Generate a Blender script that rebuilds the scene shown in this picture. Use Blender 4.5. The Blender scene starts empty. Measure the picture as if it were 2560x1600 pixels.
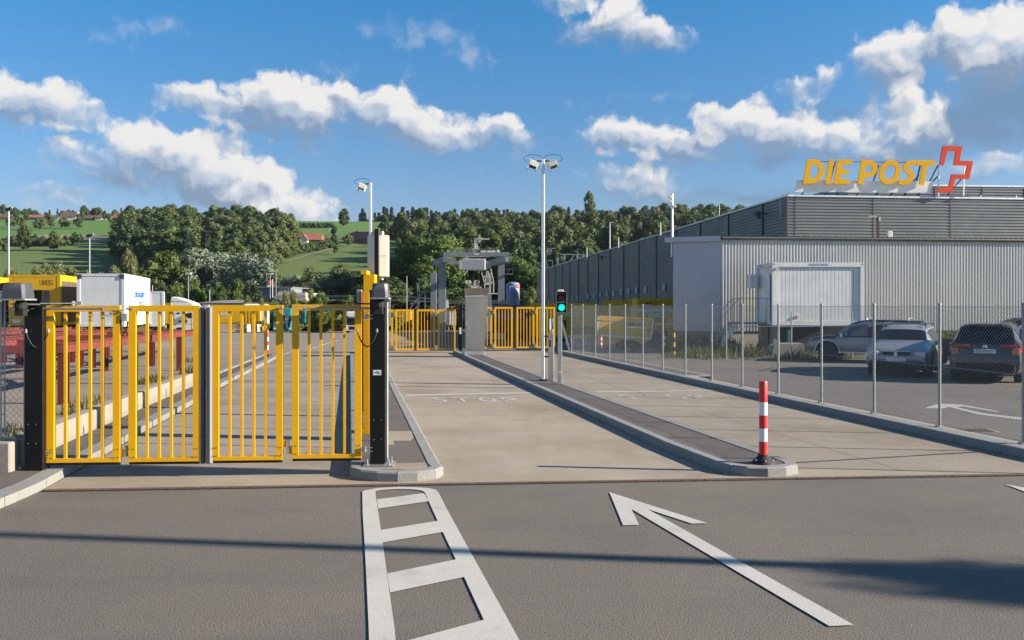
import bpy, bmesh, math, random
from math import sin, cos, pi, radians, sqrt, atan2
from mathutils import Vector, Matrix, noise as mnoise
import numpy as np
random.seed(7)
sc = bpy.context.scene
COL = sc.collection
# ---------------------------------------------------------------- camera
F = 2275.0; CX = 1280.0; HV = 762.0; H = 2.1      # focal length and horizon of a 2560 x 1600 frame, eye height
cd = bpy.data.cameras.new('camera'); cam = bpy.data.objects.new('camera', cd); COL.objects.link(cam)
cam.location = (0, 0, H); cam.rotation_euler = (radians(90), 0, 0)
cd.sensor_width = 36; cd.lens = 36 * F / 2560; cd.shift_y = (HV - 800) / 2560.0
cd.clip_start = 0.1; cd.clip_end = 6000
sc.camera = cam
# ---------------------------------------------------------------- view and sun
sc.view_settings.view_transform = 'Standard'; sc.view_settings.look = 'None'
sc.view_settings.gamma = 1; sc.view_settings.use_curve_mapping = False
EXPO = 1.3
sc.view_settings.exposure = EXPO
SUN_EL = radians(22); SUN_DX, SUN_DY = 0.99, -0.138   # direction towards the sun
sd = bpy.data.lights.new('sun', 'SUN'); sd.energy = 5.0; sd.angle = radians(0.55); sd.color = (1.0, 0.89, 0.74)
so = bpy.data.objects.new('sun', sd); COL.objects.link(so)
S = Vector((SUN_DX * cos(SUN_EL), SUN_DY * cos(SUN_EL), sin(SUN_EL))).normalized()
so.rotation_euler = S.to_track_quat('Z', 'Y').to_euler()
# ---------------------------------------------------------------- world: sky and clouds
W = bpy.data.worlds.new('World'); sc.world = W; W.use_nodes = True
nt = W.node_tree; N = nt.nodes; Lk = nt.links; N.clear()
def nd(t, tree=None, **k):
    n = (tree or nt).nodes.new(t)
    for a, b in k.items(): setattr(n, a, b)
    return n
def azel(u, v):                       # sky direction (azimuth, elevation) of a point of the 2420-wide view
    x = (u * 1.0583 - CX) / F; z = (HV - v * 1.0583) / F
    return math.atan2(x, 1.0), math.atan2(z, sqrt(1 + x * x))
def field_group(name, ells, k, tmul=1.0):
    g = bpy.data.node_groups.new(name, 'ShaderNodeTree')
    g.interface.new_socket('P', in_out='INPUT', socket_type='NodeSocketVector')
    g.interface.new_socket('D', in_out='OUTPUT', socket_type='NodeSocketFloat')
    gi = g.nodes.new('NodeGroupInput'); go = g.nodes.new('NodeGroupOutput')
    prev = None
    for (u, v, rx, ry) in ells:
        a, e = azel(u, v); ra = rx * 1.0583 / F; re = ry * 1.0583 / F
        m = g.nodes.new('ShaderNodeVectorMath'); m.operation = 'MULTIPLY_ADD'
        g.links.new(gi.outputs[0], m.inputs[0]); m.inputs[1].default_value = (1 / ra, 1 / re, 0); m.inputs[2].default_value = (-a / ra, -e / re, 0)
        l = g.nodes.new('ShaderNodeVectorMath'); l.operation = 'LENGTH'; g.links.new(m.outputs[0], l.inputs[0])
        q = g.nodes.new('ShaderNodeMath'); q.operation = 'MULTIPLY_ADD'; s = (ra * re) ** .5 * .6 + min(ra, re) * .4
        g.links.new(l.outputs['Value'], q.inputs[0]); q.inputs[1].default_value = s; q.inputs[2].default_value = -s
        if prev is None: prev = q
        else:
            n = g.nodes.new('ShaderNodeMath'); n.operation = 'SMOOTH_MIN'; n.inputs[2].default_value = k
            g.links.new(prev.outputs[0], n.inputs[0]); g.links.new(q.outputs[0], n.inputs[1]); prev = n
    g.links.new(prev.outputs[0], go.inputs[0])
    return g
A = [(60,238,72,44),(118,248,58,42),(195,268,55,20),(-5,222,45,34),(20,255,60,34),
 (150,350,40,16),(195,375,58,26),(365,352,88,48),(435,375,112,62),(330,378,66,44),(525,418,112,60),(602,450,92,56),(680,492,80,50),(738,522,46,30),(560,486,66,34),(392,440,56,22),(640,520,90,30),
 (140,461,40,13),
 (450,222,46,26),(505,250,60,22),(562,262,60,32),(630,232,70,50),(682,256,102,66),(724,282,84,54),(812,240,66,42),(896,252,70,48),(962,292,76,50),(1024,322,70,42),(1105,328,84,24),(1182,312,56,26),(1216,335,30,18),
 (1478,46,44,42),(1440,72,78,30),(1525,84,58,26),(1350,8,44,20),(1570,104,40,12),
 (1436,316,50,32),(1510,326,86,38),(1600,346,86,36),(1664,358,44,22),
 (1688,284,46,28),(1780,298,74,46),(1850,318,90,44),(1925,336,68,34),(1978,326,52,38),(2052,346,62,28),(2110,350,46,22),
 (1430,408,40,16),(1496,424,72,32),(1540,448,56,24),
 (2085,138,56,44),(2148,118,56,48),(2112,186,56,38),(2262,66,46,42),(2300,92,82,58),(2392,104,90,72),(2344,160,84,40),
 (2140,262,42,44),(2176,306,46,34),
 (1890,204,34,17),(1946,184,13,14),(2372,392,46,16),(2320,398,50,12),(2236,230,22,9)]
B = [(330,62,40,14),(272,84,22,12),(1015,82,72,26),(1100,124,66,24),(1152,112,26,18),(920,66,28,8),(990,164,22,12),(810,172,34,24),(1510,222,50,12),(1300,384,60,12),(2110,272,70,50)]
Cc = [(2300,300,190,70),(2390,240,130,90),(2190,366,170,34),(1860,374,170,22),(1985,262,60,26),(2330,190,150,44),(1610,384,90,14),(2130,196,80,50),(1750,468,200,22),(700,316,120,16),(300,420,120,20),(500,470,140,26)]
tc = nd('ShaderNodeTexCoord'); sx = nd('ShaderNodeSeparateXYZ'); Lk.new(tc.outputs['Generated'], sx.inputs[0])
def mth(op, a, b=None, c=None, tree=None, clamp=False):
    n = nd('ShaderNodeMath', operation=op, use_clamp=clamp)
    for i, q in enumerate((a, b, c)):
        if q is None: continue
        if isinstance(q, (int, float)): n.inputs[i].default_value = q
        else: Lk.new(q, n.inputs[i])
    return n.outputs[0]
def vmth(op, a, b=None, c=None):
    n = nd('ShaderNodeVectorMath', operation=op)
    for i, q in enumerate((a, b, c)):
        if q is None: continue
        if isinstance(q, tuple): n.inputs[i].default_value = q
        else: Lk.new(q, n.inputs[i])
    return n.outputs[0]
az = mth('ARCTAN2', sx.outputs[0], sx.outputs[1]); el = mth('ARCSINE', sx.outputs[2])
cb = nd('ShaderNodeCombineXYZ'); Lk.new(az, cb.inputs[0]); Lk.new(el, cb.inputs[1]); P0 = cb.outputs[0]
def noise_off(P, scale, detail, amp, seed):
    n = nd('ShaderNodeTexNoise'); n.noise_dimensions = '2D'; n.inputs['Scale'].default_value = scale; n.inputs['Detail'].default_value = detail; n.inputs['Roughness'].default_value = .6
    Lk.new(vmth('ADD', P, (seed, seed * 2, seed)), n.inputs['Vector'])
    return vmth('MULTIPLY', vmth('SUBTRACT', n.outputs['Color'], (.5, .5, .5)), (amp, amp, 0))
Pw = vmth('ADD', vmth('ADD', P0, noise_off(P0, 14, 3, .024, 3)), noise_off(P0, 70, 3, .007, 9))
LV = (0.0055, 0.0075, 0); LB = (0.014, 0.020, 0)
def sstep(x, lo, hi, smooth=True):
    n = nd('ShaderNodeMapRange', interpolation_type='SMOOTHSTEP' if smooth else 'LINEAR'); Lk.new(x, n.inputs[0])
    n.inputs[1].default_value = lo; n.inputs[2].default_value = hi; n.inputs[3].default_value = 0; n.inputs[4].default_value = 1
    return n.outputs[0]
def rgb(r, g_, b):
    k = 1 / (SKYK * 2 ** EXPO)
    return (r * k, g_ * k, b * k, 1)
def mixc(f, a, b, bt='MIX'):
    n = nd('ShaderNodeMix', data_type='RGBA', blend_type=bt)
    if isinstance(f, float): n.inputs[0].default_value = f
    else: Lk.new(f, n.inputs[0])
    for i, q in ((6, a), (7, b)):
        if isinstance(q, tuple): n.inputs[i].default_value = q
        else: Lk.new(q, n.inputs[i])
    return n.outputs[2]
def grp(g, P):
    n = nd('ShaderNodeGroup', node_tree=g); Lk.new(P, n.inputs[0]); return n.outputs[0]
def backg(col):
    n = nd('ShaderNodeBackground'); n.inputs['Strength'].default_value = SKYK; Lk.new(col, n.inputs['Color']); return n.outputs[0]
def mixs(f, a, b):
    n = nd('ShaderNodeMixShader'); Lk.new(f, n.inputs[0]); Lk.new(a, n.inputs[1]); Lk.new(b, n.inputs[2]); return n.outputs[0]
SKYK = .05
sky = nd('ShaderNodeTexSky', sky_type='NISHITA'); sky.sun_disc = False
sky.sun_elevation = SUN_EL; sky.sun_rotation = math.atan2(SUN_DX, SUN_DY)
sky.air_density = 1.0; sky.dust_density = .5; sky.ozone_density = 2.0; sky.altitude = 450
skyc = mixc(1.0, sky.outputs[0], mixc(sstep(el, .06, .32, False), (.76, .79, .97, 1), (.33, .98, 1.35, 1)), 'MULTIPLY')
def puff(P):
    v1 = nd('ShaderNodeTexVoronoi', feature='SMOOTH_F1'); v1.inputs['Scale'].default_value = 42; v1.inputs['Detail'].default_value = 2.0
    v1.inputs['Roughness'].default_value = .5; v1.inputs['Lacunarity'].default_value = 2.4; v1.inputs['Smoothness'].default_value = .6
    v1.voronoi_dimensions = '2D'; Lk.new(P, v1.inputs['Vector'])
    n1 = nd('ShaderNodeTexNoise'); n1.noise_dimensions = '2D'; n1.inputs['Scale'].default_value = 30; n1.inputs['Detail'].default_value = 4; n1.inputs['Roughness'].default_value = .5
    Lk.new(P, n1.inputs['Vector'])
    return mth('ADD', mth('MULTIPLY', v1.outputs['Distance'], .50), mth('MULTIPLY', n1.outputs['Fac'], 1.3))
def sub(ells, a0, a1):
    out = []
    for e in ells:
        a, _ = azel(e[0], e[1]); r = e[2] * 1.0583 / F
        if a + r + .05 > a0 and a - r - .05 < a1: out.append(e)
    return out
PM = .94
pa = puff(Pw); pb = puff(vmth('ADD', Pw, LV)); pm = mth('SUBTRACT', pa, PM); dp = mth('MULTIPLY', mth('SUBTRACT', pb, pa), .85)
def cloud_bin(i, a0, a1):
    col = skyc
    c_ = sub(Cc, a0, a1); b_ = sub(B, a0, a1); a_ = sub(A, a0, a1)
    if c_:
        f = mth('ADD', grp(field_group('bank%d' % i, c_, .02), Pw), mth('MULTIPLY', pm, .030))
        al = mth('MULTIPLY', mth('SUBTRACT', 1.0, sstep(f, -.030, .012)), .80)
        col = mixc(al, col, rgb(.17, .27, .42))
    if b_:
        f = mth('ADD', grp(field_group('wisp%d' % i, b_, .02), Pw), mth('MULTIPLY', pm, .055))
        al = mth('MULTIPLY', mth('SUBTRACT', 1.0, sstep(f, -.03, .010)), .42)
        col = mixc(al, col, rgb(.58, .64, .74))
    if a_:
        g = field_group('cloud%d' % i, a_, .010)
        fa = grp(g, Pw); fb = grp(g, vmth('ADD', Pw, LB)); fc = grp(g, vmth('ADD', Pw, (0, -.016, 0)))
        h = mth('ADD', fa, mth('MULTIPLY', mth('SUBTRACT', pm, .24), .024))
        un = sstep(mth('SUBTRACT', fc, fa), -.006, .016)
        h2 = mth('DIVIDE', mth('ADD', h, mth('MULTIPLY', un, .002)), mth('MULTIPLY_ADD', un, 1.5, 1.0))
        al = mth('MULTIPLY', mth('SUBTRACT', 1.0, sstep(h2, -.0085, .0045)), mth('MULTIPLY_ADD', un, -.22, 1.0))
        shape = mth('MULTIPLY', mth('SUBTRACT', fb, fa), 22.0)
        under = mth('MULTIPLY', un, -.70)     # nearer the base: shaded
        lit = sstep(mth('ADD', mth('ADD', mth('ADD', shape, dp), under), .70), -.15, 1.0, False)
        ca = mixc(sstep(lit, .0, .55), rgb(.25, .33, .46), rgb(.58, .625, .69)); ca = mixc(sstep(lit, .45, 1.0), ca, rgb(.86, .85, .84))
        col = mixc(al, col, ca)
    return backg(col)
NB = 7; A0, A1 = -.60, .60; edges = [A0 + (A1 - A0) * i / NB for i in range(NB + 1)]
sh = cloud_bin(0, edges[0], edges[1])
for i in range(1, NB): sh = mixs(mth('GREATER_THAN', az, edges[i]), sh, cloud_bin(i, edges[i], edges[i+1]))
n0 = nd('ShaderNodeTexNoise'); n0.inputs['Scale'].default_value = 3.0; n0.inputs['Detail'].default_value = 5; Lk.new(tc.outputs['Generated'], n0.inputs['Vector'])
plain = backg(mixc(mth('MULTIPLY', sstep(n0.outputs['Fac'], .56, .66), mth('MULTIPLY', sstep(el, .02, .2), .8)), skyc, rgb(.62, .65, .70)))
inside = mth('MULTIPLY', mth('MULTIPLY', mth('LESS_THAN', mth('ABSOLUTE', az), A1), mth('LESS_THAN', el, .45)), mth('GREATER_THAN', el, -.02))
top = mixs(inside, plain, sh)
W.cycles.sampling_method = 'MANUAL'; W.cycles.sample_map_resolution = 256
wo = nd('ShaderNodeOutputWorld'); Lk.new(top, wo.inputs['Surface'])
# ---------------------------------------------------------------- helpers
def gz(y):                      # ground falls away gently beyond the far gates
    if y < 42: return 0.0
    if y < 52: return -.0011 * (y - 42) ** 2
    return -.11 - .022 * (y - 52)
def G(u, v, z=0.0):
    y = F * (H - z) / (v - HV); return Vector(((u - CX) / F * y, y, z))
def P(u, v, y): return Vector(((u - CX) / F * y, y, H - (v - HV) / F * y))
def X(u, y): return (u - CX) / F * y
def Z(v, y): return H - (v - HV) / F * y
def onl(u, A_, B_):             # where the sight line of column u meets the ground line AB
    k = (u - CX) / F; dx = B_[0] - A_[0]; dy = B_[1] - A_[1]
    t = (k * A_[1] - A_[0]) / (dx - k * dy); return Vector((A_[0] + dx * t, A_[1] + dy * t))
class MB:
    def __init__(s): s.v = []; s.f = []; s.mi = []; s.m = 0; s.parts = []
    def add(s, vs, fs):
        o = len(s.v); vs = [tuple(q) for q in vs]; s.v += vs; s.parts.append((vs, fs))
        for f in fs: s.f.append([o + i for i in f]); s.mi.append(s.m)
        return s
    def box(s, x0, x1, y0, y1, z0, z1):
        return s.add([(x0,y0,z0),(x1,y0,z0),(x1,y1,z0),(x0,y1,z0),(x0,y0,z1),(x1,y0,z1),(x1,y1,z1),(x0,y1,z1)],
                     [(0,3,2,1),(4,5,6,7),(0,1,5,4),(1,2,6,5),(2,3,7,6),(3,0,4,7)])
    def cbox(s, x0, x1, y0, y1, z0, z1, b=.02):     # box with bevelled vertical and top edges
        pts = [(x0+b,y0),(x1-b,y0),(x1,y0+b),(x1,y1-b),(x1-b,y1),(x0+b,y1),(x0,y1-b),(x0,y0+b)]
        ins = [(min(max(x, x0 + b * 1.0), x1 - b), min(max(y, y0 + b), y1 - b)) for x, y in pts]
        pts2 = [(x0+2*b,y0+b),(x1-2*b,y0+b),(x1-b,y0+2*b),(x1-b,y1-2*b),(x1-2*b,y1-b),(x0+2*b,y1-b),(x0+b,y1-2*b),(x0+b,y0+2*b)]
        vs = [(x,y,z0) for x,y in pts]+[(x,y,z1-b) for x,y in pts]+[(x,y,z1) for x,y in pts2]
        fs = [tuple(range(7,-1,-1)), tuple(range(16,24))]
        for i in range(8):
            j=(i+1)%8; fs += [(i,j,8+j,8+i),(8+i,8+j,16+j,16+i)]
        return s.add(vs, fs)
    def hbox(s, c, ax, ay, az):                     # box from centre and three half vectors
        c = Vector(c); ax = Vector(ax); ay = Vector(ay); az = Vector(az)
        vs = [c + a*ax + b*ay + d*az for d in (-1,1) for a,b in ((-1,-1),(1,-1),(1,1),(-1,1))]
        return s.add(vs, [(0,3,2,1),(4,5,6,7),(0,1,5,4),(1,2,6,5),(2,3,7,6),(3,0,4,7)])
    def beam(s, a, b, w, h, up=(0,0,1)):
        a = Vector(a); b = Vector(b); d = b - a
        if d.length < 1e-6: return s
        u = Vector(up); dn = d.normalized(); sd_ = dn.cross(u)
        if sd_.length < 1e-4: sd_ = dn.cross(Vector((0,1,0)))
        sd_.normalize(); un = sd_.cross(dn)
        return s.hbox((a+b)/2, sd_*w/2, d/2, un*h/2)
    def tube(s, pts, r, n=8, caps=True, r2=None):
        pts = [Vector(p) for p in pts]; rings = []; m = len(pts)
        ref = Vector((0,0,1))
        for i, p in enumerate(pts):
            d = (pts[min(i+1,m-1)] - pts[max(i-1,0)]).normalized()
            if abs(d.dot(ref)) > .97: ref = Vector((1,0,0)) if abs(d.x) < .9 else Vector((0,1,0))
            a = d.cross(ref).normalized(); b = a.cross(d)
            rr = r if r2 is None else r + (r2 - r) * i / (m - 1)
            rings.append([p + (a*cos(2*pi*k/n) + b*sin(2*pi*k/n))*rr for k in range(n)])
        vs = [q for ring in rings for q in ring]; fs = []
        for i in range(m-1):
            for k in range(n):
                k2=(k+1)%n; fs.append((i*n+k, i*n+k2, (i+1)*n+k2, (i+1)*n+k))
        if caps: fs += [tuple(range(n-1,-1,-1)), tuple((m-1)*n+k for k in range(n))]
        return s.add(vs, [f[::-1] for f in fs])
    def lathe(s, c, prof, n=16, ax='z'):            # profile [(radius, height)]
        c = Vector(c); vs = []; fs = []
        for (r, h) in prof:
            for k in range(n):
                a = 2*pi*k/n
                if ax == 'z': q = (r*cos(a), r*sin(a), h)
                elif ax == 'x': q = (h, r*cos(a), r*sin(a))
                else: q = (r*sin(a), h, r*cos(a))
                vs.append(c + Vector(q))
        m = len(prof)
        for i in range(m-1):
            for k in range(n):
                k2=(k+1)%n; fs.append((i*n+k, i*n+k2, (i+1)*n+k2, (i+1)*n+k))
        fs += [tuple(range(n-1,-1,-1)), tuple((m-1)*n+k for k in range(n))]
        return s.add(vs, fs)
    def prism(s, poly, vec):                        # 3D polygon swept along a vector
        n = len(poly); vec = Vector(vec); a = [Vector(p) for p in poly]; b = [p + vec for p in a]
        fs = [tuple(range(n-1,-1,-1)), tuple(range(n,2*n))] + [(i,(i+1)%n,n+(i+1)%n,n+i) for i in range(n)]
        return s.add(a+b, fs)
    def quad(s, *p): return s.add(p, [tuple(range(len(p)))])
    def each(s, name, mats, parent=None, smooth=None, local=False):
        out = []
        for (vs, fs) in s.parts:
            b = MB(); b.add(vs, fs); out.append(b.build(name, mats, parent, smooth, local))
        return out
    def build(s, name, mats, parent=None, smooth=None, local=False):
        me = bpy.data.meshes.new(name)
        off = Vector((0,0,0))
        if parent is not None and not local: off = wloc(parent)
        if parent is None and not local and s.v and getattr(s, 'base', None) is not None: off = s.base
        me.from_pydata([Vector(q) - off for q in s.v], [], s.f)
        for m in (mats if isinstance(mats, (list, tuple)) else [mats]): me.materials.append(m)
        if any(s.mi): me.polygons.foreach_set('material_index', s.mi)
        me.update()
        bm_ = bmesh.new(); bm_.from_mesh(me); bmesh.ops.recalc_face_normals(bm_, faces=bm_.faces); bm_.to_mesh(me); bm_.free()
        if smooth:
            me.polygons.foreach_set('use_smooth', [True]*len(me.polygons)); me.set_sharp_from_angle(angle=radians(smooth))
        o = bpy.data.objects.new(name, me); COL.objects.link(o)
        if parent is not None: o.parent = parent
        elif off.length: o.location = off
        return o
def wloc(o):
    l = Vector((0,0,0))
    while o is not None: l += o.location; o = o.parent
    return l
def tag(o, label=None, cat=None, group=None, kind=None):
    if label: o['label'] = label
    if cat: o['category'] = cat
    if group: o['group'] = group
    if kind: o['kind'] = kind
    return o
def thing(name, loc, label, cat, group=None, rz=0):
    o = bpy.data.objects.new(name, None); COL.objects.link(o); o.location = loc; o.rotation_euler = (0,0,rz); o.empty_display_size = .3
    return tag(o, label, cat, group)
def struct(o): o['kind'] = 'structure'; return o
def dup(root, loc, rz=None, label=None, group=None, sc_=None):
    def cp(o, par):
        c = o.copy(); COL.objects.link(c); c.parent = par
        for ch in list(o.children): cp(ch, c)
        return c
    r = cp(root, None); r.location = loc
    if rz is not None: r.rotation_euler = (0,0,rz)
    if sc_: r.scale = sc_ if isinstance(sc_, tuple) else (sc_,)*3
    if label: r['label'] = label
    if group: r['group'] = group
    return r
# ---------------------------------------------------------------- materials
MATS = {}
def mat(name, col, rough=.6, metal=0, var=.12, scale=3.0, bump=0, bscale=60, spec=.5, coat=0, emis=None, dirt=None, stretch=(1,1,1)):
    if name in MATS: return MATS[name]
    m = bpy.data.materials.new(name); m.use_nodes = True; t = m.node_tree; b = t.nodes['Principled BSDF']
    b.inputs['Roughness'].default_value = rough; b.inputs['Metallic'].default_value = metal
    b.inputs['Specular IOR Level'].default_value = spec; b.inputs['Coat Weight'].default_value = coat
    tcn = t.nodes.new('ShaderNodeTexCoord'); mp = t.nodes.new('ShaderNodeMapping'); mp.inputs['Scale'].default_value = stretch
    t.links.new(tcn.outputs['Object'], mp.inputs[0])
    def noi(s_, d=4, r_=.6):
        n = t.nodes.new('ShaderNodeTexNoise'); n.inputs['Scale'].default_value = s_; n.inputs['Detail'].default_value = d; n.inputs['Roughness'].default_value = r_
        t.links.new(mp.outputs[0], n.inputs['Vector']); return n.outputs['Fac']
    def mr(f, a, c_, lo=.3, hi=.7):
        n = t.nodes.new('ShaderNodeMapRange'); t.links.new(f, n.inputs[0]); n.inputs[1].default_value = lo; n.inputs[2].default_value = hi
        n.inputs[3].default_value = a; n.inputs[4].default_value = c_; return n.outputs[0]
    def mix(f, a, c_, bt='MIX'):
        n = t.nodes.new('ShaderNodeMix'); n.data_type = 'RGBA'; n.blend_type = bt
        if isinstance(f, float): n.inputs[0].default_value = f
        else: t.links.new(f, n.inputs[0])
        for i, q in ((6, a), (7, c_)):
            if isinstance(q, tuple): n.inputs[i].default_value = (*q, 1) if len(q) == 3 else q
            else: t.links.new(q, n.inputs[i])
        return n.outputs[2]
    c0 = col
    lo = tuple(max(0, x*(1-var)) for x in c0); hi = tuple(min(1, x*(1+var)) for x in c0)
    out = mix(mr(noi(scale), 0, 1), lo, hi)
    if dirt:                                        # (colour, scale, amount)
        out = mix(mr(noi(dirt[1], 6, .65), 0, dirt[2], .48, .72), out, dirt[0])
    t.links.new(out, b.inputs['Base Color'])
    t.links.new(mr(noi(scale*2.3), max(0, rough-.08), min(1, rough+.1)), b.inputs['Roughness'])
    if bump:
        bn = t.nodes.new('ShaderNodeBump'); bn.inputs['Strength'].default_value = 1; bn.inputs['Distance'].default_value = bump
        t.links.new(noi(bscale, 4), bn.inputs['Height']); t.links.new(bn.outputs[0], b.inputs['Normal'])
    if emis:
        b.inputs['Emission Color'].default_value = (*emis[:3], 1); b.inputs['Emission Strength'].default_value = emis[3]
    m['_h'] = 1; MATS[name] = m
    return m
M = lambda n: MATS[n]
YL = (.70, .365, .002)
mat('yellow_paint', YL, .42, var=.04, scale=2, spec=.3)
mat('yellow_side', (.74,.40,.004), .45, var=.06, scale=1.2, dirt=((.35,.22,.03), 2.5, .25))
mat('black_paint', (.006,.006,.0065), .36, var=.1, spec=.35)
mat('galv', (.36,.39,.40), .42, .75, var=.18, scale=14)
mat('wire', (.30,.31,.29), .5, .4, var=.1)
mat('galv_matt', (.29,.315,.31), .55, .35, var=.15, scale=10)
mat('alu_white', (.72,.74,.76), .35, .4, var=.05)
mat('dark_plastic', (.055,.06,.068), .5, var=.1)
mat('rubber', (.015,.015,.016), .7, var=.3)
mat('seal_alu', (.62,.64,.66), .35, .6)
mat('white_paint', (.72,.73,.71), .45, var=.05, scale=2, dirt=((.4,.39,.36), 1.4, .25))
mat('cream', (.68,.64,.52), .4, var=.04)
mat('red_rack', (.165,.034,.026), .6, var=.2, scale=2, dirt=((.12,.05,.035), 3, .5))
mat('steel', (.46,.42,.37), .38, .75, var=.12, scale=2, stretch=(1,1,.3))
mat('concrete_wall', (.26,.235,.20), .85, var=.1, scale=3, bump=.004, bscale=25, dirt=((.24,.22,.19), 1.5, .5))
mat('kerb_stone', (.225,.225,.215), .8, var=.28, scale=60, bump=.004, bscale=50, dirt=((.17,.16,.15), 2.5, .55))
mat('steel_grey', (.20,.22,.235), .5, .2, var=.08, scale=.8)
mat('grey_pale', (.45,.46,.45), .5, .1, var=.06)
mat('clad_dark', (.155,.165,.165), .42, .35, var=.06, scale=.4)
mat('clad_edge', (.045,.05,.055), .6, var=.1)
mat('clad_light', (.50,.50,.49), .4, .45, var=.06, scale=.6, dirt=((.36,.34,.3), 1.2, .35), stretch=(1,1,.15))
mat('clad_side', (.50,.50,.53), .45, .3, var=.05, scale=.6)
mat('red_paint', (.65,.025,.02), .4, var=.06)
mat('white_refl', (.75,.75,.76), .35, var=.03)
mat('sign_yellow', (.86,.43,.0), .55, var=.03, spec=.2)
mat('sign_red', (.78,.075,.03), .55, var=.03, spec=.2)
mat('tyre', (.018,.018,.019), .8, var=.2)
mat('rim', (.35,.36,.38), .35, .7)
mat('glass_dark', (.010,.013,.014), .10, var=.1, spec=.45)
mat('glass_pane', (.05,.07,.08), .08, var=.1, spec=.9)
mat('under', (.012,.012,.013), .8)
mat('blue_print', (.02,.16,.5), .45); mat('navy_print', (.02,.06,.2), .45)
mat('white_print', (.7,.7,.68), .5); mat('black_print', (.012,.012,.012), .5)
mat('brown_curtain', (.13,.09,.055), .6, var=.2, scale=3)
mat('teal', (.005,.22,.27), .3, var=.05, coat=.4)
mat('orange', (.75,.16,.03), .5)
mat('rust', (.10,.065,.05), .8, .2, var=.45, scale=20)
mat('wood_post', (.28,.23,.18), .8)
# ---------------------------------------------------------------- ground materials
def ground_mat(name, base, var, big, stains, fine=160, bump=.003, joints=None, rough=.85):
    m = bpy.data.materials.new(name); m.use_nodes = True; t = m.node_tree; b = t.nodes['Principled BSDF']
    tcn = t.nodes.new('ShaderNodeTexCoord'); ob = tcn.outputs['Object']
    def noi(s_, d=4, r_=.6, st=None, off=0):
        mp = t.nodes.new('ShaderNodeMapping'); t.links.new(ob, mp.inputs[0]); mp.inputs['Location'].default_value = (off, off*.7, 0)
        if st: mp.inputs['Scale'].default_value = st
        n = t.nodes.new('ShaderNodeTexNoise'); n.inputs['Scale'].default_value = s_; n.inputs['Detail'].default_value = d; n.inputs['Roughness'].default_value = r_
        t.links.new(mp.outputs[0], n.inputs['Vector']); return n.outputs['Fac']
    def mr(f, a, c_, lo, hi):
        n = t.nodes.new('ShaderNodeMapRange'); t.links.new(f, n.inputs[0]); n.inputs[1].default_value = lo; n.inputs[2].default_value = hi
        n.inputs[3].default_value = a; n.inputs[4].default_value = c_; return n.outputs[0]
    def mix(f, a, c_, bt='MIX'):
        n = t.nodes.new('ShaderNodeMix'); n.data_type = 'RGBA'; n.blend_type = bt
        if isinstance(f, float): n.inputs[0].default_value = f
        else: t.links.new(f, n.inputs[0])
        for i, q in ((6, a), (7, c_)):
            if isinstance(q, tuple): n.inputs[i].default_value = (*q, 1)
            else: t.links.new(q, n.inputs[i])
        return n.outputs[2]
    lo = tuple(x*(1-var) for x in base); hi = tuple(x*(1+var) for x in base)
    out = mix(mr(noi(fine, 3, .7), 0, 1, .3, .7), lo, hi)
    out = mix(mr(noi(.35, 5, .6), 0, 1, .35, .65), out, mix(1.0, out, big, 'MULTIPLY'))
    for i, (c_, s_, amt, l_, h_, st) in enumerate(stains):
        out = mix(mr(noi(s_, 5, .62, st, 3.1*i+1), 0, amt, l_, h_), out, c_)
    if joints:
        for (ang, pitch, wid, jc) in joints:
            mp = t.nodes.new('ShaderNodeMapping'); t.links.new(ob, mp.inputs[0]); mp.inputs['Rotation'].default_value = (0,0,ang)
            sp = t.nodes.new('ShaderNodeSeparateXYZ'); t.links.new(mp.outputs[0], sp.inputs[0])
            d = t.nodes.new('ShaderNodeMath'); d.operation = 'PINGPONG'; t.links.new(sp.outputs[1], d.inputs[0]); d.inputs[1].default_value = pitch/2
            out = mix(mr(d.outputs[0], .8, 0, wid*.5, wid), out, jc)
    t.links.new(out, b.inputs['Base Color']); b.inputs['Roughness'].default_value = rough; b.inputs['Specular IOR Level'].default_value = .3
    bn = t.nodes.new('ShaderNodeBump'); bn.inputs['Strength'].default_value = 1; bn.inputs['Distance'].default_value = bump
    t.links.new(noi(fine, 3), bn.inputs['Height']); t.links.new(bn.outputs[0], b.inputs['Normal'])
    MATS[name] = m; return m
ground_mat('asphalt', (.148,.130,.111), .5, (.82,.83,.84), [((.085,.08,.076), .9, .55, .52, .78, (.45,1.4,1)), ((.20,.185,.16), 26, .75, .60, .72, None), ((.06,.055,.052), 31, .75, .62, .74, None), ((.05,.045,.04), 3.1, .5, .70, .76, None)], 75, .006)
ground_mat('asphalt_walk', (.125,.108,.095), .3, (.85,.85,.86), [((.06,.055,.052), 1.1, .5, .5, .75, None)], 110, .003)
ground_mat('lane_concrete', (.31,.265,.21), .16, (.86,.84,.80), [((.175,.13,.085), .42, .7, .48, .70, (1.0,.7,1)), ((.19,.16,.13), 2.2, .3, .52, .72, None), ((.36,.32,.26), 1.6, .5, .55, .75, None), ((.10,.08,.06), 9, .4, .66, .74, None)], 90, .002, [(radians(-6), 5.0, .006, (.10,.09,.08))])
ground_mat('yard_concrete', (.235,.20,.16), .12, (.86,.86,.86), [((.14,.125,.105), .35, .45, .5, .75, (.5,1.4,1)), ((.34,.31,.28), .8, .5, .6, .75, (.3,2,1))], 40, .003, [(radians(-8), 4.0, .02, (.12,.11,.1)), (radians(82), 6.0, .02, (.13,.12,.1))])
ground_mat('parking_asphalt', (.15,.134,.118), .3, (.85,.85,.86), [((.075,.07,.066), .9, .4, .5, .75, None)], 90, .004)
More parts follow.
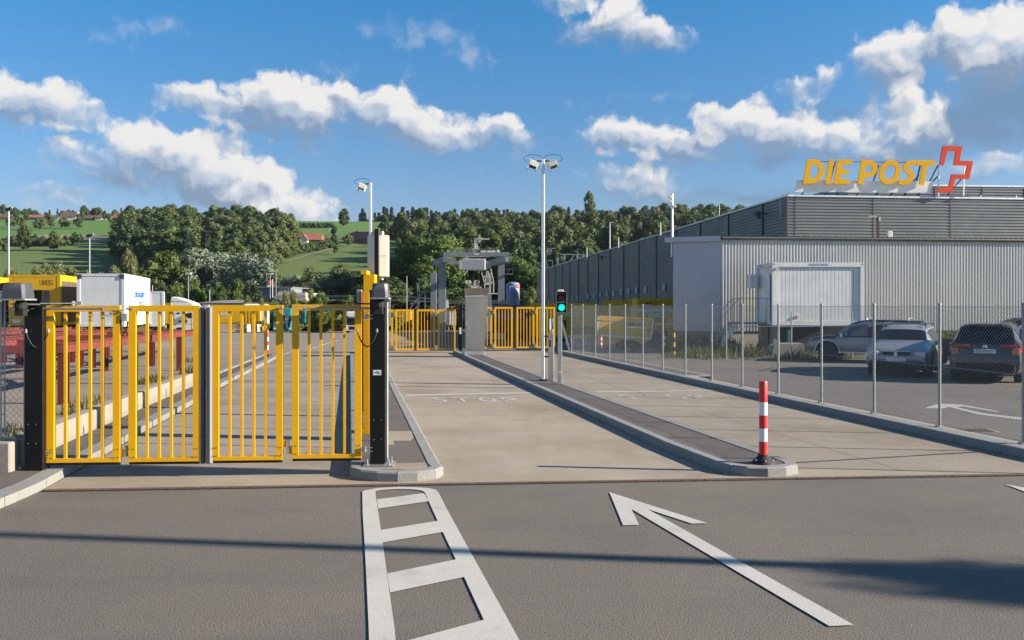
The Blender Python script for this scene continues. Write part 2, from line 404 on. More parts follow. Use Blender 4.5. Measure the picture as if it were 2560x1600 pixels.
ground_mat('marking', (.47,.45,.415), .08, (.88,.88,.87), [((.28,.265,.245), 2.0, .5, .54, .72, None), ((.20,.185,.17), 14, .65, .66, .76, None), ((.15,.135,.12), 42, .6, .68, .76, None)], 60, .002, rough=.6)
ground_mat('marking_worn', (.45,.43,.39), .08, (.93,.93,.92), [((.3,.27,.22), 9, .75, .45, .7, None)], 60, .002, rough=.6)
ground_mat('yellow_marking', (.45,.33,.06), .08, (.93,.93,.92), [((.15,.13,.1), 6, .75, .45, .7, None)], 60, .002)
ground_mat('soil', (.13,.115,.07), .35, (.8,.85,.8), [((.06,.09,.02), 1.2, .8, .4, .65, None)], 20, .01)
def fieldm(name, a, big, stains): return ground_mat(name, a, .2, big, stains, 1.5, .05, rough=.9)
fieldm('field_bright', (.085,.17,.028), (.85,.92,.85), [((.08,.14,.03), .02, .5, .5, .7, (.4,2,1))])
fieldm('field_stubble', (.26,.20,.115), (.92,.92,.9), [((.19,.16,.08), .05, .6, .45, .65, (.2,3,1))])
fieldm('meadow', (.105,.15,.034), (.8,.86,.8), [((.115,.135,.04), .03, .6, .45, .68, (.5,2.2,1)), ((.05,.10,.02), .06, .5, .5, .7, (.4,2,1))])
ground_mat('track_gravel', (.30,.26,.19), .15, (.9,.9,.9), [((.2,.18,.12), .5, .4, .5, .7, None)], 4, .02)
# ---------------------------------------------------------------- ground sheets
YS = [-60,-30,0,20,42,44,46,48,50,52] + list(range(56, 340, 12))
def strip(name, ys, xl, xr, dz, m, kind='structure'):
    b = MB()
    for i in range(len(ys)-1):
        y0, y1 = ys[i], ys[i+1]
        b.quad((xl(y0),y0,gz(y0)+dz),(xr(y0),y0,gz(y0)+dz),(xr(y1),y1,gz(y1)+dz),(xl(y1),y1,gz(y1)+dz))
    o = b.build(name, m); o['kind'] = kind; return o
def flat(name, poly, z, m, kind='structure'):
    b = MB(); b.add([(p[0],p[1],z) for p in poly], [tuple(range(len(poly)))]); o = b.build(name, m); o['kind'] = kind; return o
strip('ground', YS, lambda y: -500, lambda y: 520, 0, M('asphalt'))
SL = -.178
def xleft(y): return -5.28 if y < 9.6 else (-5.28 - .1*(y-9.6) if y < 11 else -5.42 - .156*(y-11))
def xright(y): return 6.99 + (-.186)*(y-12.42)
def chan(x): return 10.26 + .0822*(x+5.25)
flat('concrete_lane', [(-5.3, chan(-5.3)), (8.6, chan(8.6)), (7.2, 11.6), (xright(38.2), 38.2), (xright(41), 41), (xleft(41), 41), (xleft(25), 25), (-5.4, 11)], .004, M('lane_concrete'))
strip('yard', [12.2,20,30,42,44,46,48,50,52]+list(range(56,212,12)), lambda y: -130 if y > 12 else -60, lambda y: (xleft(y)-.75 if y < 41 else (-6.5 - .06*(y-41))), .005, M('yard_concrete'))
strip('parking_ground', [12,20,30,42,50,52]+list(range(56,140,12)), lambda y: xright(y)+.5, lambda y: 90, .004, M('parking_asphalt'))
# ---------------------------------------------------------------- kerbs
def resample(line, step, closed=False):
    pts = [Vector(p[:2]) for p in line]
    if closed: pts.append(pts[0])
    L = [0]
    for i in range(1, len(pts)): L.append(L[-1] + (pts[i]-pts[i-1]).length)
    n = max(2, round(L[-1]/step)); out = []
    for k in range(n + (0 if closed else 1)):
        s_ = L[-1]*k/n; i = 1
        while i < len(L)-1 and L[i] < s_: i += 1
        t = (s_-L[i-1])/max(1e-9, L[i]-L[i-1]); out.append(pts[i-1].lerp(pts[i], t))
    return out
def offset(pts, d, closed=False):
    n = len(pts); out = []
    for i in range(n):
        a = pts[i-1] if (i > 0 or closed) else pts[0]; b = pts[(i+1) % n] if (i < n-1 or closed) else pts[-1]
        t = (b-a).normalized(); out.append(pts[i] + Vector((-t.y, t.x))*d)
    return out
def kerb(name, line, w=.15, h=.12, closed=False, step=1.0, m='kerb_stone', gap=.012, base=0):
    """stones laid along the line; the raised side lies to the left of its direction"""
    sub = 4; pts = resample(line, step/sub, closed); n = len(pts)
    inn = offset(pts, w, closed); cham = offset(pts, .022, closed)
    b = MB(); N_ = n if closed else n-1
    for i in range(N_):
        j = (i+1) % n
        def lp(a, c, t): return a.lerp(c, t)
        t0 = gap*sub/step/1 if i % sub == 0 else 0; t0 = min(t0, .2)
        A0, A1 = lp(pts[i], pts[j], t0), pts[j]; C0, C1 = lp(cham[i], cham[j], t0), cham[j]; I0, I1 = lp(inn[i], inn[j], t0), inn[j]
        v = [(A0.x,A0.y,base-.02),(A1.x,A1.y,base-.02),(A1.x,A1.y,base+h-.018),(A0.x,A0.y,base+h-.018),(C0.x,C0.y,base+h),(C1.x,C1.y,base+h),(I1.x,I1.y,base+h),(I0.x,I0.y,base+h),(I1.x,I1.y,base-.02),(I0.x,I0.y,base-.02)]
        b.add(v, [(0,1,2,3),(3,2,5,4),(4,5,6,7),(7,6,8,9),(0,3,4,7,9),(1,8,6,5,2)])
    o = b.build(name, M(m)); o['kind'] = 'structure'
    return inn
# centre island
ci = [(2.2,13.2),(2.6,11.45),(2.72,11.2),(2.9,11.1),(3.1,11.07),(3.33,11.12),(3.52,11.22),(3.6,11.42),(3.2,13.4),(.86,25.3),(-1.13,36.4),(-1.7,39.6),(-1.95,39.95),(-2.35,39.95),(-2.58,39.6)]
inn = kerb('kerb', ci[::1], closed=True)
flat('traffic_island', [(p.x,p.y) for p in inn], .112, M('asphalt_walk'))
li = [(-2.02,11.35),(-1.98,11.1),(-1.85,10.92),(-1.52,10.75),(-1.18,10.78),(-.92,10.93),(-.83,11.12),(-.9,11.4),(-2.55,20.7),(-5.5,37.6),(-5.8,38),(-6.35,38),(-6.7,37.6)]
inn2 = kerb('kerb', li, closed=True)
flat('traffic_island', [(p.x,p.y) for p in inn2], .112, M('asphalt_walk'))
flat('concrete_patch', [G(936,1102,.12)[:2], G(1027,1101,.12)[:2], G(1034,1093,.12)[:2], G(1029,1077,.12)[:2], G(936,1077,.12)[:2]], .116, M('lane_concrete'))
flat('concrete_patch', [G(905,1172,.12)[:2], G(1069,1173,.12)[:2], G(1064,1155,.12)[:2], G(905,1160,.12)[:2]], .116, M('lane_concrete'))
flat('concrete_patch', [G(965,1111,.12)[:2], G(986,1112,.12)[:2], G(983,1100,.12)[:2], G(965,1099,.12)[:2]], .1165, M('lane_concrete'))
# right kerb under the fence
kerb('kerb', [(p[0],p[1]) for p in [(xright(39.5),39.5),(xright(30),30),(xright(20),20),(xright(12.4),12.4),(7.35,10.95),(8.2,10.4),(12,10.3)]], w=.17, h=.13)
rk = [(xright(y)+.16, y) for y in (39.5,26,12.4)]+[(7.5,11.1)]
flat('kerb_backing', rk + [(7.95,11.3)] + [(xright(y)+.46, y) for y in (12.4,25)] + [(xright(25)+1.0,25.3),(xright(39.5)+.95,39.5)], .122, M('concrete_wall'))
kerb('kerb', [(xright(25.3)+1.0,25.1),(xright(39.5)+.98,39.5)][::1], w=.1, h=.10)
flat('pavement', [(xright(26)+.42,25.6),(xright(39.3)+.35,39.3),(xright(39.3)+.86,39.3),(xright(25.6)+.88,25.6)], .1265, M('asphalt_walk'))
# left pavement
lk = [(-9.3,36.3),(-7.4,23.1),(-6.7,19),(-6.04,14.7),(-5.7,12.7),(-5.44,11),(-5.32,10.25),(-5.28,9.6),(-5.28,3)]
kerb('kerb', [(-9.9,36.6),(-9.55,36.65)] + lk, w=-.19)
flat('pavement', [(-5.46,3),(-5.46,9.6),(-5.5,10.25),(-5.62,11),(-5.88,12.7),(-6.22,14.7),(-6.88,19),(-7.58,23.1),(-9.48,36.3),(-9.9,36.5),(-8.3,25),(-7.85,22.4),(-6.35,12.6),(-6.6,11.8),(-30,11.8),(-30,3)], .114, M('asphalt_walk'))
# ---------------------------------------------------------------- painted markings
def zm(pts, ox, oy, s_): return [(ox + x/s_, oy + y/s_) for x, y in pts]
def markq(b, a, c, z=.009):
    """band between two px polylines"""
    n = len(a)
    ga = [G(*p, z) for p in a]; gc = [G(*p, z) for p in c]
    for i in range(n-1): b.quad(ga[i], ga[i+1], gc[i+1], gc[i])
Q = lambda *p: zm(p, 880, 1200, 3.78)
b = MB()
markq(b, Q((97,107),(100,300),(118,590),(135,900),(158,1400),(170,1900)), Q((222,125),(247,290),(290,590),(331,890),(402,1400),(450,1900)))
markq(b, Q((690,120),(765,290),(905,590),(1050,895),(1282,1400),(1510,1900)), Q((815,112),(905,290),(1070,590),(1240,895),(1520,1400),(1790,1900)))
markq(b, Q((97,107),(140,93),(250,74),(450,64),(620,68),(720,76),(790,90),(815,112)), Q((222,125),(226,104),(300,92),(420,84),(560,86),(640,96),(672,106),(690,120)))
for q in (((236,183),(680,124),(727,200),(247,270)), ((272,472),(812,385),(862,490),(291,590)), ((331,883),(982,750),(1062,915),(361,1062)), ((420,1545),(1248,1320),(1340,1530),(450,1790))):
    b.add([G(*p, .0092) for p in Q(*q)], [(0,1,2,3)])
o = struct(b.build('road_marking', M('marking')))
AR = [(460,813),(925,960),(850,962),(640,893),(1615,1440),(1500,1446),(565,893),(600,967),(525,970)]
arw = [G(*p, .009) for p in zm(AR, 1280, 800, 1.89)]
b = MB().add(arw, [tuple(range(9))]); struct(b.build('arrow_marking', M('marking')))
dv = G(2512, 1212) - arw[0]; dv.z = 0
b = MB().add([p + dv for p in arw], [tuple(range(9))]); struct(b.build('arrow_marking', M('marking')))
pk = [(1180,570),(1300,530),(1370,515),(1640,528),(2080,608),(2030,613),(1640,548),(1560,556),(1900,630),(2500,700),(2800,745),(2800,765),(2400,716),(1800,640),(1480,555),(1400,572)]
b = MB().add([G(*p, .009) for p in zm(pk, 2060, 900, 4.724)], [tuple(range(len(pk)))]); struct(b.build('arrow_marking', M('marking_worn')))
# stroke glyphs --------------------------------------------------
def arc(cx, cy, rx, ry, a0, a1, n=10): return [(cx+rx*cos(radians(a0+(a1-a0)*i/n)), cy+ry*sin(radians(a0+(a1-a0)*i/n))) for i in range(n+1)]
GL = {'S': [arc(.42,.72,.25,.2,15,180,8)+arc(.42,.72,.25,.2,190,250,3)+arc(.34,.28,.27,.2,60,-90,8)+arc(.34,.28,.27,.2,-100,-165,4)],
 'T': [[(0,.92),(.72,.92)],[(.36,.92),(.36,0)]], 'O': [arc(.4,.5,.32,.42,0,360,24)],
 'P': [[(.08,0),(.08,.92),(.35,.92)]+arc(.35,.69,.25,.23,90,-90,10)+[(.08,.46)]], 'I': [[(.08,0),(.08,1)]],
 'E': [[(.6,.92),(.08,.92),(.08,.08),(.58,.08)],[(.08,.5),(.52,.5)]], 'D': [[(.08,.08),(.08,.92)]+arc(.28,.5,.34,.42,90,-90,14)+[(.08,.08)]]}
def stroke(b, pts, w, f, thick=0):
    """flat ribbon along pts in the glyph plane, mitred; f maps (x, y, depth) to space"""
    n = len(pts); closed = (abs(pts[0][0]-pts[-1][0])+abs(pts[0][1]-pts[-1][1])) < 1e-6
    v = [Vector(p) for p in pts]; L_, R_ = [], []
    for i in range(n):
        a = v[i-1] if i > 0 else (v[-2] if closed else None); c = v[i+1] if i < n-1 else (v[1] if closed else None)
        d1 = (v[i]-a).normalized() if a is not None else None; d2 = (c-v[i]).normalized() if c is not None else None
        if d1 is None: d1 = d2
        if d2 is None: d2 = d1
        n1 = Vector((-d1.y,d1.x)); n2 = Vector((-d2.y,d2.x)); m_ = (n1+n2)
        if m_.length < .1: m_ = n1
        m_.normalize(); k = w/2/max(.45, m_.dot(n1)); L_.append(v[i]+m_*k); R_.append(v[i]-m_*k)
    for i in range(n-1):
        q = [L_[i],L_[i+1],R_[i+1],R_[i]]
        if not thick: b.quad(*[f(p.x,p.y,0) for p in q])
        else:
            fr = [f(p.x,p.y,0) for p in q]; bk = [f(p.x,p.y,thick) for p in q]
            fs = [(0,1,2,3),(7,6,5,4),(0,4,5,1),(2,6,7,3)]
            if i == 0 and not closed: fs.append((0,3,7,4))
            if i == n-2 and not closed: fs.append((1,5,6,2))
            b.add(fr+bk, fs)
def stop(org, lane, sx_, sy_, gaps):
    b = MB(); d = Vector((lane,1,0)).normalized(); r = Vector((1, .045, 0)).normalized()
    for ch, gx in zip('STOP', gaps):
        for st in GL[ch]:
            stroke(b, st, .17, lambda x, y, t: org + r*(gx + x*sx_) + d*(y*sy_) + Vector((0,0,.009)))
    return struct(b.build('stop_lettering', M('marking_worn')))
p0 = G(1084,1006); stop(p0, SL, .46, .95, (0,.50,1.04,1.56))
p1 = G(1583,999); stop(Vector((p1.x-.15,p1.y,0)), SL, .46, 1.0, (0,.52,1.1,1.62))
def lineq(a, c, w, name, m):
    a = G(*a, .009); c = G(*c, .009); d = (c-a).normalized(); n_ = Vector((-d.y,d.x,0))*w/2
    b = MB().quad(a-n_, c-n_, c+n_, a+n_); return struct(b.build(name, M(m)))
lineq((1013,988),(1331,982),.26,'stop_line','marking'); lineq((1488,980),(1782,976),.26,'stop_line','marking')
lineq((640,951),(870,950),.14,'stop_line','marking_worn')
lineq((1640,905),(2100,924),.12,'parking_line','yellow_marking'); lineq((1700,915),(2040,911),.10,'parking_line','yellow_marking')
lineq((2040,930),(2600,966),.12,'parking_line','yellow_marking'); lineq((1975,931),(2200,928),.12,'parking_line','marking_worn')
def curve_line(pts, w, name, m):
    g_ = [G(*p, .009) for p in pts]; b = MB()
    pp = [Vector((q.x,q.y)) for q in g_]; l_ = offset(pp, w/2); r_ = offset(pp, -w/2)
    for i in range(len(pp)-1): b.quad((*l_[i],gz(l_[i].y)+.012),(*l_[i+1],gz(l_[i+1].y)+.012),(*r_[i+1],gz(r_[i+1].y)+.012),(*r_[i],gz(r_[i].y)+.012))
    return struct(b.build(name, M(m)))
curve_line([(700,888),(748,874.5),(780,871),(798,866),(808,860),(822,851),(848,838)], .14, 'lane_line', 'marking')
curve_line([(960,834),(1010,846),(1034,853)], .14, 'lane_line', 'marking')
# rusty drain across the mouth of the lanes
t = thing('drain_channel', (0, chan(0), 0), 'long rusty iron drain grating across the mouth of the lanes', 'drain')
b = MB(); nseg = 0
x = -5.25
while x < 8.6:
    y = chan(x); y2 = chan(x+.28)
    b.hbox((x+.13,(y+y2)/2,.006),(.135,.011,0),(0,.045,0),(0,0,.008)); x += .28
b.build('grating', M('rust'), t)
b = MB(); b.quad((-5.3,chan(-5.3)-.06,.005),(8.6,chan(8.6)-.06,.005),(8.6,chan(8.6)+.06,.005),(-5.3,chan(-5.3)+.06,.005)); b.build('channel_bed', M('under'), t)
o = MB(); g0 = G(2420,1078); o.box(g0.x-.25,g0.x+.45,g0.y-.22,g0.y+.22,-.05,.012)
t = thing('drain_cover', (g0.x,g0.y,0), 'square rusty drain cover beside the kerb in the car park', 'drain cover'); o.m = 0
o.build('cover_frame', M('concrete_wall'), t)
b = MB()
for k in range(9): b.box(g0.x-.2+k*.066,g0.x-.2+k*.066+.045,g0.y-.18,g0.y+.18,.012,.018)
b.build('grate', M('rust'), t)
# soil and grass strip along the building
flat('grass_verge', [G(1640,884)[:2],G(1790,893)[:2],G(1950,906)[:2],G(2140,902)[:2],G(2420,896)[:2],(34,36.5),(34,44),(8,44),(6.4,40)], .014, M('soil'))
# ---------------------------------------------------------------- hills
def hz(x, y):
    s_ = .1395*(y-268); top = 98 + .012*(y-960)
    crest = 830 + 150*min(1, max(0, (-x-290)/110)) - 60*min(1, max(0, (x-20)/200))
    z = s_ if y < crest else .1395*(crest-268) - .05*(y-crest)
    if y > crest+60: z = max(z, .1395*(crest-268)-3+0*y)
    z = max(z, -3.4) if y > 200 else gz(y)-.6
    z += 2.2*mnoise.noise(Vector((x*.006, y*.006, 0)))*min(1, max(0,(y-260)/120))
    return z
def zone(x, y, z):
    u = CX + F*x/y; v = HV - F*(z-H)/y
    if y > 1010: return 1
    if u < 305:
        if v < 588: return 1
        if v < 606 and u > 62 + (606-v): return 2
        if v < 606: return 1
        return 0
    if v < 586: return 1
    return 0
b = MB(); xs = np.arange(-900, 905, 9.0); ys = np.concatenate([np.arange(196, 1000, 5.0), np.arange(1000, 1500, 25.0)])
nx, ny = len(xs), len(ys)
hv = [(float(x), float(y), hz(x, y)) for y in ys for x in xs]
b.v = hv
for j in range(ny-1):
    for i in range(nx-1):
        a = j*nx+i; b.f.append((a, a+1, a+nx+1, a+nx)); c_ = hv[a]; b.mi.append(zone(c_[0]+4, c_[1]+2, c_[2]))
struct(b.build('hillside', [M('meadow'), M('field_bright'), M('field_stubble')], smooth=60))
def on_hill(u, v):                # where the sight line through (u, v) meets the hillside
    y = 262.0
    while y < 1400:
        x = X(u, y)
        if hz(x, y) >= Z(v, y): return Vector((x, y, hz(x, y)))
        y += 2.0
    return None
b = MB(); pr = None
for (u, v) in [(690,661),(715,656),(742,648),(765,641),(790,634),(812,628),(828,622),(845,618)]:
    p = on_hill(u, v)
    if p is None: continue
    q = p + Vector((0,0,.25)); l_, r_ = q + Vector((-1.6,1.6,0)), q + Vector((1.6,-1.6,0))
    if pr: b.quad(pr[0], pr[1], r_, l_)
    pr = (l_, r_)
struct(b.build('gravel_track', M('track_gravel')))
# ---------------------------------------------------------------- foliage
def leafmat(name, col, col2, trans=.25):
    m = bpy.data.materials.new(name); m.use_nodes = True; t = m.node_tree; b = t.nodes['Principled BSDF']; out = t.nodes['Material Output']
    oi = t.nodes.new('ShaderNodeObjectInfo'); ge = t.nodes.new('ShaderNodeNewGeometry')
    nz = t.nodes.new('ShaderNodeTexNoise'); nz.inputs['Scale'].default_value = .45; nz.inputs['Detail'].default_value = 3
    tcn = t.nodes.new('ShaderNodeTexCoord'); t.links.new(tcn.outputs['Object'], nz.inputs['Vector'])
    ad = t.nodes.new('ShaderNodeMath'); ad.operation = 'MULTIPLY_ADD'; t.links.new(ge.outputs['Random Per Island'], ad.inputs[0]); ad.inputs[1].default_value = .45; t.links.new(nz.outputs['Fac'], ad.inputs[2])
    ad2 = t.nodes.new('ShaderNodeMath'); ad2.operation = 'MULTIPLY_ADD'; t.links.new(oi.outputs['Random'], ad2.inputs[0]); ad2.inputs[1].default_value = .55; t.links.new(ad.outputs[0], ad2.inputs[2])
    mr = t.nodes.new('ShaderNodeMapRange'); t.links.new(ad2.outputs[0], mr.inputs[0]); mr.inputs[1].default_value = .45; mr.inputs[2].default_value = 1.25
    mx = t.nodes.new('ShaderNodeMix'); mx.data_type = 'RGBA'; t.links.new(mr.outputs[0], mx.inputs[0]); mx.inputs[6].default_value = (*col,1); mx.inputs[7].default_value = (*col2,1)
    t.links.new(mx.outputs[2], b.inputs['Base Color']); b.inputs['Roughness'].default_value = .6; b.inputs['Specular IOR Level'].default_value = .25
    tr = t.nodes.new('ShaderNodeBsdfTranslucent'); t.links.new(mx.outputs[2], tr.inputs['Color'])
    ms = t.nodes.new('ShaderNodeMixShader'); ms.inputs[0].default_value = trans; t.links.new(b.outputs[0], ms.inputs[1]); t.links.new(tr.outputs[0], ms.inputs[2]); t.links.new(ms.outputs[0], out.inputs[0])
    MATS[name] = m; return m
leafmat('leaf_wood', (.022,.044,.012), (.098,.132,.034))
leafmat('leaf_dark', (.016,.036,.014), (.056,.092,.028), .15)
leafmat('leaf_conifer', (.010,.024,.017), (.022,.042,.024), .08)
leafmat('leaf_light', (.060,.105,.022), (.13,.18,.045), .3)
leafmat('leaf_silver', (.11,.15,.10), (.21,.25,.17), .25)
leafmat('leaf_willow', (.10,.125,.04), (.19,.21,.08), .3)
leafmat('leaf_olive', (.065,.09,.035), (.12,.145,.06), .25)
leafmat('leaf_weed', (.09,.11,.03), (.22,.19,.08), .3)
mat('bark', (.09,.075,.055), .9, var=.3, scale=8)
def crown(profile, h0, h1, nclump, per, leaf, rng, rc=(.12,.2), squash=1.0, droop=0, flat_=1.0, core=.62, lean=0):
    """leaf clumps spread through a crown volume; profile(t) gives the radius at height fraction t"""
    hh = h1-h0; V = []; Fc = []; R0 = max(profile(i/20) for i in range(21))
    cl = []
    for i in range(nclump):
        t = rng.uniform(0.02, .98); r = profile(t)
        if rng.random() < .25*(1 - r/R0): t = rng.uniform(.2, .7); r = profile(t)
        k = rng.random()**.35; a = rng.uniform(0, 2*pi); rr = rng.uniform(*rc)*R0*(.75+.5*rng.random())
        rad = max(0, (r*k - rr*.45)); cl.append((rad*cos(a) + lean*t*hh, rad*sin(a), h0 + t*hh, rr))
    vs, fs = [], []; o = 0
    pat = np.array([(-.5,0,0),(0,-.32,.06),(.55,0,0),(0,.32,.06)])
    for (cx, cy, cz, rr) in cl:
        n = int(per*(rr/(R0*(rc[0]+rc[1])/2))**1.6) + 6
        d = np.array([rng.gauss(0,1) for _ in range(3*n)]).reshape(n,3); d /= np.linalg.norm(d,axis=1)[:,None]
        rad = rr*(.72+.4*np.array([rng.random() for _ in range(n)]))
        pos = d*rad[:,None]*np.array([1,1,squash]) + np.array([cx,cy,cz - 0])
        nn = d + np.array([rng.gauss(0,.45) for _ in range(3*n)]).reshape(n,3); nn /= np.linalg.norm(nn,axis=1)[:,None]
        ref = np.array([rng.gauss(0,1) for _ in range(3*n)]).reshape(n,3); ref[:,2] -= droop*2
        tx = np.cross(nn, np.cross(ref, nn)); tx /= (np.linalg.norm(tx,axis=1)[:,None]+1e-6); ty = np.cross(nn, tx)
        sz = leaf*(.6+.8*np.array([rng.random() for _ in range(n)]))
        for k in range(4):
            pk_ = pos + (tx*pat[k,0] + ty*pat[k,1]*flat_ + nn*pat[k,2])*sz[:,None]
            if k == 0: P4 = np.zeros((n,4,3))
            P4[:,k] = pk_
        vs.append(P4.reshape(-1,3)); fs += [(o+4*i,o+4*i+1,o+4*i+2,o+4*i+3) for i in range(n)]; o += 4*n
        if core:
            c = []; ph = rng.random()*6
            for (la, cnt) in ((-.9,5),(0,7),(.9,5)):
                for q in range(cnt):
                    w = 2*pi*q/cnt+ph+la; jr = rr*core*(.8+.35*rng.random()); c.append((cx+jr*cos(w)*cos(la), cy+jr*sin(w)*cos(la), cz+jr*sin(la)*squash))
            vs.append(np.array(c)); A_ = list(range(o,o+5)); B_ = list(range(o+5,o+12)); C_ = list(range(o+12,o+17))
            fs.append(tuple(A_[::-1])); fs.append(tuple(C_))
            for q in range(7):
                fs.append((B_[q], B_[(q+1)%7], C_[int((q+.5)*5/7)%5])); fs.append((B_[(q+1)%7], B_[q], A_[int((q+.5)*5/7)%5]))
            for q in range(5):
                fs.append((A_[q], A_[(q+1)%5], B_[int(round((q+.5)*7/5))%7])); fs.append((C_[(q+1)%5], C_[q], B_[int(round((q+.5)*7/5))%7]))
            o += 17
    return np.concatenate(vs), fs, cl
def fmesh(name, vs, fs, mats, mi=None):
    me = bpy.data.meshes.new(name); me.from_pydata(vs.tolist() if hasattr(vs,'tolist') else vs, [], fs)
    for m in mats: me.materials.append(m)
    if mi is not None: me.polygons.foreach_set('material_index', mi)
    me.update(); return me
def trunk_mb(h, r, cl, rng, limbs=7, lean=0):
    b = MB(); pts = [(lean*h*k/5 + rng.gauss(0,.012)*h*(k>0), rng.gauss(0,.012)*h*(k>0), h*k/5) for k in range(6)]
    b.tube(pts, r, 7, r2=r*.25)
    for c in rng.sample(cl, min(limbs, len(cl))):
        k = rng.uniform(.25,.75); z0 = min(h*k, c[2]-.3); p0_ = Vector((lean*z0,0,z0)); p1_ = Vector(c[:3]); mid = p0_.lerp(p1_,.5)+Vector((0,0,-.06*h))
        b.tube([p0_, mid, p1_], r*.42, 5, r2=r*.1)
    return b
PROF = {
 'round': lambda R: (lambda t: R*sqrt(max(0, 1-(2*t-.95)**2))**.8 if 0 <= t <= 1 else 0),
 'poplar': lambda R: (lambda t: R*min(1, 5*t+.3)*(1-t)**.45),
 'cone': lambda R: (lambda t: R*(1-t)**.9+.1),
 'broad': lambda R: (lambda t: R*min(1, .35+2.4*t)*sqrt(max(0,1-t**3))),
 'bush': lambda R: (lambda t: R*sqrt(max(0,1-t**2)))}
TREES = {}
def proto(key, prof, R, h0, h1, nc, per, leaf, lm, seed, **k):
    rng = random.Random(seed); lean = k.get('lean', 0)
    vs, fs, cl = crown(PROF[prof](R), h0, h1, nc, per, leaf, rng, **k)
    cm = fmesh('crown', vs, fs, [M(lm)])
    tb = trunk_mb(h0+(h1-h0)*.75, max(.12, R*.06), cl, rng, lean=lean)
    tm = bpy.data.meshes.new('trunk'); tm.from_pydata(tb.v, [], tb.f); tm.materials.append(M('bark')); tm.polygons.foreach_set('use_smooth', [True]*len(tb.f)); tm.update()
    TREES[key] = (cm, tm, h1)
def wood_proto(key, *a, **k):
    k.setdefault('core', .80)      # far trees: crown and trunk in one mesh
    proto(key, *a, **k); cm, tm, h1 = TREES[key]
    me = bpy.data.meshes.new('far_tree'); n = len(cm.vertices)
    vs = [tuple(v.co) for v in cm.vertices]+[tuple(v.co) for v in tm.vertices]
    fs = [tuple(p.vertices) for p in cm.polygons]+[tuple(i+n for i in p.vertices) for p in tm.polygons]
    me.from_pydata(vs, [], fs); me.materials.append(cm.materials[0]); me.materials.append(M('bark'))
    me.polygons.foreach_set('material_index', [0]*len(cm.polygons)+[1]*len(tm.polygons)); me.update(); TREES[key] = (me, None, h1)
TR = random.Random(11)
def tree(key, loc, h, label, cat='tree', name='leafy_tree', group=None, w=1.0):
    cm, tm, h1 = TREES[key]; s_ = h/h1; sc3 = (s_*w, s_*w, s_); rz = TR.uniform(0, 6.28)
    if tm is None:
        o = bpy.data.objects.new(name, cm); COL.objects.link(o); o.location = loc; o.scale = sc3; o.rotation_euler = (0,0,rz); return tag(o, label, cat, group)
    t = thing(name, loc, label, cat, group, rz if key[0] != '_' else 0); t.scale = sc3
    for nm, me in (('crown', cm), ('trunk', tm)):
        o = bpy.data.objects.new(nm, me); COL.objects.link(o); o.parent = t
    return t
for i in range(3): wood_proto('w%d'%i, 'round', 5.8, 2, 17+i, 60, 46, .85, 'leaf_wood', 20+i, rc=(.22,.38))
for i in range(2): wood_proto('d%d'%i, 'broad', 5.8, 2, 16+2*i, 58, 46, .85, 'leaf_dark', 30+i, rc=(.22,.38))
wood_proto('l0', 'round', 5.4, 2, 15, 56, 46, .8, 'leaf_olive', 40, rc=(.22,.36))
for i in range(2): wood_proto('c%d'%i, 'cone', 3.9, -1, 22, 90, 26, .95, 'leaf_conifer', 50+i, rc=(.2,.34), squash=.6, core=.8)
for i in range(3): proto('s%d'%i, 'broad', 4.6, 1.2, 13, 60, 100, .42, 'leaf_silver', 60+i, rc=(.16,.3), droop=.3)
for i in range(3): proto('_p%d'%i, 'poplar', 2.5, .5, 13, 64, 85, .36, 'leaf_willow', 70+i, rc=(.22,.4), lean=-.07, droop=-.8, flat_=.6, squash=1.5)
for i in range(3): proto('n%d'%i, 'broad', 5.4, .8, 15, 85, 110, .48, 'leaf_light', 80+i, rc=(.15,.28))
for i in range(2): proto('k%d'%i, 'broad', 5.4, .8, 15, 85, 110, .48, 'leaf_dark', 90+i, rc=(.15,.28))
for i in range(2): proto('o%d'%i, 'broad', 4.6, 1.2, 13, 60, 100, .42, 'leaf_olive', 95+i, rc=(.16,.3))
wood_proto('f0', 'round', 3.6, 1.6, 8, 22, 32, .6, 'leaf_olive', 101, rc=(.25,.4)); wood_proto('f1', 'round', 3.4, 1.6, 8, 22, 32, .6, 'leaf_wood', 102, rc=(.25,.4))
wood_proto('b0', 'bush', 3.2, -.3, 3.6, 16, 30, .5, 'leaf_wood', 103, rc=(.28,.42)); wood_proto('b1', 'bush', 3.2, -.3, 3.6, 16, 30, .5, 'leaf_dark', 104, rc=(.28,.42))
# woods on the slope
TREES['wx'] = TREES['w0']
def wood(poly, dy, dx, hrange, label, group, keys, y0, y1, seed):
    rr = random.Random(seed); cnt = 0; y = y0
    def inside(u, v):
        c = False; n = len(poly)
        for i in range(n):
            (x1,y1_),(x2,y2_) = poly[i], poly[(i+1)%n]
            if (y1_ > v) != (y2_ > v) and u < (x2-x1)*(v-y1_)/(y2_-y1_)+x1: c = not c
        return c
    while y < y1:
        x = X(0, y) - 20
        while x < X(1900, y):
            xx = x + rr.uniform(-.35,.35)*dx; yy = y + rr.uniform(-.4,.4)*dy; z = hz(xx, yy)
            u = CX + F*xx/yy; v = HV - F*(z-H)/yy
            if inside(u, v):
                tree(rr.choice(keys), (xx,yy,z-.5), rr.uniform(*hrange), label, 'tree', 'woodland_tree', group, rr.uniform(.95,1.25)); cnt += 1
            x += dx
        y += dy; 
    return cnt
c1_ = wood([(300,612),(330,592),(420,586),(560,590),(690,590),(700,620),(715,640),(700,680),(640,720),(450,720),(330,720),(322,690),(300,650)], 21, 8.6, (15,21), 'broadleaf tree in the dark wood covering the slope left of the meadow', 'trees of the wood left of the meadow', ['w0','w1','w2','d0','d1','l0','w1','c1'], 330, 700, 1)
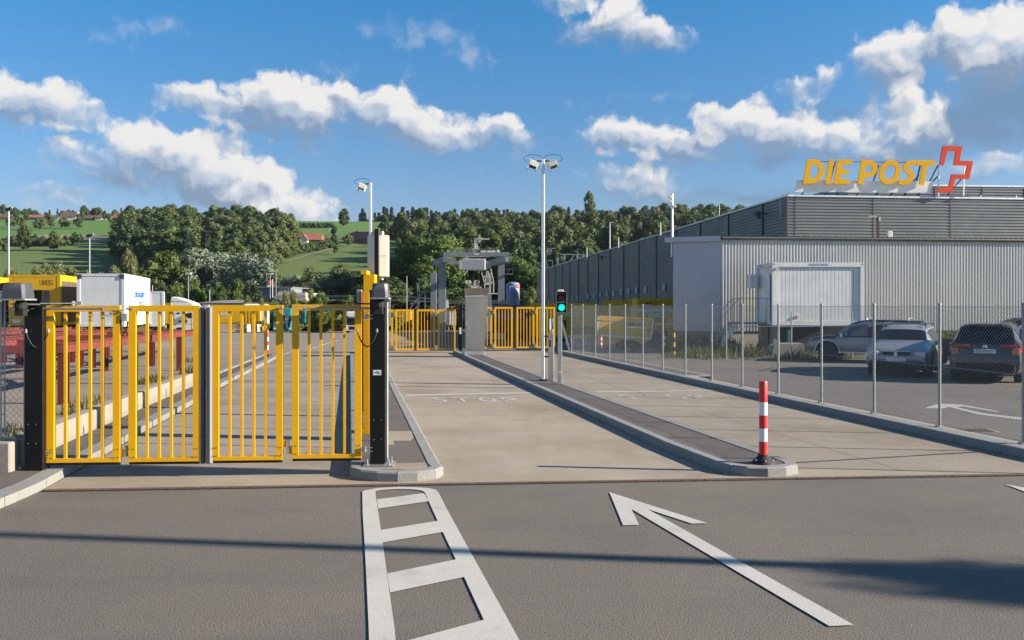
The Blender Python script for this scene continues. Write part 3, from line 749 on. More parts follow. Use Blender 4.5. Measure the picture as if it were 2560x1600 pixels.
c2_ = wood([(1000,608),(1120,598),(1400,598),(1760,585),(1900,590),(1900,720),(1020,720),(1012,640)], 24, 10, (15,21), 'broadleaf tree in the wood on the slope behind the crane', 'trees of the wood behind the crane', ['w0','w1','w2','d0','l0','w2','c0'], 330, 700, 2)
rr = random.Random(5); c3_ = 0
for k in range(76):
    u = 900 + k*4.9 + rr.uniform(-3,3); y = rr.uniform(870, 950); x = X(u, y); tree(rr.choice(['c0','c1']), (x,y,hz(x,y)-1), rr.uniform(15,23), 'dark conifer in the row along the ridge', 'tree', 'ridge_conifer', 'conifers along the ridge', 1.2); c3_ += 1
for k in range(34):
    u = -20 + k*13.5 + rr.uniform(-5,5); y = rr.uniform(1000, 1080); x = X(u, y); tree(rr.choice(['c0','d0','w0','w1']), (x,y,hz(x,y)+1), rr.uniform(8,14), 'tree in the row on the skyline behind the hilltop farms', 'tree', 'skyline_tree', 'trees on the skyline behind the farms', 1.15); c3_ += 1
for k in range(24):
    u = 1330 + k*19 + rr.uniform(-5,5); y = rr.uniform(700, 740); x = X(u, y); tree(rr.choice(['d0','w0','w1','c0','d1']), (x,y,hz(x,y)-1), rr.uniform(13,19), 'tree on the ridge of the wood beyond the grey hall', 'tree', 'ridge_tree', 'ridge trees beyond the grey hall', 1.1); c3_ += 1
print('WOOD', c1_, c2_, c3_)
p = on_hill(1473, 590); 
x_, y_ = X(1473, 690), 690; tree('w2', (x_,y_,hz(x_,y_)+1), 27, 'tall lone tree rising above the wood on the ridge', 'tree', 'tall_tree', None, .62)
# orchard and hedge rows on the left fields
for i, (u, v, h, lb) in enumerate([(55,573,7.5,'orchard tree next to the tall lamp mast on the bright field'),(98,576,8.5,'broad orchard tree third from the left on the bright field'),(126,570,8,'orchard tree below the white hilltop house'),(162,572,8,'orchard tree below the big barn'),(196,573,7.5,'last orchard tree before the open bright field'),(28,570,8,'orchard tree at the left edge of the bright field')]):
    p = on_hill(u, v); tree('f0' if i%2 else 'f1', p, h*1.15, lb, 'fruit tree', 'orchard_tree', 'orchard trees on the bright field', 1.15)
for i, (u, v, h, lb) in enumerate([(60,627,13,'big dark tree at the left end of the hedge above the meadow'),(134,627,10,'tree with a bare trunk at the edge of the lower meadow'),(190,613,6,'pair of shrubs at the right end of the hedge'),(14,634,5,'small round tree in the meadow beside the lamp mast')]):
    tree(['w1','w0','b1','f1'][i], on_hill(u, v), h, lb, 'tree', 'meadow_tree', None, .9)
for k in range(15): tree(['b0','b1'][k%2], on_hill(4+k*11.5, 616-(k%3)), 3.0+ (k*7%5)*.6, 'bush in the dark hedge between the stubble field and the meadow', 'bush', 'hedge_bush', 'hedge bushes above the lower meadow', 1.0)
for k in range(18):
    t_ = k/17; u = 690+t_*150; v = 652-34*t_**.8; tree(['b0','b1'][k%2], on_hill(u-3, v), 3.4+(k*5%4)*.5, 'bush in the hedge along the gravel track', 'bush', 'track_hedge_bush', 'hedge bushes along the track', .95)
for (u, v, h, key, lb) in [(728,570,11,'w0','round tree standing alone on the skyline of the middle meadow'),(700,566,10,'w1','round tree at the right end of the wooded ridge'),(838,637,5,'f1','small tree with a ring of bare earth beside the track'),(836,612,6,'d0','dark narrow tree at the top of the track'),(870,616,7,'f0','light green tree in front of the right farmhouse'),(708,612,9,'d0','dark tree beside the left farmhouse'),(745,630,6,'w0','bushy tree on the meadow side of the track'),(860,566,14,'w1','large tree on the skyline right of the white cloud'),(960,600,15,'w2','tall tree behind the right farmhouse'),(985,606,11,'w0','tree at the right edge of the meadow'),(835,590,7,'d1','tree between the two farmhouses')]:
    p = on_hill(u, v); tree(key, p, h, lb, 'tree', 'meadow_tree')
for k in range(12): tree('b1', on_hill(752+k*7, 570), 3.5, 'low bush in the hedge along the middle skyline', 'bush', 'skyline_bush', 'bushes along the middle skyline')
# trees beyond the yard
def yt(u, y, topv, key, label, w=1.0, name='leafy_tree', cat='tree'):
    z0 = gz(y); h = Z(topv, y) - z0; tree(key, (X(u,y), y, z0-.2), h, label, cat, name, None, w)
POP = [(40,230,665,'pale poplar behind the left yellow container'),(-5,225,676,'pale poplar at the left edge behind the trailers'),(105,225,668,'pale poplar just right of the tall lamp mast'),(128,230,655,'taller poplar above the yellow container roof'),(160,232,652,'wide poplar behind the left end of the white trailer'),(190,228,668,'poplar directly behind the middle of the white trailer'),(232,230,676,'poplar beside the middle lamp mast'),(262,230,680,'small poplar above the white trailer roof'),(298,232,668,'wind bent poplar left of the tall one'),(334,225,622,'tall wind bent poplar in front of the dark wood')]
for i, (u, y, tv, lb) in enumerate(POP): yt(u, y, tv, '_p%d'%(i%3), lb, 1.15 if i != 9 else .95, 'poplar_tree', 'poplar')
SIL = [(445,250,640,'s0','silver willow left of the pale crowns'),(500,245,628,'s1','silver willow with the palest crown'),(560,250,632,'s2','silver willow in the middle of the pale row'),(610,245,634,'s0','broad silver willow left of the meadow'),(660,240,650,'s1','silver willow at the foot of the meadow'),(690,235,690,'o0','olive willow behind the flag'),(410,240,636,'w1','dark green tree at the left end of the willow row'),
 (732,215,688,'s2','olive grey willow behind the pale office block'),(775,210,672,'o1','grey willow left of the silver bush'),(815,200,690,'s0','silver willow bush right of the office block'),(850,200,668,'o0','tall willow left of the white cabinet'),(880,205,680,'k0','dark tree behind the yellow terminal'),(905,200,690,'k1','dark tree hidden behind the white cabinet'),
 (965,190,700,'k0','dark tree right of the black post'),(1000,200,668,'k1','dark tree behind the lamp with a round head'),(1040,195,600,'n0','tall light green tree left of the crane'),(1075,185,640,'n1','light green tree behind the crane legs'),(1105,190,592,'n2','light tree behind the upper crane beam'),(1150,195,640,'n0','tree behind the hanging crane load'),(1190,190,650,'k0','dark tree behind the crane cab'),(1230,188,655,'n1','tree behind the right crane leg'),(1268,190,640,'n2','tall light tree behind the blue silo'),(1300,185,650,'n0','tree between the silo and the light mast'),(1335,180,668,'n1','tree at the far corner of the grey hall'),(1325,150,720,'o1','low tree against the far corner of the hall')]
for (u, y, tv, key, lb) in SIL: yt(u, y, tv, key, lb, 1.15)
for (u, y, tv, key, lb) in [(400,170,705,'k0','dark tree above the white container'),(440,165,712,'n1','light tree behind the rooftop of the white cab'),(485,160,700,'n2','green tree right of the white cab'),(540,158,705,'k1','dark tree above the low warehouse roof'),(590,165,700,'n0','light tree behind the warehouse'),(635,170,712,'k0','dark tree left of the Swiss flag'),
    (625,140,735,'_p0','young poplar in front of the office block left corner'),(660,135,742,'_p1','young poplar under the flagpole'),(720,138,728,'_p2','slim young poplar in front of the pale wall'),(740,140,722,'_p0','second slim poplar in front of the pale wall'),(785,128,718,'_p1','bushy bright poplar right of the office block'),(800,126,728,'n1','bright green tree beside the bushy poplar'),(870,130,738,'n2','small green tree left of the orange barrier post'),(830,150,752,'o1','low bush behind the folding gate')]:
    yt(u, y, tv, key, lb, .8 if key[0] != '_' else 1.0)
# low scrub at the yard's far edge
for k in range(26):
    u = 655 + k*11.5; y = 150 + (k*37 % 9); tree(['b0','b1','o1'][k%3], (X(u,y),y,gz(y)-.1), 2.6+(k*13%7)*.35, 'bush in the scrub along the far edge of the yard', 'bush', 'scrub_bush', 'scrub along the far edge of the yard', 1.6)
for k in range(20):
    u = 930 + k*22; y = 178 + (k*37 % 9); tree(['k0','k1','n0'][k%3], (X(u,y),y,gz(y)-.1), 7+(k*13%7)*.6, 'low dark tree in the belt behind the railway', 'tree', 'belt_tree', 'low trees behind the railway', 1.8)
# ---------------------------------------------------------------- gates
def ldir(A_, B_): d = Vector((B_[0]-A_[0], B_[1]-A_[1], 0)).normalized(); return d, Vector((-d.y, d.x, 0))
def lbox(b, A_, B_, u0, u1, z0, z1, th=.05, off=0):
    d, n = ldir(A_, B_); p = onl(u0, A_, B_); q = onl(u1, A_, B_); p = Vector((p.x,p.y,0))+n*off; q = Vector((q.x,q.y,0))+n*off
    return b.hbox(((p.x+q.x)/2,(p.y+q.y)/2,(z0+z1)/2), (q-p)/2, n*th/2, (0,0,(z1-z0)/2))
def leaf(par, A_, B_, u0, u1, s0, s1, bars, bw, zt, zb, rt, rb, th=.06, seal=True, label=None, bolts=True):
    b = MB()
    lbox(b, A_, B_, u0, u0+s0, zb, zt, th); lbox(b, A_, B_, u1-s1, u1, zb, zt, th)
    lbox(b, A_, B_, u0+s0, u1-s1, zt-rt, zt, th*.98); lbox(b, A_, B_, u0+s0, u1-s1, zb, zb+rb, th*.98)
    o = b.build('leaf_frame', M('yellow_paint'), par)
    if label: o['label'] = label
    bb = MB()
    for u in bars: lbox(bb, A_, B_, u-bw/2, u+bw/2, zb+rb, zt-rt, th*.5)
    bb.build('bars', M('yellow_paint'), o)
    if seal:
        b = MB(); d, n = ldir(A_, B_); p = onl(u0+1, A_, B_); q = onl(u1-1, A_, B_)
        b.tube([(p.x,p.y,zb-.018),(q.x,q.y,zb-.018)], .018, 8); b.build('bottom_seal', M('rubber'), o, 60)
    if bolts:
        b = MB(); d, n = ldir(A_, B_)
        for uu in (u0+3, u0+s0-5, u1-s1+4, u1-4):
            for zz in (zb+rb+.01, zb+rb+.11):
                p = onl(uu, A_, B_); c = Vector((p.x,p.y,zz)) - n*(th/2); b.tube([c, c-n*.006], .006, 6)
        b.build('bolts', M('dark_plastic'), o)
    return o
GA, GB = (-5.776, 10.98), (-1.66, 11.24)
gd, gn = ldir(GA, GB)
def L3(u, v, off=0):          # point on the gate plane, moved off it towards the back
    p = onl(u, GA, GB); return Vector((p.x, p.y, Z(v, p.y))) + gn*off
def loop(b, a, c, drop, r, n=14):
    pts = []
    for i in range(n+1):
        t = i/n; p = a.lerp(c, t); p.z -= drop*math.sin(pi*t)**.75; pts.append(p)
    b.tube(pts, r, 6)
def big_post(par, u0, u1, vtop, zbase, yfront, dep=.17):
    b = MB(); x0, x1 = X(u0, yfront), X(u1, yfront); zt = Z(vtop, yfront)
    b.cbox(x0, x1, yfront, yfront+dep, zbase, zt, .006); o = b.build('post', M('black_paint'), par)
    return o, x0, x1, zt
def hood(par, c, w, d, h, side):
    """grey drive housing: tapering box on a pale rim"""
    b = MB(); x, y, z = c
    def ring(s_, zz, r=.03):
        hw, hd = w/2*s_, d/2*s_
        return [(x-hw+r,y-hd,zz),(x+hw-r,y-hd,zz),(x+hw,y-hd+r,zz),(x+hw,y+hd-r,zz),(x+hw-r,y+hd,zz),(x-hw+r,y+hd,zz),(x-hw,y+hd-r,zz),(x-hw,y-hd+r,zz)]
    rs = [ring(1,z), ring(.99,z+h*.2), ring(.93,z+h*.55), ring(.86,z+h*.93), ring(.78,z+h)]
    vs = [p for r in rs for p in r]; fs = [tuple(range(7,-1,-1)), tuple(range(32,40))]
    for k in range(4):
        for i in range(8): j=(i+1)%8; fs.append((k*8+i,k*8+j,k*8+8+j,k*8+8+i))
    b.add(vs, fs); o = b.build('drive_housing', M('dark_plastic'), par, 35)
    b = MB(); b.box(x-w/2-.006,x+w/2+.006,y-d/2-.006,y+d/2+.006,z-.018,z); b.build('rim', M('galv_matt'), o)
    b = MB(); b.lathe((x+side*w*.12,y,z-.13), [(.06,0),(.07,.02),(.07,.08),(.05,.11)], 14); b.box(x-.05+side*w*.12,x+.05+side*w*.12,y-.05,y+.05,z-.2,z-.13); b.build('drive_motor', M('under'), o)
    return o
def hinge(par, u0, u1, v):
    b = MB(); a = L3(u0, v); c = L3(u1, v)
    for dz in (-.022, .022): b.beam(a+Vector((0,0,dz))-gn*.05, c+Vector((0,0,dz))-gn*.05, .02, .008)
    m_ = a.lerp(c,.6)-gn*.05; b.lathe(m_+Vector((0,0,-.035)), [(.016,0),(.016,.07)], 8)
    b.tube([c-gn*.05, c+gd*.09-gn*.05], .008, 6); b.build('hinge', M('galv'), par)
# left gate
g1 = thing('folding_gate', (GA[0], GA[1], .12), 'left half of the yellow front folding gate, hung on the black post by the wall', 'gate', 'halves of the front folding gate')
ps, px0, px1, pzt = big_post(g1, 60.5, 107, 725, .115, 10.88)
b = MB(); yy = 10.88-.004
b.box(X(69,yy),X(92,yy),yy,yy+.003,Z(1111,yy),Z(1059,yy)); b.build('inspection_plate', M('black_paint'), ps)
b = MB()
for u in (70.5,90):
    for v in (1061,1109): b.tube([(X(u,yy),yy,Z(v,yy)),(X(u,yy),yy-.005,Z(v,yy))], .007, 6)
b.each('screw', M('galv'), ps)
zt, zb = 2.092, .195
leaf(g1, GA, GB, 118.7, 301.6, 18.5, 17.5, [164,195,226,256.5], 7.2, zt, zb, .075, .048)
leaf(g1, GA, GB, 323, 500, 18.5, 16, [368,398.5,428.6,458.7], 6.8, zt, zb, .075, .048)
b = MB(); lbox(b, GA, GB, 500, 503.5, zb-.02, zt-.015, .05); b.build('edge_strip', M('seal_alu'), g1)
b = MB(); lbox(b, GA, GB, 503.5, 512.5, zb-.03, zt-.03, .07); b.build('rubber_edge', M('rubber'), g1)
hood(g1, (X(45,10.72), 10.72, Z(747,10.72)), .29, .26, .185, 1)
b = MB(); a = L3(86,771.5,-.09); c = L3(262,771.5,-.09); b.tube([a,a.lerp(c,.96),c], .0145, 10); b.tube([c-gd*.012,c+gd*.02], .022, 8)
for dz in (-.02,.02): b.beam(c+Vector((0,0,dz)), L3(322,771.5,-.05)+Vector((0,0,dz)), .012, .006)
b.tube([L3(318,771.5,-.05), L3(335,771.5,-.04)], .012, 8); b.build('push_rod', M('galv'), g1, 50)
b = MB(); a = L3(42,760,-.16); c = L3(112,761,-.12); b.beam(a, c, .035, .018); b.beam(c+Vector((0,0,.012)), L3(190,758,-.02)+Vector((0,0,.0)), .028, .010)
b.lathe(L3(184,758,-.02)+Vector((0,0,-.025)), [(.02,0),(.02,.05)], 10); b.hbox(L3(197,758,0), gd*.035, gn*.02, (0,0,.022)); b.build('drive_arm', M('galv_matt'), g1)
b = MB()
for k in range(4): b.lathe(L3(66+k*4.5,771+ (k%2)*5,-.12), [(.011,0),(.011,.03)], 8, 'y')
b.hbox(L3(60,770,-.10), gd*.07, gn*.04, (0,0,.03)); b.build('pivot_bracket', M('steel'), g1)
b = MB(); loop(b, L3(78.5,829,-.14), L3(126,829,-.06), .19, .0085); b.build('cable', M('rubber'), g1, 60)
b = MB()
for u, o_ in ((78.5,-.14),(126,-.06)): b.lathe(L3(u,829,o_)+Vector((0,0,-.01)), [(.014,0),(.014,.035),(.009,.045)], 8)
b.build('cable_gland', M('galv'), g1)
hinge(g1, 98, 119, 793); hinge(g1, 98, 119, 1130)
b = MB(); lbox(b, GA, GB, 307, 318, Z(803,11.05), Z(784,11.05), .05, -.02); b.build('junction_box', M('galv_matt'), g1)
b = MB(); loop(b, L3(303,800,-.02), L3(321,803,-.02), .14, .010); b.build('hinge_cable', M('rubber'), g1, 60)
b = MB(); lbox(b, GA, GB, 303, 312, .215+.04, .215+.13, .03); lbox(b, GA, GB, 313, 323, .30, .39, .03); b.each('fold_hinge', M('yellow_paint'), g1)
b = MB(); lbox(b, GA, GB, 311.5, 319, .22+.04, .39, .045); b.build('fold_knuckle', M('galv_matt'), g1)
# right gate
g2 = thing('folding_gate', (-1.66, 11.24, .12), 'right half of the yellow front folding gate, hung on the kerbed island post', 'gate', 'halves of the front folding gate')
ps, px0, px1, pzt = big_post(g2, 925, 963.5, 726, .115, 11.22)
b = MB(); yy = 11.22-.004; b.box(X(932.5,yy),X(953,yy),yy,yy+.002,Z(938,yy),Z(925,yy)); st = b.build('sticker', M('white_print'), ps)
b = MB(); pts = [(X(935+16*i/8,yy-.001),yy-.001,Z(933.5-4.5*sin(pi*i/8),yy)) for i in range(9)]
b.tube(pts, .004, 4); b.build('sticker_emblem', M('navy_print'), ps)
b = MB()
for u in (935,953.5):
    for v in (1050,1099): b.tube([(X(u,yy),yy,Z(v,yy)),(X(u,yy),yy-.005,Z(v,yy))], .007, 6)
b.each('screw', M('galv'), ps)
b = MB(); yb = 11.12; b.box(X(907,yb),X(981,yb),yb,yb+.33,.118,.135); pb_ = b.build('base_plate', M('galv'), g2)
b = MB()
for u in (917,972):
    for y_ in (yb+.05, yb+.27): b.tube([(X(u,yb),y_,.13),(X(u,yb),y_,.205)], .009, 6); b.tube([(X(u,yb),y_,.135),(X(u,yb),y_,.152)], .018, 6)
b.each('anchor_bolt', M('galv'), pb_)
leaf(g2, GA, GB, 532.5, 707.4, 15.5, 16.5, [574.6,604.5,634.3,664], 6.6, zt+.005, zb+.005, .075, .048)
leaf(g2, GA, GB, 731, 903.9, 16, 16.5, [772.7,802.4,832,861.6], 6.4, zt+.012, zb+.02, .075, .048)
b = MB(); lbox(b, GA, GB, 526.5, 532.5, zb-.02, zt-.015, .06); b.build('edge_strip', M('white_refl'), g2)
b = MB(); lbox(b, GA, GB, 517, 526.5, zb-.03, zt-.03, .08); b.build('rubber_edge', M('dark_plastic'), g2)
b = MB(); lbox(b, GA, GB, 505, 514, 2.03, 2.085, .06); lbox(b, GA, GB, 514, 523, 2.05, 2.10, .07); b.build('latch', M('seal_alu'), g2)
hood(g2, (X(952,11.05), 11.05, Z(744,11.05)), .205, .24, .175, -1)
b = MB(); a = L3(926,771,-.09); c = L3(764,771,-.09); b.tube([a,a.lerp(c,.96),c], .0145, 10); b.tube([c+gd*.012,c-gd*.02], .022, 8)
for dz in (-.02,.02): b.beam(c+Vector((0,0,dz)), L3(704,771,-.05)+Vector((0,0,dz)), .012, .006)
b.tube([L3(708,771,-.05), L3(694,771,-.04)], .012, 8); b.build('push_rod', M('galv'), g2, 50)
b = MB(); a = L3(950,760,-.16); c = L3(893,759,-.12); b.beam(a, c, .035, .018); b.beam(c+Vector((0,0,.012)), L3(838,757,-.02), .028, .010)
b.hbox(L3(830,757,0), gd*.06, gn*.02, (0,0,.022)); b.build('drive_arm', M('under'), g2)
b = MB(); b.hbox(L3(944,768,-.10), gd*.06, gn*.04, (0,0,.035)); b.hbox(L3(950,776,-.10), gd*.035, gn*.03, (0,0,.03)); b.build('pivot_bracket', M('under'), g2)
b = MB(); loop(b, L3(895,828,-.06), L3(944.5,828,-.12), .185, .0085); b.build('cable', M('rubber'), g2, 60)
b = MB()
for u, o_ in ((895,-.06),(944.5,-.12)): b.lathe(L3(u,828,o_)+Vector((0,0,-.01)), [(.014,0),(.014,.035),(.009,.045)], 8)
b.build('cable_gland', M('steel'), g2)
hinge(g2, 932, 908, 792); hinge(g2, 932, 902, 1122)
b = MB(); lbox(b, GA, GB, 714.5, 723, Z(802,11.15), Z(784,11.15), .05, -.02); lbox(b, GA, GB, 715.5, 721, Z(822,11.15), Z(802,11.15), .03, -.02); b.build('junction_box', M('galv_matt'), g2)
b = MB(); loop(b, L3(712,812,-.02), L3(726,795,-.02), .10, .010); b.build('hinge_cable', M('rubber'), g2, 60)
b = MB(); lbox(b, GA, GB, 723, 731, .27, .355, .03); lbox(b, GA, GB, 707.5, 716, .355, .445, .03); b.each('fold_hinge', M('yellow_paint'), g2)
b = MB(); lbox(b, GA, GB, 716, 723, .27, .445, .045); b.build('fold_knuckle', M('galv_matt'), g2)
# far gates
def far_gate(name_lbl, A_, B_, leaves, zt, zb, seal, par_u, grp):
    p = onl(par_u, A_, B_); g = thing('folding_gate', (p.x, p.y, 0), name_lbl, 'gate', grp)
    for (u0, u1, bars) in leaves: leaf(g, A_, B_, u0, u1, 4.6, 4.6, bars, 2.1, zt, zb, .085, .075, .08, False, None, False)
    b = MB(); lbox(b, A_, B_, seal[0], seal[1], zb, zt-.04, .09); b.build('rubber_edge', M('rubber'), g)
    b = MB()
    for u in seal[2]:
        lbox(b, A_, B_, u, u+3.5, zt-.30, zt-.12, .12, -.06); lbox(b, A_, B_, u-1, u+4.5, zb+.02, zb+.22, .1, -.05)
    b.each('fold_hinge', M('galv'), g); return g
FA_, FB_ = (X(950,39.6), 39.6), (X(1140,39.9), 39.9)
far_gate('left half of the far left yellow gate, next to the black front post', FA_, FB_, [(944,982.7,[950,957,964,971]), (988.5,1034.8,[999.8,1007.7,1015.5,1023.4])], 1.90, .11, (1036,1038.5,(983.5,)), 950, 'halves of the far left yellow gate')
g = far_gate('right half of the far left yellow gate, hung beside the steel cabinet', FA_, FB_, [(1041.8,1087.7,[1053.5,1061.4,1069,1077]), (1094,1139,[1105,1113,1121,1128.7])], 1.90, .11, (1038.8,1041.2,(1089,)), 1140, 'halves of the far left yellow gate')
b = MB(); yy = 39.6; b.cbox(X(1146,yy), X(1156.4,yy), yy, yy+.2, 0.1, Z(762,yy), .01); ps = b.build('post', M('black_paint'), g)
b = MB(); b.box(X(1148,yy), X(1153.5,yy), yy-.006, yy, Z(835,yy), Z(819,yy)); b.build('sticker', M('white_print'), ps)
RA_, RB_ = (X(1215,41.6), 41.6), (X(1390,41.9), 41.9)
far_gate('left half of the far right yellow gate, next to the steel cabinet', RA_, RB_, [(1180,1230.5,[1190,1199,1208,1218]), (1236,1281.8,[1247.3,1255.4,1262.8,1270.7])], 2.0, .11, (1283.3,1286.3,(1231.5,)), 1190, 'halves of the far right yellow gate')
far_gate('right half of the far right yellow gate, behind the traffic light', RA_, RB_, [(1291,1336,[1301.7,1309.5,1317,1324.8]), (1340.5,1387.6,[1350,1359,1368,1377])], 2.0, .11, (1286.8,1290,(1336.5,)), 1390, 'halves of the far right yellow gate')
# ---------------------------------------------------------------- chain link fences
def link(b, a, c, z0, z1, pitch, r):
    """diamond wires across a panel from a to c (2D points)"""
    a = Vector(a); c = Vector(c); L = (c-a).length; d = (c-a)/L; n_ = Vector((-d.y, d.x)); hgt = z1-z0; k = -int(hgt/pitch)-1
    while k*pitch < L:
        for sgn in (1, -1):
            s0 = k*pitch; s1 = s0 + hgt
            e0, e1 = max(0, s0), min(L, s1)
            if e1 > e0:
                q0, q1 = (z0+(e0-s0), z0+(e1-s0)) if sgn > 0 else (z1-(e0-s0), z1-(e1-s0))
                p = Vector((*(a+d*e0), q0)); q = Vector((*(a+d*e1), q1)); w = Vector((d.x*r,d.y*r,-sgn*r))*.8; o_ = Vector((n_.x*r,n_.y*r,0))
                b.add([p-w, p+w*.3+o_, p+w*.3-o_, q-w, q+w*.3+o_, q+w*.3-o_], [(0,1,4,3),(1,2,5,4),(2,0,3,5)])
        k += 1
fx = lambda y: 6.94 - .1881*(y-14.77)
t = thing('chain_link_fence', (fx(14.77), 14.77, .13), 'tall galvanised chain link fence along the right kerb beside the parked cars', 'fence')
ys_ = [14.77+1.815*k for k in range(-2, 14)]; pb0 = None
for y in ys_:
    b = MB(); b.tube([(fx(y),y,.12),(fx(y),y,2.10)], .0235, 10); b.lathe((fx(y),y,2.10), [(.03,0),(.03,.015),(.012,.03)], 10)
    b.box(fx(y)-.06,fx(y)+.06,y-.05,y+.05,.12,.135); b.tube([(fx(y)-.055,y,.13),(fx(y)-.055,y,.165)], .008, 6)
    b.build('post', M('galv_matt'), t, 60)
b = MB(); ye = ys_[-1]
link(b, (fx(ys_[0]), ys_[0]), (fx(ye), ye), .16, 2.07, .064, .0019); b.build('wire_mesh', M('wire'), t)
b = MB()
for z in (.16, 1.1, 2.07): b.tube([(fx(ys_[0]),ys_[0],z),(fx(ye),ye,z)], .0035, 4)
b.build('tension_wire', M('galv'), t)
b = MB(); y0 = ys_[0]; b.tube([(fx(y0),y0,1.95),(fx(y0+1.8),y0+1.8,.2)], .022, 8); b.build('brace', M('galv_matt'), t)
# fence along the left island, seen edge on
lx = lambda y: -1.575 - .177*(y-11.42)
t = thing('chain_link_fence', (lx(11.42), 11.42, .12), 'chain link fence seen edge on, running back from the black gate post', 'fence')
ys2 = [11.42+1.85*k for k in range(0, 14)]
for y in ys2:
    b = MB(); b.tube([(lx(y),y,.12),(lx(y),y,2.12)], .024, 8); b.lathe((lx(y),y,2.12), [(.028,0),(.028,.012)], 8); b.build('post', M('galv_matt'), t, 60)
b = MB(); link(b, (lx(ys2[0]), ys2[0]), (lx(ys2[-1]), ys2[-1]), .16, 2.08, .068, .0017); b.build('wire_mesh', M('wire'), t)
# left end fence panel
yf = 10.98
t = thing('wire_fence', (X(30,yf), yf, .45), 'narrow galvanised fence panel between the left gate post and the frame edge', 'fence panel')
b = MB()
for u in (-60, 2.5): b.tube([(X(u,yf),yf,Z(1103,yf)),(X(u,yf),yf,Z(728,yf))], .010, 8)
b.tube([(X(11.5,yf),yf,Z(1092,yf)),(X(11.5,yf),yf,Z(735,yf))], .010, 8)
for v in (855,970,1036): b.tube([(X(2,yf),yf,Z(v,yf)),(X(12,yf),yf,Z(v,yf))], .006, 6)
b.tube([(X(-60,yf),yf,Z(731,yf)),(X(15,yf),yf,Z(731,yf))], .014, 8); b.build('frame', M('galv'), t, 60)
b = MB(); link(b, (X(12,yf),yf), (X(56,yf),yf), Z(1108,yf), Z(738,yf), .075, .0018); link(b, (X(-60,yf),yf), (X(2,yf),yf), Z(1100,yf), Z(738,yf), .075, .0018); b.build('wire_mesh', M('galv'), t)
b = MB(); b.tube([(X(2,yf),yf,Z(914,yf)),(X(54,yf),yf,Z(914,yf))], .011, 8); b.build('rail', M('galv'), t, 60)
b = MB(); b.tube([(X(57,yf),yf+.06,.13),(X(57,yf),yf+.06,Z(765,yf))], .022, 10); b.tube([(X(-8,yf),yf,Z(1098,yf)),(X(33,yf),yf,Z(1098,yf))], .024, 10)
b.box(X(33.5,yf),X(42,yf),yf-.03,yf+.03,Z(1168,yf),Z(1092,yf)); b.box(X(42,yf),X(56,yf),yf-.03,yf+.03,Z(1172,yf),Z(1166,yf)); b.build('corner_bracket', M('galv_matt'), t)
# low walls on the left
t = MB(); t.cbox(-14, X(23.5,10.78), 10.78, 11.1, .1, Z(1107,10.78), .015); t.base = Vector((-8, 10.78, .1)); o = t.build('concrete_wall', M('concrete_wall')); tag(o, 'pale concrete wall stub at the left frame edge under the wire fence', 'wall')
wp = [(-6.22,11.75),(-6.33,12.6),(-6.9,16),(-7.8,22.3)]; b = MB()
for i in range(3):
    (x0,y0),(x1,y1) = wp[i], wp[i+1]; hh = .30
    b.add([(x0,y0,.1),(x1,y1,.1),(x1,y1,.12+hh-.02),(x0,y0,.12+hh-.02),(x0-.02,y0,.12+hh),(x1-.02,y1,.12+hh),(x1-.2,y1,.12+hh),(x0-.2,y0,.12+hh),(x1-.2,y1,.1),(x0-.2,y0,.1)],
          [(0,1,2,3),(3,2,5,4),(4,5,6,7),(7,6,8,9)] + ([(0,3,4,7,9)] if i == 0 else []) + ([(1,8,6,5,2)] if i == 2 else []))
b.base = Vector((-6.3, 11.8, .1)); o = b.build('concrete_wall', M('concrete_wall')); tag(o, 'long low concrete retaining wall between the left pavement and the yard', 'wall')
b = kerb('kerb', [(-9.75,36.2),(-8.35,25.6),(-7.85,22.5)][::-1], w=.14, h=.16)
# flexible bollards
def bollard(loc, h, r, label):
    t = thing('bollard', loc, label, 'bollard', 'red and white flexible bollards')
    b = MB(); b.lathe(loc, [(.155,0),(.15,.012),(.10,.05),(.075,.085),(.062,.095),(.062,.11)], 20); f_ = b.build('base', M('rubber'), t, 40)
    b = MB()
    for k in range(6):
        a = k*pi/3+.5; c = Vector(loc)+Vector((.118*cos(a),.118*sin(a),.035)); b.tube([c, c+Vector((0,0,.02))], .012, 6)
    b.build('fixing_bolts', M('galv'), f_)
    n = 5; z0 = .11; seg = (h-z0)/(n+.6); z = z0; 
    lz = Vector(loc)
    b = MB(); bm2 = MB(); hs = [1,1,1,1,1.6]
    for k in range(n):
        hh = seg*hs[k]; (b if k % 2 == 0 else bm2).lathe(lz+Vector((0,0,z)), [(r,0),(r,hh)] if k < 4 else [(r,0),(r*1.02,hh*.97),(r*.93,hh)], 20); z += hh
    b.each('red_band', M('red_paint'), t, 40); bm2.each('white_band', M('white_refl'), t, 40); return t
bollard((X(1908,11.42), 11.42, .113), 1.03, .051, 'red and white flexible bollard at the near tip of the centre island')
bollard((X(668.5,34.8), 34.8, .113), 1.02, .052, 'red and white bollard far off behind the bars of the front gate')
def small_bollard(u, v0, v1, c1, c2, name, label, y=None):
    y = y or F*(H)/(v1-HV); b = MB(); h = Z(v0,y)-Z(v1,y); n = 5; x = X(u,y); t = thing(name, (x,y,Z(v1,y)), label, 'bollard')
    b2 = MB()
    for k in range(n): (b if k % 2 == 0 else b2).lathe((x,y,Z(v1,y)+h*k/n), [(.05,0),(.05,h/n)], 10)
    b.each('band', M(c1), t, 40); b2.each('pale_band', M(c2), t, 40)
small_bollard(1502.5,838,868,'red_paint','white_refl','marker_post','red and white marker post in front of the tilted yellow trailer', 36.6)
small_bollard(1661.5,834,872,'red_paint','white_refl','marker_post','red and white marker post left of the black and yellow one', 40)
small_bollard(1685,832,890,'yellow_side','under','marker_post','black and yellow striped marker post in front of the annex corner', 38)
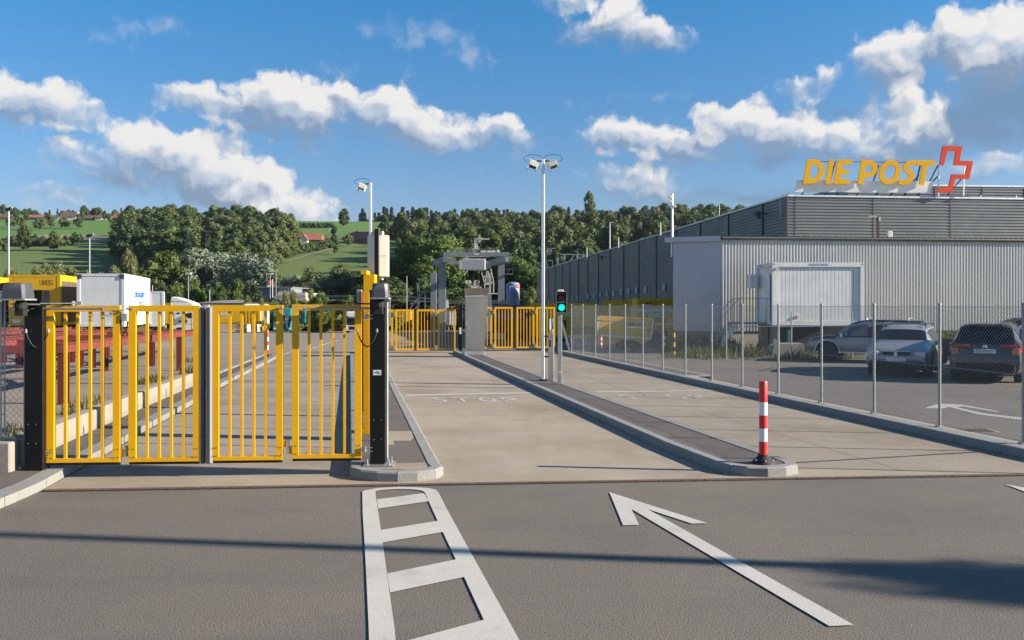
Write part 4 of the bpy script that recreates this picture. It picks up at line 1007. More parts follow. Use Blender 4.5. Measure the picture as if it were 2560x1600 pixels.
# ---------------------------------------------------------------- masts and devices
def flood(par, c, side, s_=1.0):
    c = Vector(c); ax = Vector((side*.35,-.15,-.93)).normalized(); b = MB(); r = Vector((.93,0,side*.37)).normalized()*.105*s_; q = ax.cross(r).normalized()*.12*s_
    b.hbox(c, r, q, ax*.055*s_); b.hbox(c-ax*.075*s_, r*.7, q*.7, ax*.025*s_); b.hbox(c-r*1.06+ax*.03*s_, r.normalized()*.012*s_, q*.9, ax*.13*s_)
    b.hbox(c+r*1.06+ax*.02*s_, r.normalized()*.012*s_, q*.9, ax*.10*s_); o = b.build('floodlight', M('cream'), par)
    b = MB(); b.hbox(c+ax*.06*s_, r*.86, q*.86, ax*.008); b.build('lamp_glass', M('glass_dark'), o)
def mast(loc, zt, label, sides, w=.084, arms=True):
    x, y, z = loc; t = thing('light_mast', loc, label, 'light mast')
    b = MB(); h_ = w/2
    b.cbox(x-h_, x+h_, y-h_, y+h_, z, zt, .012)
    for dx in (-.022, .022): b.box(x+dx-.004, x+dx+.004, y-h_-.005, y-h_+.002, z+.1, zt-.05)
    b.build('pole', M('alu_white'), t)
    b = MB(); b.box(x-.09,x+.09,y-.09,y+.09,z,z+.03); b.build('base_plate', M('under'), t)
    if arms:
        b = MB(); b.box(x+(-.17 if -1 in sides else 0), x+(.17 if 1 in sides else 0), y-.02, y+.02, zt-.055, zt-.02); b.build('crossarm', M('under'), t)
    for s_ in sides:
        flood(t, (x+s_*.255, y, zt-.14), s_)
        b = MB(); pts = []
        for i in range(13):
            a = pi*.02+(pi*1.25)*i/12; pts.append((x+s_*(.26-.25*cos(a)*1.0), y, zt+.02+.115*sin(a)**1 if sin(a) > 0 else zt+.02+.09*sin(a)))
        b.tube(pts, .007, 5); b.build('lamp_cable', M('rubber'), t)
    return t
mast((X(1357.5,23.96), 23.96, .113), Z(399,23.96), 'tall white light mast with two floodlights on the centre island', (-1,1))
mast((X(926,29), 29, .113), Z(457,29), 'white light mast with a single floodlight behind the white cabinet', (-1,))
# intercom pillar with camera arm
y = 23.7; t = thing('ticket_pillar', (X(1377.5,y), y, .113), 'slim grey intercom pillar strapped to the light mast', 'pillar')
b = MB(); b.cbox(X(1371,y), X(1385,y), y, y+.14, .113, Z(834,y), .008); o = b.build('housing', M('steel'), t)
b = MB(); b.box(X(1371.5,y), X(1378,y), y-.004, y, Z(868,y), Z(850,y)); b.build('panel_slot', M('dark_plastic'), o)
b = MB(); b.box(X(1381,y), X(1385,y), y, y+.1, Z(834,y), Z(823,y)); b.tube([(X(1375,y),y+.05,Z(834,y)),(X(1375,y),y+.05,Z(797,y))], .014, 8); b.build('antenna', M('white_paint'), t)
b = MB(); b.tube([(X(1376,y),y+.08,Z(822,y)),(X(1378,y),y+.08,Z(812,y)),(X(1380,y),y+.08,Z(796,y))], .03, 8); b.build('scanner', M('blue_print'), t)
b = MB()
for v in (841,892): b.box(X(1361,y), X(1371,y), y+.04, y+.07, Z(v+2,y), Z(v-2,y))
b.build('bracket', M('dark_plastic'), t)
# traffic light
y = 22.75; t = thing('traffic_light', (X(1399.6,y), y, .113), 'traffic light showing green on a galvanised square post', 'traffic light')
b = MB(); b.cbox(X(1394.6,y), X(1404.9,y), y, y+.1, .113, Z(784,y), .006); po = b.build('post', M('galv_matt'), t)
b = MB(); b.box(X(1388,y), X(1411,y), y-.06, y+.16, .113, .125); b.build('base_plate', M('galv_matt'), t)
b = MB(); b.box(X(1396.5,y), X(1402.5,y), y-.004, y, Z(932,y), Z(929.5,y)); b.build('label_plate', M('white_print'), po)
b = MB(); hx0, hx1 = X(1391.2,y), X(1416,y); b.cbox(hx0, hx1, y-.02, y+.14, Z(781.5,y), Z(729.5,y), .012); b.build('housing', M('under'), t)
b = MB(); e = .008
for (a0,a1,c0,c1) in ((hx0-e,hx0,781.5,729),(hx1,hx1+e,781.5,729)): b.box(a0,a1,y-.03,y+.14,Z(c0,y),Z(c1,y))
for v in (781.8,755.4,729): b.box(hx0,hx1,y-.03,y-.018,Z(v,y)-.005,Z(v,y)+.005)
b.build('housing_edge', M('galv_matt'), t)
b = MB(); b.cbox(X(1394,y), X(1409,y), y, y+.12, Z(729,y), Z(724,y), .01); b.build('cap', M('cream'), t)
mat('lamp_green', (0,.5,.4), .4, emis=(.0,.72,.58,.95/2**EXPO*1.35)); mat('lamp_red_off', (.09,.006,.008), .2, spec=.7)
for v, m_, nm in ((743,'lamp_red_off','red_lamp'),(768.6,'lamp_green','green_lamp')):
    c = Vector((X(1403.8,y), y-.028, Z(v,y))); b = MB(); b.lathe(c, [(.001,-.022),(.05,-.014),(.078,-.002),(.084,.01)][::1], 24, 'y'); b.build(nm, M(m_), t, 60)
    b = MB(); r = .092
    pts0 = [(c.x+r*cos(a), c.y, c.z+r*sin(a)) for a in [radians(-25+ 230*i/16) for i in range(17)]]
    pts1 = [(px, py-(.13 if nm == 'red_lamp' else .10)*(.45+.55*sin(radians(230*i/16))), pz) for i, (px,py,pz) in enumerate(pts0)]
    b.add(pts0+pts1, [(i,i+1,18+i,17+i) for i in range(16)]); b.build('visor', M('under'), t)
# stainless steel cabinet
y = 36.2; t = thing('steel_cabinet', (X(1187,y), y, .113), 'tall brushed stainless steel cabinet with a slanted top at the island far end', 'cabinet')
xl, xr, xt = X(1162.5,y), X(1210.6,y), X(1221.5,y); zb_, zm_, zt_ = .113, Z(738,y), Z(720.5,y); dd = .75
b = MB(); pr_ = [(xl,y,zb_),(xr,y,zb_),(xt-.02,y,zm_),(xt,y-.05,zt_),(xl-.03,y-.05,zt_),(xl,y,zm_)]
b.add([(xl,y,zb_),(xr,y,zb_),(xt-.02,y,zm_),(xl,y,zm_),(xl-.02,y-.12,zt_),(xt+.02,y-.12,zt_),(xl-.02,y+dd,zb_),(xr-.02,y+dd,zb_),(xt-.02,y+dd,zt_),(xl-.02,y+dd,zt_)],
      [(0,1,2,3),(3,2,5,4),(0,3,4,9,6),(1,7,8,5,2),(4,5,8,9),(6,9,8,7),(0,6,7,1)]); b.build('housing', M('steel'), t)
b = MB(); b.box(X(1165,y), X(1205,y), y-.012, y-.001, Z(873,y), Z(744,y)); dr = b.build('door', M('steel'), t)
b = MB(); b.box(X(1164.8,y), X(1166.8,y), y-.03, y-.012, Z(812,y), Z(803.5,y)); b.build('handle', M('seal_alu'), dr)
b = MB(); b.box(X(1162,y), X(1209,y), y-.02, y-.002, Z(742,y), Z(738,y)); b.box(X(1162,y)-.01, X(1211,y)+.01, y-.01, y+.3, .11, .24); b.each('trim', M('grey_pale'), t)
# white display cabinet on the black pole
y = 14.3; t = thing('signal_cabinet', (X(942,y), y, .113), 'cream two panel cabinet high on a black pole above the right gate post', 'cabinet')
b = MB(); b.cbox(X(936.5,y), X(947.5,y), y-.03, y+.03, .113, Z(572,y), .006); b.build('pole', M('black_paint'), t)
for (u0,u1,mm,dy) in ((915.8,936.4,'cream',.10),(947.6,967.3,'cream',-.035)):
    x0,x1 = X(u0,y),X(u1,y); left = u0 < 930; b = MB()
    ya, yb_ = (y+.115, y+.02) if left else (y+.02, y+.045)
    pol = [(x0,ya,Z(690.5,y)),(x1,yb_,Z(690.5,y)),(x1,yb_,Z(587,y)),(x0,ya,Z(588.5,y))]
    b.prism(pol, (0,.22,0)); xs_ = (x0+(x1-x0)*.6, x1) if left else (x0, x0+(x1-x0)*.38)
    b.prism([(xs_[0],yb_+.005,Z(577,y)),(xs_[1],yb_,Z(577,y)),(xs_[1],yb_,Z(587,y)-.002),(xs_[0]-(.015 if left else 0),yb_+.005,Z(587,y)-.002)], (0,.18,0))
    b.prism([(xs_[0],yb_+.005,Z(691,y)),(xs_[1],yb_,Z(691,y)),(xs_[1]-(0 if left else .01),yb_,Z(699,y)),(xs_[0]+(.012 if left else 0),yb_+.005,Z(699,y))], (0,.18,0))
    o = b.build('cabinet_half', M(mm), t)
    b = MB(); b.prism([(x0,ya-.003,Z(639.7,y)),(x1,yb_-.003,Z(639.4,y)),(x1,yb_-.003,Z(639,y)),(x0,ya-.003,Z(639.2,y))], (0,.005,0)); b.build('panel_joint', M('dark_plastic'), o)
# yellow card terminal
y = 14.0; t = thing('card_terminal', (X(920,y), y, .113), 'tall yellow card reader column behind the right gate post', 'terminal')
b = MB(); b.box(X(908.8,y), X(922.5,y), y, y+.3, .113, Z(725,y)); b.box(X(908.8,y), X(936,y), y, y+.3, Z(725,y), Z(686,y)); b.box(X(903.8,y), X(918,y), y-.06, y+.3, Z(686,y), Z(676.5,y)); b.box(X(903,y),X(909,y),y,y+.3,.113,.2)
b.build('column', M('yellow_paint'), t)
b = MB(); b.box(X(922.5,y), X(936,y), y+.03, y+.27, .113, Z(725.5,y)); b.build('screen', M('under'), t)
# orange barrier post with a grey reader
y = 17.0; t = thing('barrier_post', (X(905,y), y, .113), 'orange red barrier post with a grey reader box left of the yellow terminal', 'barrier')
b = MB(); b.box(X(903.5,y), X(910,y), y, y+.12, .113, Z(729,y)); b.build('post', M('orange'), t)
b = MB(); b.box(X(892.5,y), X(903.4,y), y-.02, y+.1, Z(766,y), Z(723.5,y)); b.build('reader_box', M('galv_matt'), t)
b = MB(); b.box(X(899.5,y), X(904.5,y), y-.06, y-.022, Z(860,y), Z(729,y)); b.build('barrier_arm', M('dark_plastic'), t)
# ---------------------------------------------------------------- grey hall
def ribwall(b, A_, B_, z0, zA, zB, n, dep, top=.55):
    """horizontal trapezoid cladding on the wall from A to B, ribs standing out towards the viewer"""
    d, nn = ldir(A_, B_); o = -nn
    lv = []
    for k in range(n):
        for f_, out in ((0,0),(.12,1),(top,1),(top+.12,0)): lv.append(((k+f_)/n, out))
    lv.append((1,0)); vs = []
    for t_, out in lv:
        for (p, zt_) in ((A_,zA),(B_,zB)): vs.append((p[0]+o.x*dep*out, p[1]+o.y*dep*out, z0+(zt_-z0)*t_))
    b.add(vs, [(2*i,2*i+1,2*i+3,2*i+2) for i in range(len(lv)-1)])
ya, yb_ = 48.0, 138.0
CA = (X(1968,ya), ya); CB = (X(1343,yb_), yb_); zA, zB = Z(491,ya), Z(678.5,yb_)
CD = (46.0, ya+(46-CA[0])*.112)
t = thing('grey_hall', (CA[0], CA[1], 0), 'long dark grey ribbed metal hall running away from the annex', 'hall')
b = MB(); ribwall(b, CA, CB, -.4, zA, zB, 46, .035); b.build('side_wall', M('clad_dark'), t)
b = MB(); ribwall(b, (CA[0]+.02,CA[1]), CD, .0, zA, zA+.02, 48, .035); b.build('front_wall', M('clad_dark'), t)
b = MB(); d1, n1 = ldir(CA, CB); d2, n2 = ldir(CA, CD)
L_ = (Vector(CB)-Vector(CA)).length; k = 5.45*.6
while k < L_-1:
    f_ = k/L_; p = Vector((*CA,0))+d1*k; b.hbox((p.x-n1.x*-.0,p.y,(zA+(zB-zA)*f_-.4)/2), d1*.03, n1*.045, (0,0,(zA+(zB-zA)*f_+.4)/2-.02)); k += 5.45
for u in (1987.3, 2182.5, 2375.5, 2570, 2765):
    p = onl(u, CA, CD); b.hbox((p.x,p.y,zA/2), d2*.03, n2*.045, (0,0,zA/2-.02))
b.hbox((CA[0],CA[1]-.02,zA/2), d2*.05, (0,.06,0), (0,0,zA/2-.02)); b.each('cladding_joint', M('clad_edge'), t)
b = MB()
b.beam((CA[0],CA[1],zA+.03), (CB[0],CB[1],zB+.03), .16, .09); b.beam((CA[0],CA[1]-.02,zA+.035), (CD[0],CD[1],zA+.055), .16, .09); b.build('roof_edge', M('seal_alu'), t)
b = MB(); b.add([(CA[0],CA[1],zA-.02),(CB[0],CB[1],zB-.02),(CB[0]+60,CB[1]+3,zB-.02),(CD[0],CD[1],zA)], [(0,1,2,3)]); b.build('roof', M('grey_pale'), t)
b = MB(); ua, ub = (X(2120,57.5), 57.5), (50, 60.6); ribwall(b, ua, ub, zA-.1, Z(463,57.5), Z(463,57.5)+.1, 11, .04)
d3, n3 = ldir(ua, ub); b.hbox(((ua[0]+25)/1-ua[0]/1+0, 0, -50), (0,0,0), (0,0,0), (0,0,0)) if False else None
b.add([(ua[0],ua[1],zA-.1),(ua[0],ua[1],Z(463,57.5)),(ua[0]-3,ua[1]+22,Z(463,57.5)),(ua[0]-3,ua[1]+22,zA-.1)], [(0,1,2,3)])
b.add([(ua[0],ua[1],Z(463,57.5)),(ub[0],ub[1],Z(463,57.5)+.1),(ub[0],ub[1]+22,Z(463,57.5)+.1),(ua[0]-3,ua[1]+22,Z(463,57.5))], [(0,1,2,3)]); uh = b.build('upper_storey', M('clad_dark'), t)
b = MB(); b.beam((ua[0],ua[1]-.03,Z(463,57.5)+.04), (ub[0],ub[1]-.03,Z(463,57.5)+.14), .12, .10); b.build('roof_edge', M('seal_alu'), uh)
b = MB()
for u in (2337, 2455, 2560): p = onl(u, ua, ub); b.hbox((p.x,p.y-.03,(zA+Z(463,57.5))/2), d3*.03, n3*.03, (0,0,(Z(463,57.5)-zA)/2-.05))
b.each('cladding_joint', M('clad_edge'), uh)
# roof guard rail
b = MB(); yr = 50.5
for u in (2092,2185,2275,2364,2452,2540,2630): b.tube([(X(u,yr),yr,zA),(X(u,yr),yr,Z(489,yr))], .03, 6)
b.beam((X(2020,yr),yr,Z(495,yr)), (X(2800,yr),yr,Z(497,yr)), .05, .05); b.build('roof_railing', M('seal_alu'), t)
# vents along the side wall
zo = lambda x, y: (1340+x/7.56, 560+y/7.56)
for (px, py) in [(250,1455),(345,1442),(610,1408),(695,1400),(790,1388),(995,1365),(1108,1353),(1228,1340),(1352,1322),(1478,1308),(1620,1290),(1762,1275),(1910,1257),(2082,1240),(2435,1200)]:
    u, v = zo(px, py); p = onl(u, CA, CB); s_ = p.y/2275; b = MB(); hw = .34
    c = Vector((p.x,p.y,Z(v,p.y)-.0)) + Vector((-n1.x,-n1.y,0))*(-.07 if n1.x > 0 else .07)
    c = Vector((p.x,p.y,Z(v,p.y))) + (n1 if n1.x < 0 else -n1)*.07
    b.hbox(c, d1*hw*.9, n1*.03, (0,0,.24)); b.build('dock_number_plate', M('grey_pale'), t)
# side wall lamps and downpipe
for (u, v) in ((1918,534),(1517,643)):
    p = onl(u, CA, CB); nn = n1 if n1.x < 0 else -n1; c = Vector((p.x,p.y,Z(v,p.y))); b = MB()
    b.beam(c, c+nn*.5+Vector((0,0,.05)), .06, .06); b.hbox(c+nn*.6, d1*.25, nn*.16, (0,0,.09)); b.hbox(c+nn*.5+Vector((0,0,-.2)), d1*.12, nn*.08, (0,0,.07)); b.build('wall_lamp', M('dark_plastic'), t)
b = MB(); p = onl(1955.5, CA, CB); c = Vector((p.x,p.y,0))+(n1 if n1.x < 0 else -n1)*.09
b.tube([(c.x+.5,c.y,Z(487,p.y)+.1),(c.x+.05,c.y,Z(489,p.y)),(c.x,c.y,Z(497,p.y)),(c.x,c.y,Z(549,p.y))], .035, 8); b.build('roof_pipe', M('galv_matt'), t)
# ---------------------------------------------------------------- annex
AA = (X(1802,42.3), 42.3); AB = (46.0, 42.3+(46-AA[0])*.112); AL = (X(1683,43.2), 43.2)
t = thing('corrugated_annex', (AA[0], AA[1], 0), 'low annex of pale vertical corrugated sheet in front of the grey hall', 'building')
dA, nA = ldir(AA, AB); LA = (Vector(AB)-Vector(AA)).length; z0, z1 = Z(828,42.5), 5.16; p_ = .1495; n = int(LA/p_)
b = MB(); vs = []
for k in range(n):
    for f_, o_ in ((0,0),(.30,0),(.5,1),(.80,1)):
        q = Vector((*AA,0)) + dA*((k+f_)*p_) - nA*(.042*o_); vs += [(q.x,q.y,z0),(q.x,q.y,z1)]
b.add(vs, [(2*i,2*i+2,2*i+3,2*i+1) for i in range(len(vs)//2-1)]); b.build('corrugated_wall', M('clad_light'), t)
b = MB(); dL, nL = ldir(AL, AA); LL = (Vector(AA)-Vector(AL)).length; vs = []; n = int(LL/.075)
for k in range(n+1):
    for f_, o_ in ((0,0),(.7,0),(.8,1),(.9,1)):
        q = Vector((*AL,0)) + dL*(min(LL,(k+f_)*LL/(n+1))) - nL*(-.008*o_); vs += [(q.x,q.y,z0),(q.x,q.y,z1)]
b.add(vs, [(2*i,2*i+2,2*i+3,2*i+1) for i in range(len(vs)//2-1)]); b.quad((AL[0],AL[1],z0),(AL[0],AL[1],z1),(AL[0]+1.4,AL[1]+6,z1),(AL[0]+1.4,AL[1]+6,z0)); b.build('end_wall', M('clad_side'), t)
b = MB(); b.add([(AL[0]+.03,AL[1]+.05,-.1),(AA[0],AA[1]+.05,-.1),(AB[0],AB[1]+.05,-.1),(AL[0]+.03,AL[1]+.05,z0+.03),(AA[0],AA[1]+.05,z0+.03),(AB[0],AB[1]+.05,z0+.03)], [(0,1,4,3),(1,2,5,4)]); b.build('plinth', M('concrete_wall'), t)
b = MB(); l0 = Vector((*AL,0))-dL*.38-nL*.12; l1 = Vector((*AA,0))-nL*.12+dL*.02
b.hbox(((l0.x+l1.x)/2,(l0.y+l1.y)/2,5.18), (l1-l0)/2, nL*.03, (0,0,.12)); b.build('fascia', M('clad_side'), t)
b = MB(); b.tube([Vector((*AA,5.20))-nA*.14, Vector((*AB,5.20))-nA*.14], .075, 8); b.build('gutter', M('dark_plastic'), t)
b = MB(); vs = []; n = int(LA/.13)
for k in range(n):
    q = Vector((*AA,0))-dA*.1+dA*(k*.13)-nA*.16; zz = 5.285+(.03 if k%2 else 0); vs += [(q.x,q.y,zz),(q.x-.3,q.y+6.2,zz+.12)]
b.add(vs, [(2*i,2*i+2,2*i+3,2*i+1) for i in range(n-1)]); b.build('roof_sheet', M('clad_light'), t)
b = MB(); b.add([(l0.x,l0.y,5.29),(l1.x,l1.y,5.29),(l1.x-.3,l1.y+6,5.4),(l0.x+1.5,l0.y+6,5.4)], [(0,1,2,3)]); b.build('roof_end', M('clad_side'), t)
# camera mast and lamp on the annex roof
y = 43.6; t = thing('camera_mast', (X(1680.6,y), y, 5.3), 'thick pale mast with cameras on the left end of the annex roof', 'mast')
b = MB(); b.tube([(X(1680.6,y),y,5.25),(X(1680.6,y),y,Z(484,y))], .055, 10); b.tube([(X(1680.6,y),y+.1,4.4),(X(1680.6,y),y+.1,5.3)], .05, 8); b.build('pole', M('alu_white'), t, 50)
b = MB()
for (u,v) in ((1675,492),(1675,503),(1686,516)): c = P(u,v,y); b.cbox(c.x-.07,c.x+.07,y-.1,y+.06,c.z-.05,c.z+.05,.01)
b.each('camera', M('cream'), t)
y = 46; t = thing('roof_lamp', (X(2195,y), y, 5.35), 'rusty lamp post with a flat head on the annex roof', 'lamp')
b = MB(); b.beam((X(2195,y),y,5.3),(X(2195,y),y,Z(543,y)), .11, .11); b.build('post', M('rust'), t)
b = MB(); b.hbox(P(2181,541,y), (.2,0,0), (0,.1,0), (0,0,.025)); b.hbox(P(2198,548,y), (.05,0,0), (0,.07,0), (0,0,.12)); b.build('lamp_head', M('grey_pale'), t)
y = 47; t = MB(); c = P(2226,583,y); t.cbox(c.x-.12,c.x+.12,y,y+.2,5.38,c.z+.12,.02); t.base = Vector((c.x,y,5.38)); o = t.build('vent_box', M('cream')); tag(o, 'small cream vent box on the annex roof right of the rusty lamp post', 'vent')
# masts on the hall roof
def simple_mast(name, u, v0, v1, y, r, label, m='galv', head=None, cat='mast'):
    t = thing(name, (X(u,y), y, Z(v1,y)), label, cat); b = MB(); b.tube([(X(u,y),y,Z(v1,y)),(X(u,y),y,Z(v0,y))], r, 8, r2=r*.8); b.build('pole', M(m), t, 60)
    if head == 'arm': b = MB(); b.beam(P(u-2,v0,y), P(u+10,v0,y), .12, .1); b.build('lamp_head', M(m), t)
    if head == 'flat': b = MB(); b.hbox(P(u,v0,y), (.35,0,0), (0,.25,0), (0,0,.12)); b.build('lamp_head', M('grey_pale'), t)
    if head == 'flood':
        b = MB(); k = y/100
        for du, dv, s_ in ((-4,1,1),(4,-1,1),(0,3,1)): b.hbox(P(u+du,v0+dv,y), (.22*k,0,.05), (0,.15,0), (0,0,.12*k))
        b.build('floodlights', M('dark_plastic'), t)
        b = MB(); b.hbox(P(u+6,v0-3,y), (.15*k,0,0), (0,.1,0), (0,0,.06*k)); b.build('lamp_rim', M('cream'), t)
    return t
simple_mast('roof_mast', 1467, 619, 652, 92, .07, 'short pale mast on the hall roof beside the back of the rooftop sign')
simple_mast('roof_mast', 1546, 593, 620, 78, .06, 'short pale mast on the hall roof right of the thin lamp pole')
simple_mast('lamp_pole', 1524.5, 556, 640, 100, .07, 'thin lamp pole standing beyond the hall roof', head='arm', cat='lamp post')
simple_mast('roof_mast', 1651, 556, 590, 66, .06, 'pale mast on the hall roof next to the camera mast')
simple_mast('antenna', 1798, 511, 545, 60, .03, 'thin antenna on the hall roof above the annex corner')
t = thing('rooftop_sign', (X(1400,120), 120, 7.3), 'back of a skeletal lettered rooftop sign at the far end of the hall', 'sign'); b = MB()
for seg in [[(185,860),(185,570),(280,572),(255,460),(375,460),(400,580),(400,800)],[(180,690),(305,690),(325,830)],[(190,690),(230,840)],[(375,460),(435,800)],[(455,570),(960,582)],[(545,570),(555,760)],[(520,570),(565,750)],[(715,570),(705,620),(660,665),(655,730)],[(775,570),(780,690)],[(792,570),(790,680)],[(885,570),(890,640)],[(903,570),(900,635)]]:
    for i in range(len(seg)-1): b.beam(P(*zo(*seg[i]),120), P(*zo(*seg[i+1]),120), .09, .09, (0,1,0))
b.build('sign_frame', M('galv'), t)
# ---------------------------------------------------------------- big yellow sign
ys_ = 48.6; zs = lambda x, y: (1960+x/4.033, 340+y/4.033)
t = thing('rooftop_sign', (X(2165,ys_), ys_, Z(486,ys_)), 'big rooftop sign reading DIE POST in yellow letters with a red outlined cross', 'sign')
def s2w(x, y, dep=0): u, v = zs(x, y); p = P(u, v, ys_); p.y += dep; return p
SG = {'D': [[(.105,.1),(.105,.9)]+arc(.30,.5,.375,.4,90,-90,16)+[(.105,.1)]], 'I': [[(.105,0),(.105,1)]],
 'E': [[(.60,.9),(.105,.9),(.105,.1),(.60,.1)],[(.105,.5),(.54,.5)]],
 'P': [[(.105,0),(.105,1)],[(.105,.895)]+arc(.33,.63,.285,.265,90,-90,14)+[(.105,.365)]], 'O': [arc(.44,.5,.335,.4,0,360,32)],
 'S': [[(.62,.87),(.50,.905),(.40,.90),(.29,.86),(.22,.79),(.205,.70),(.25,.62),(.36,.54),(.46,.46),(.52,.37),(.50,.26),(.42,.16),(.30,.10),(.17,.095),(.03,.13)]],
 'T': [[(0,.9),(.75,.9)],[(.36,.9),(.36,0)]]}
for ch, x0 in (('D',193),('I',415),('E',503),('P',742),('O',940),('S',1150),('T',1303)):
    base = 480 + (x0-193)*.0085; b = MB()
    for si, st in enumerate(SG[ch]):
        pts = [(x0 + x*245 + (y-.0)*42, base - y*244) for x, y in st]
        # stroke in picture-independent sign plane units
        stroke(b, pts, 50 - si, lambda x, y, tt: s2w(x, y, tt + .004*si), .10)
    b.build('letter', M('sign_yellow'), t)
cr = [(1605,100),(1800,103),(1772,248),(1908,252),(1870,433),(1728,430),(1700,567),(1547,562),(1558,517),(1662,517),(1692,385),(1830,387),(1853,297),(1712,292),(1740,150),(1648,147),(1612,293),(1570,290)]
b = MB()
for q in ((0,1,14,15),(0,15,16,17),(1,2,13,14),(2,3,12,13),(3,4,11,12),(4,5,10,11),(5,6,9,10),(6,7,8,9)):
    b.prism([s2w(*cr[i]) for i in q], (0,.12,0))
b.build('cross_outline', M('sign_red'), t)
b = MB(); b.prism([s2w(118,560,.16), s2w(142,440,.16), s2w(1520,455,.16), s2w(1490,568,.16)], (0,.06,0)); b.build('backing_board', M('white_paint'), t)
b = MB()
for x in (200,440,560,760,960,1110,1250,1390): b.beam(s2w(x,575,.4), s2w(x+28,600,.9), .06, .06); b.beam(s2w(x+20,560,.45), s2w(x+60,600,1.4), .05, .05)
b.beam(s2w(60,600,.5), s2w(1900,608,.5), .1, .14); b.beam(s2w(80,575,1.0), s2w(1450,585,1.0), .06, .06); b.beam(s2w(240,250,.2), s2w(1440,262,.2), .03, .03)
for (x0_,y0_,x1_,y1_) in ((530,262,500,430),(1390,290,1380,440),(1380,390,1340,450),(970,290,940,440),(1570,290,1510,450),(1570,400,1520,470),(1805,430,1680,600)): b.beam(s2w(x0_,y0_,.2), s2w(x1_,y1_,.5), .06, .06)
b.build('support_frame', M('dark_plastic'), t)
b = MB()
for x, y0_ in ((1578,290),(1832,300)): b.tube([s2w(x,y0_,.2), s2w(x,598,.25)], .035, 8)
b.each('support_pole', M('alu_white'), t)
# ---------------------------------------------------------------- text helper
def text(par, s_, org, right, up, h, m, width=None, bold=.0, shear=0, name='lettering', dep=.002):
    cu = bpy.data.curves.new('txt', 'FONT'); cu.body = s_; cu.size = 1; cu.offset = bold; cu.shear = shear; cu.resolution_u = 3
    to = bpy.data.objects.new('txt', cu); COL.objects.link(to); bpy.context.view_layer.update()
    me = bpy.data.meshes.new_from_object(to.evaluated_get(bpy.context.evaluated_depsgraph_get())); bpy.data.objects.remove(to)
    co = [v.co.copy() for v in me.vertices]
    x0 = min(c.x for c in co); x1 = max(c.x for c in co); y0 = min(c.y for c in co); y1 = max(c.y for c in co)
    sy = h/(y1-y0); sxx = (width/(x1-x0)) if width else sy; r = Vector(right).normalized(); u_ = Vector(up).normalized(); nrm = r.cross(u_); off = wloc(par)
    R_ = par.rotation_euler.z if par.parent is None else (par.parent.rotation_euler.z if par.parent.parent is None else 0)
    for v in me.vertices: v.co = Vector(org) - (off if not text.local else Vector((0,0,0))) + r*(v.co.x-x0)*sxx + u_*(v.co.y-y0)*sy + nrm*dep
    me.materials.append(M(m)); me.name = name; o = bpy.data.objects.new(name, me); COL.objects.link(o); o.parent = par; return o
text.local = False
# ---------------------------------------------------------------- site container
y = 38.5; x0, x1 = X(1931,y), X(2161.5,y); zb_, zt_ = Z(813.5,y), Z(656,y); y1 = 41.15
t = thing('site_container', (x0, y, zb_), 'pale grey office container raised in front of the corrugated annex', 'container')
b = MB(); b.box(x0+.12,x1-.12,y+.08,y1,zb_+.1,zt_-.1); bo = b.build('body', M('white_paint'), t)
b = MB(); fw = .19
b.box(x0,x1,y,y+.12,zt_-fw,zt_); b.box(x0,x1,y,y+.12,zb_,zb_+fw*.9); b.box(x0,x0+.17,y+.002,y+.14,zb_+fw*.9,zt_-fw); b.box(x1-.17,x1,y+.002,y+.14,zb_+fw*.9,zt_-fw)
b.box(x0,x0+.12,y+.12,y1,zt_-.15,zt_-.002); b.box(x0,x0+.12,y+.12,y1,zb_+.001,zb_+.18); b.box(x0+.001,x0+.12,y1-.14,y1+.001,zb_+.18,zt_-.15)
b.box(x0+.1,x1,y+.12,y1,zt_-.05,zt_-.003); b.build('frame', M('white_paint'), t)
b = MB(); k = x0+.26
while k < x1-.33: b.box(k, k+.145, y+.055, y+.082, zb_+.18, zt_-.2); k += .16
b.build('wall_panels', M('white_paint'), bo)
b = MB()
for (u) in (1935.5,2156.5): b.box(X(u,y)-.022,X(u,y)+.022,y-.004,y+.01,zt_-.1,zt_-.05)
b.each('corner_slot', M('under'), t)
text(t, 'SOSAG BOX', P(2022.5,664.7,y)+Vector((0,-.004,0)), (1,0,0), (0,0,1), .10, 'blue_print', .83, .02)
b = MB(); b.box(x0-.02,x0,y+.35,y+1.35,zb_+.15,zb_+2.2); dr = b.build('door', M('white_paint'), t)
b = MB(); b.tube([(x0-.02,y+.45,zb_+1.15),(x0-.09,y+.45,zb_+1.15),(x0-.09,y+.6,zb_+1.15)], .012, 6); b.build('handle', M('under'), dr)
text(t, 'SOSAG', Vector((x0-.004, y+2.3, zt_-.11)), (0,-1,0), (0,0,1), .08, 'blue_print', .8, .02)
b = MB(); b.box(X(1876,40.5),X(1894,40.5),40.5,41.0,Z(720,40.5),Z(686,40.5)); b.build('meter_box', M('white_paint'), t)
b = MB(); c = P(1941.5,671.5,y); b.box(c.x-.04,c.x+.04,y-.03,y+.05,c.z-.05,c.z+.05); b.box(X(1995,y)-.04,X(1995,y)+.06,y-.01,y+.05,Z(795,y),Z(788,y)); b.each('junction_box', M('cream'), t)
b = MB(); b.box(X(1936.5,y),X(1954,y),y+.2,y+.7,0,zb_-.01); b.box(X(2140,y),X(2157,y),y+.2,y+.7,0,zb_-.01); b.box(X(1936.5,y),X(1954,y),y1-.6,y1-.1,0,zb_-.01); b.each('support_pillar', M('wood_post'), t)
b = MB(); b.box(x0+.3,x1+1.5,y1-.3,y1-.1,0,zb_-.02); b.build('underside_shade', M('under'), t)  # near-black sheet painting in the shade under the raised container
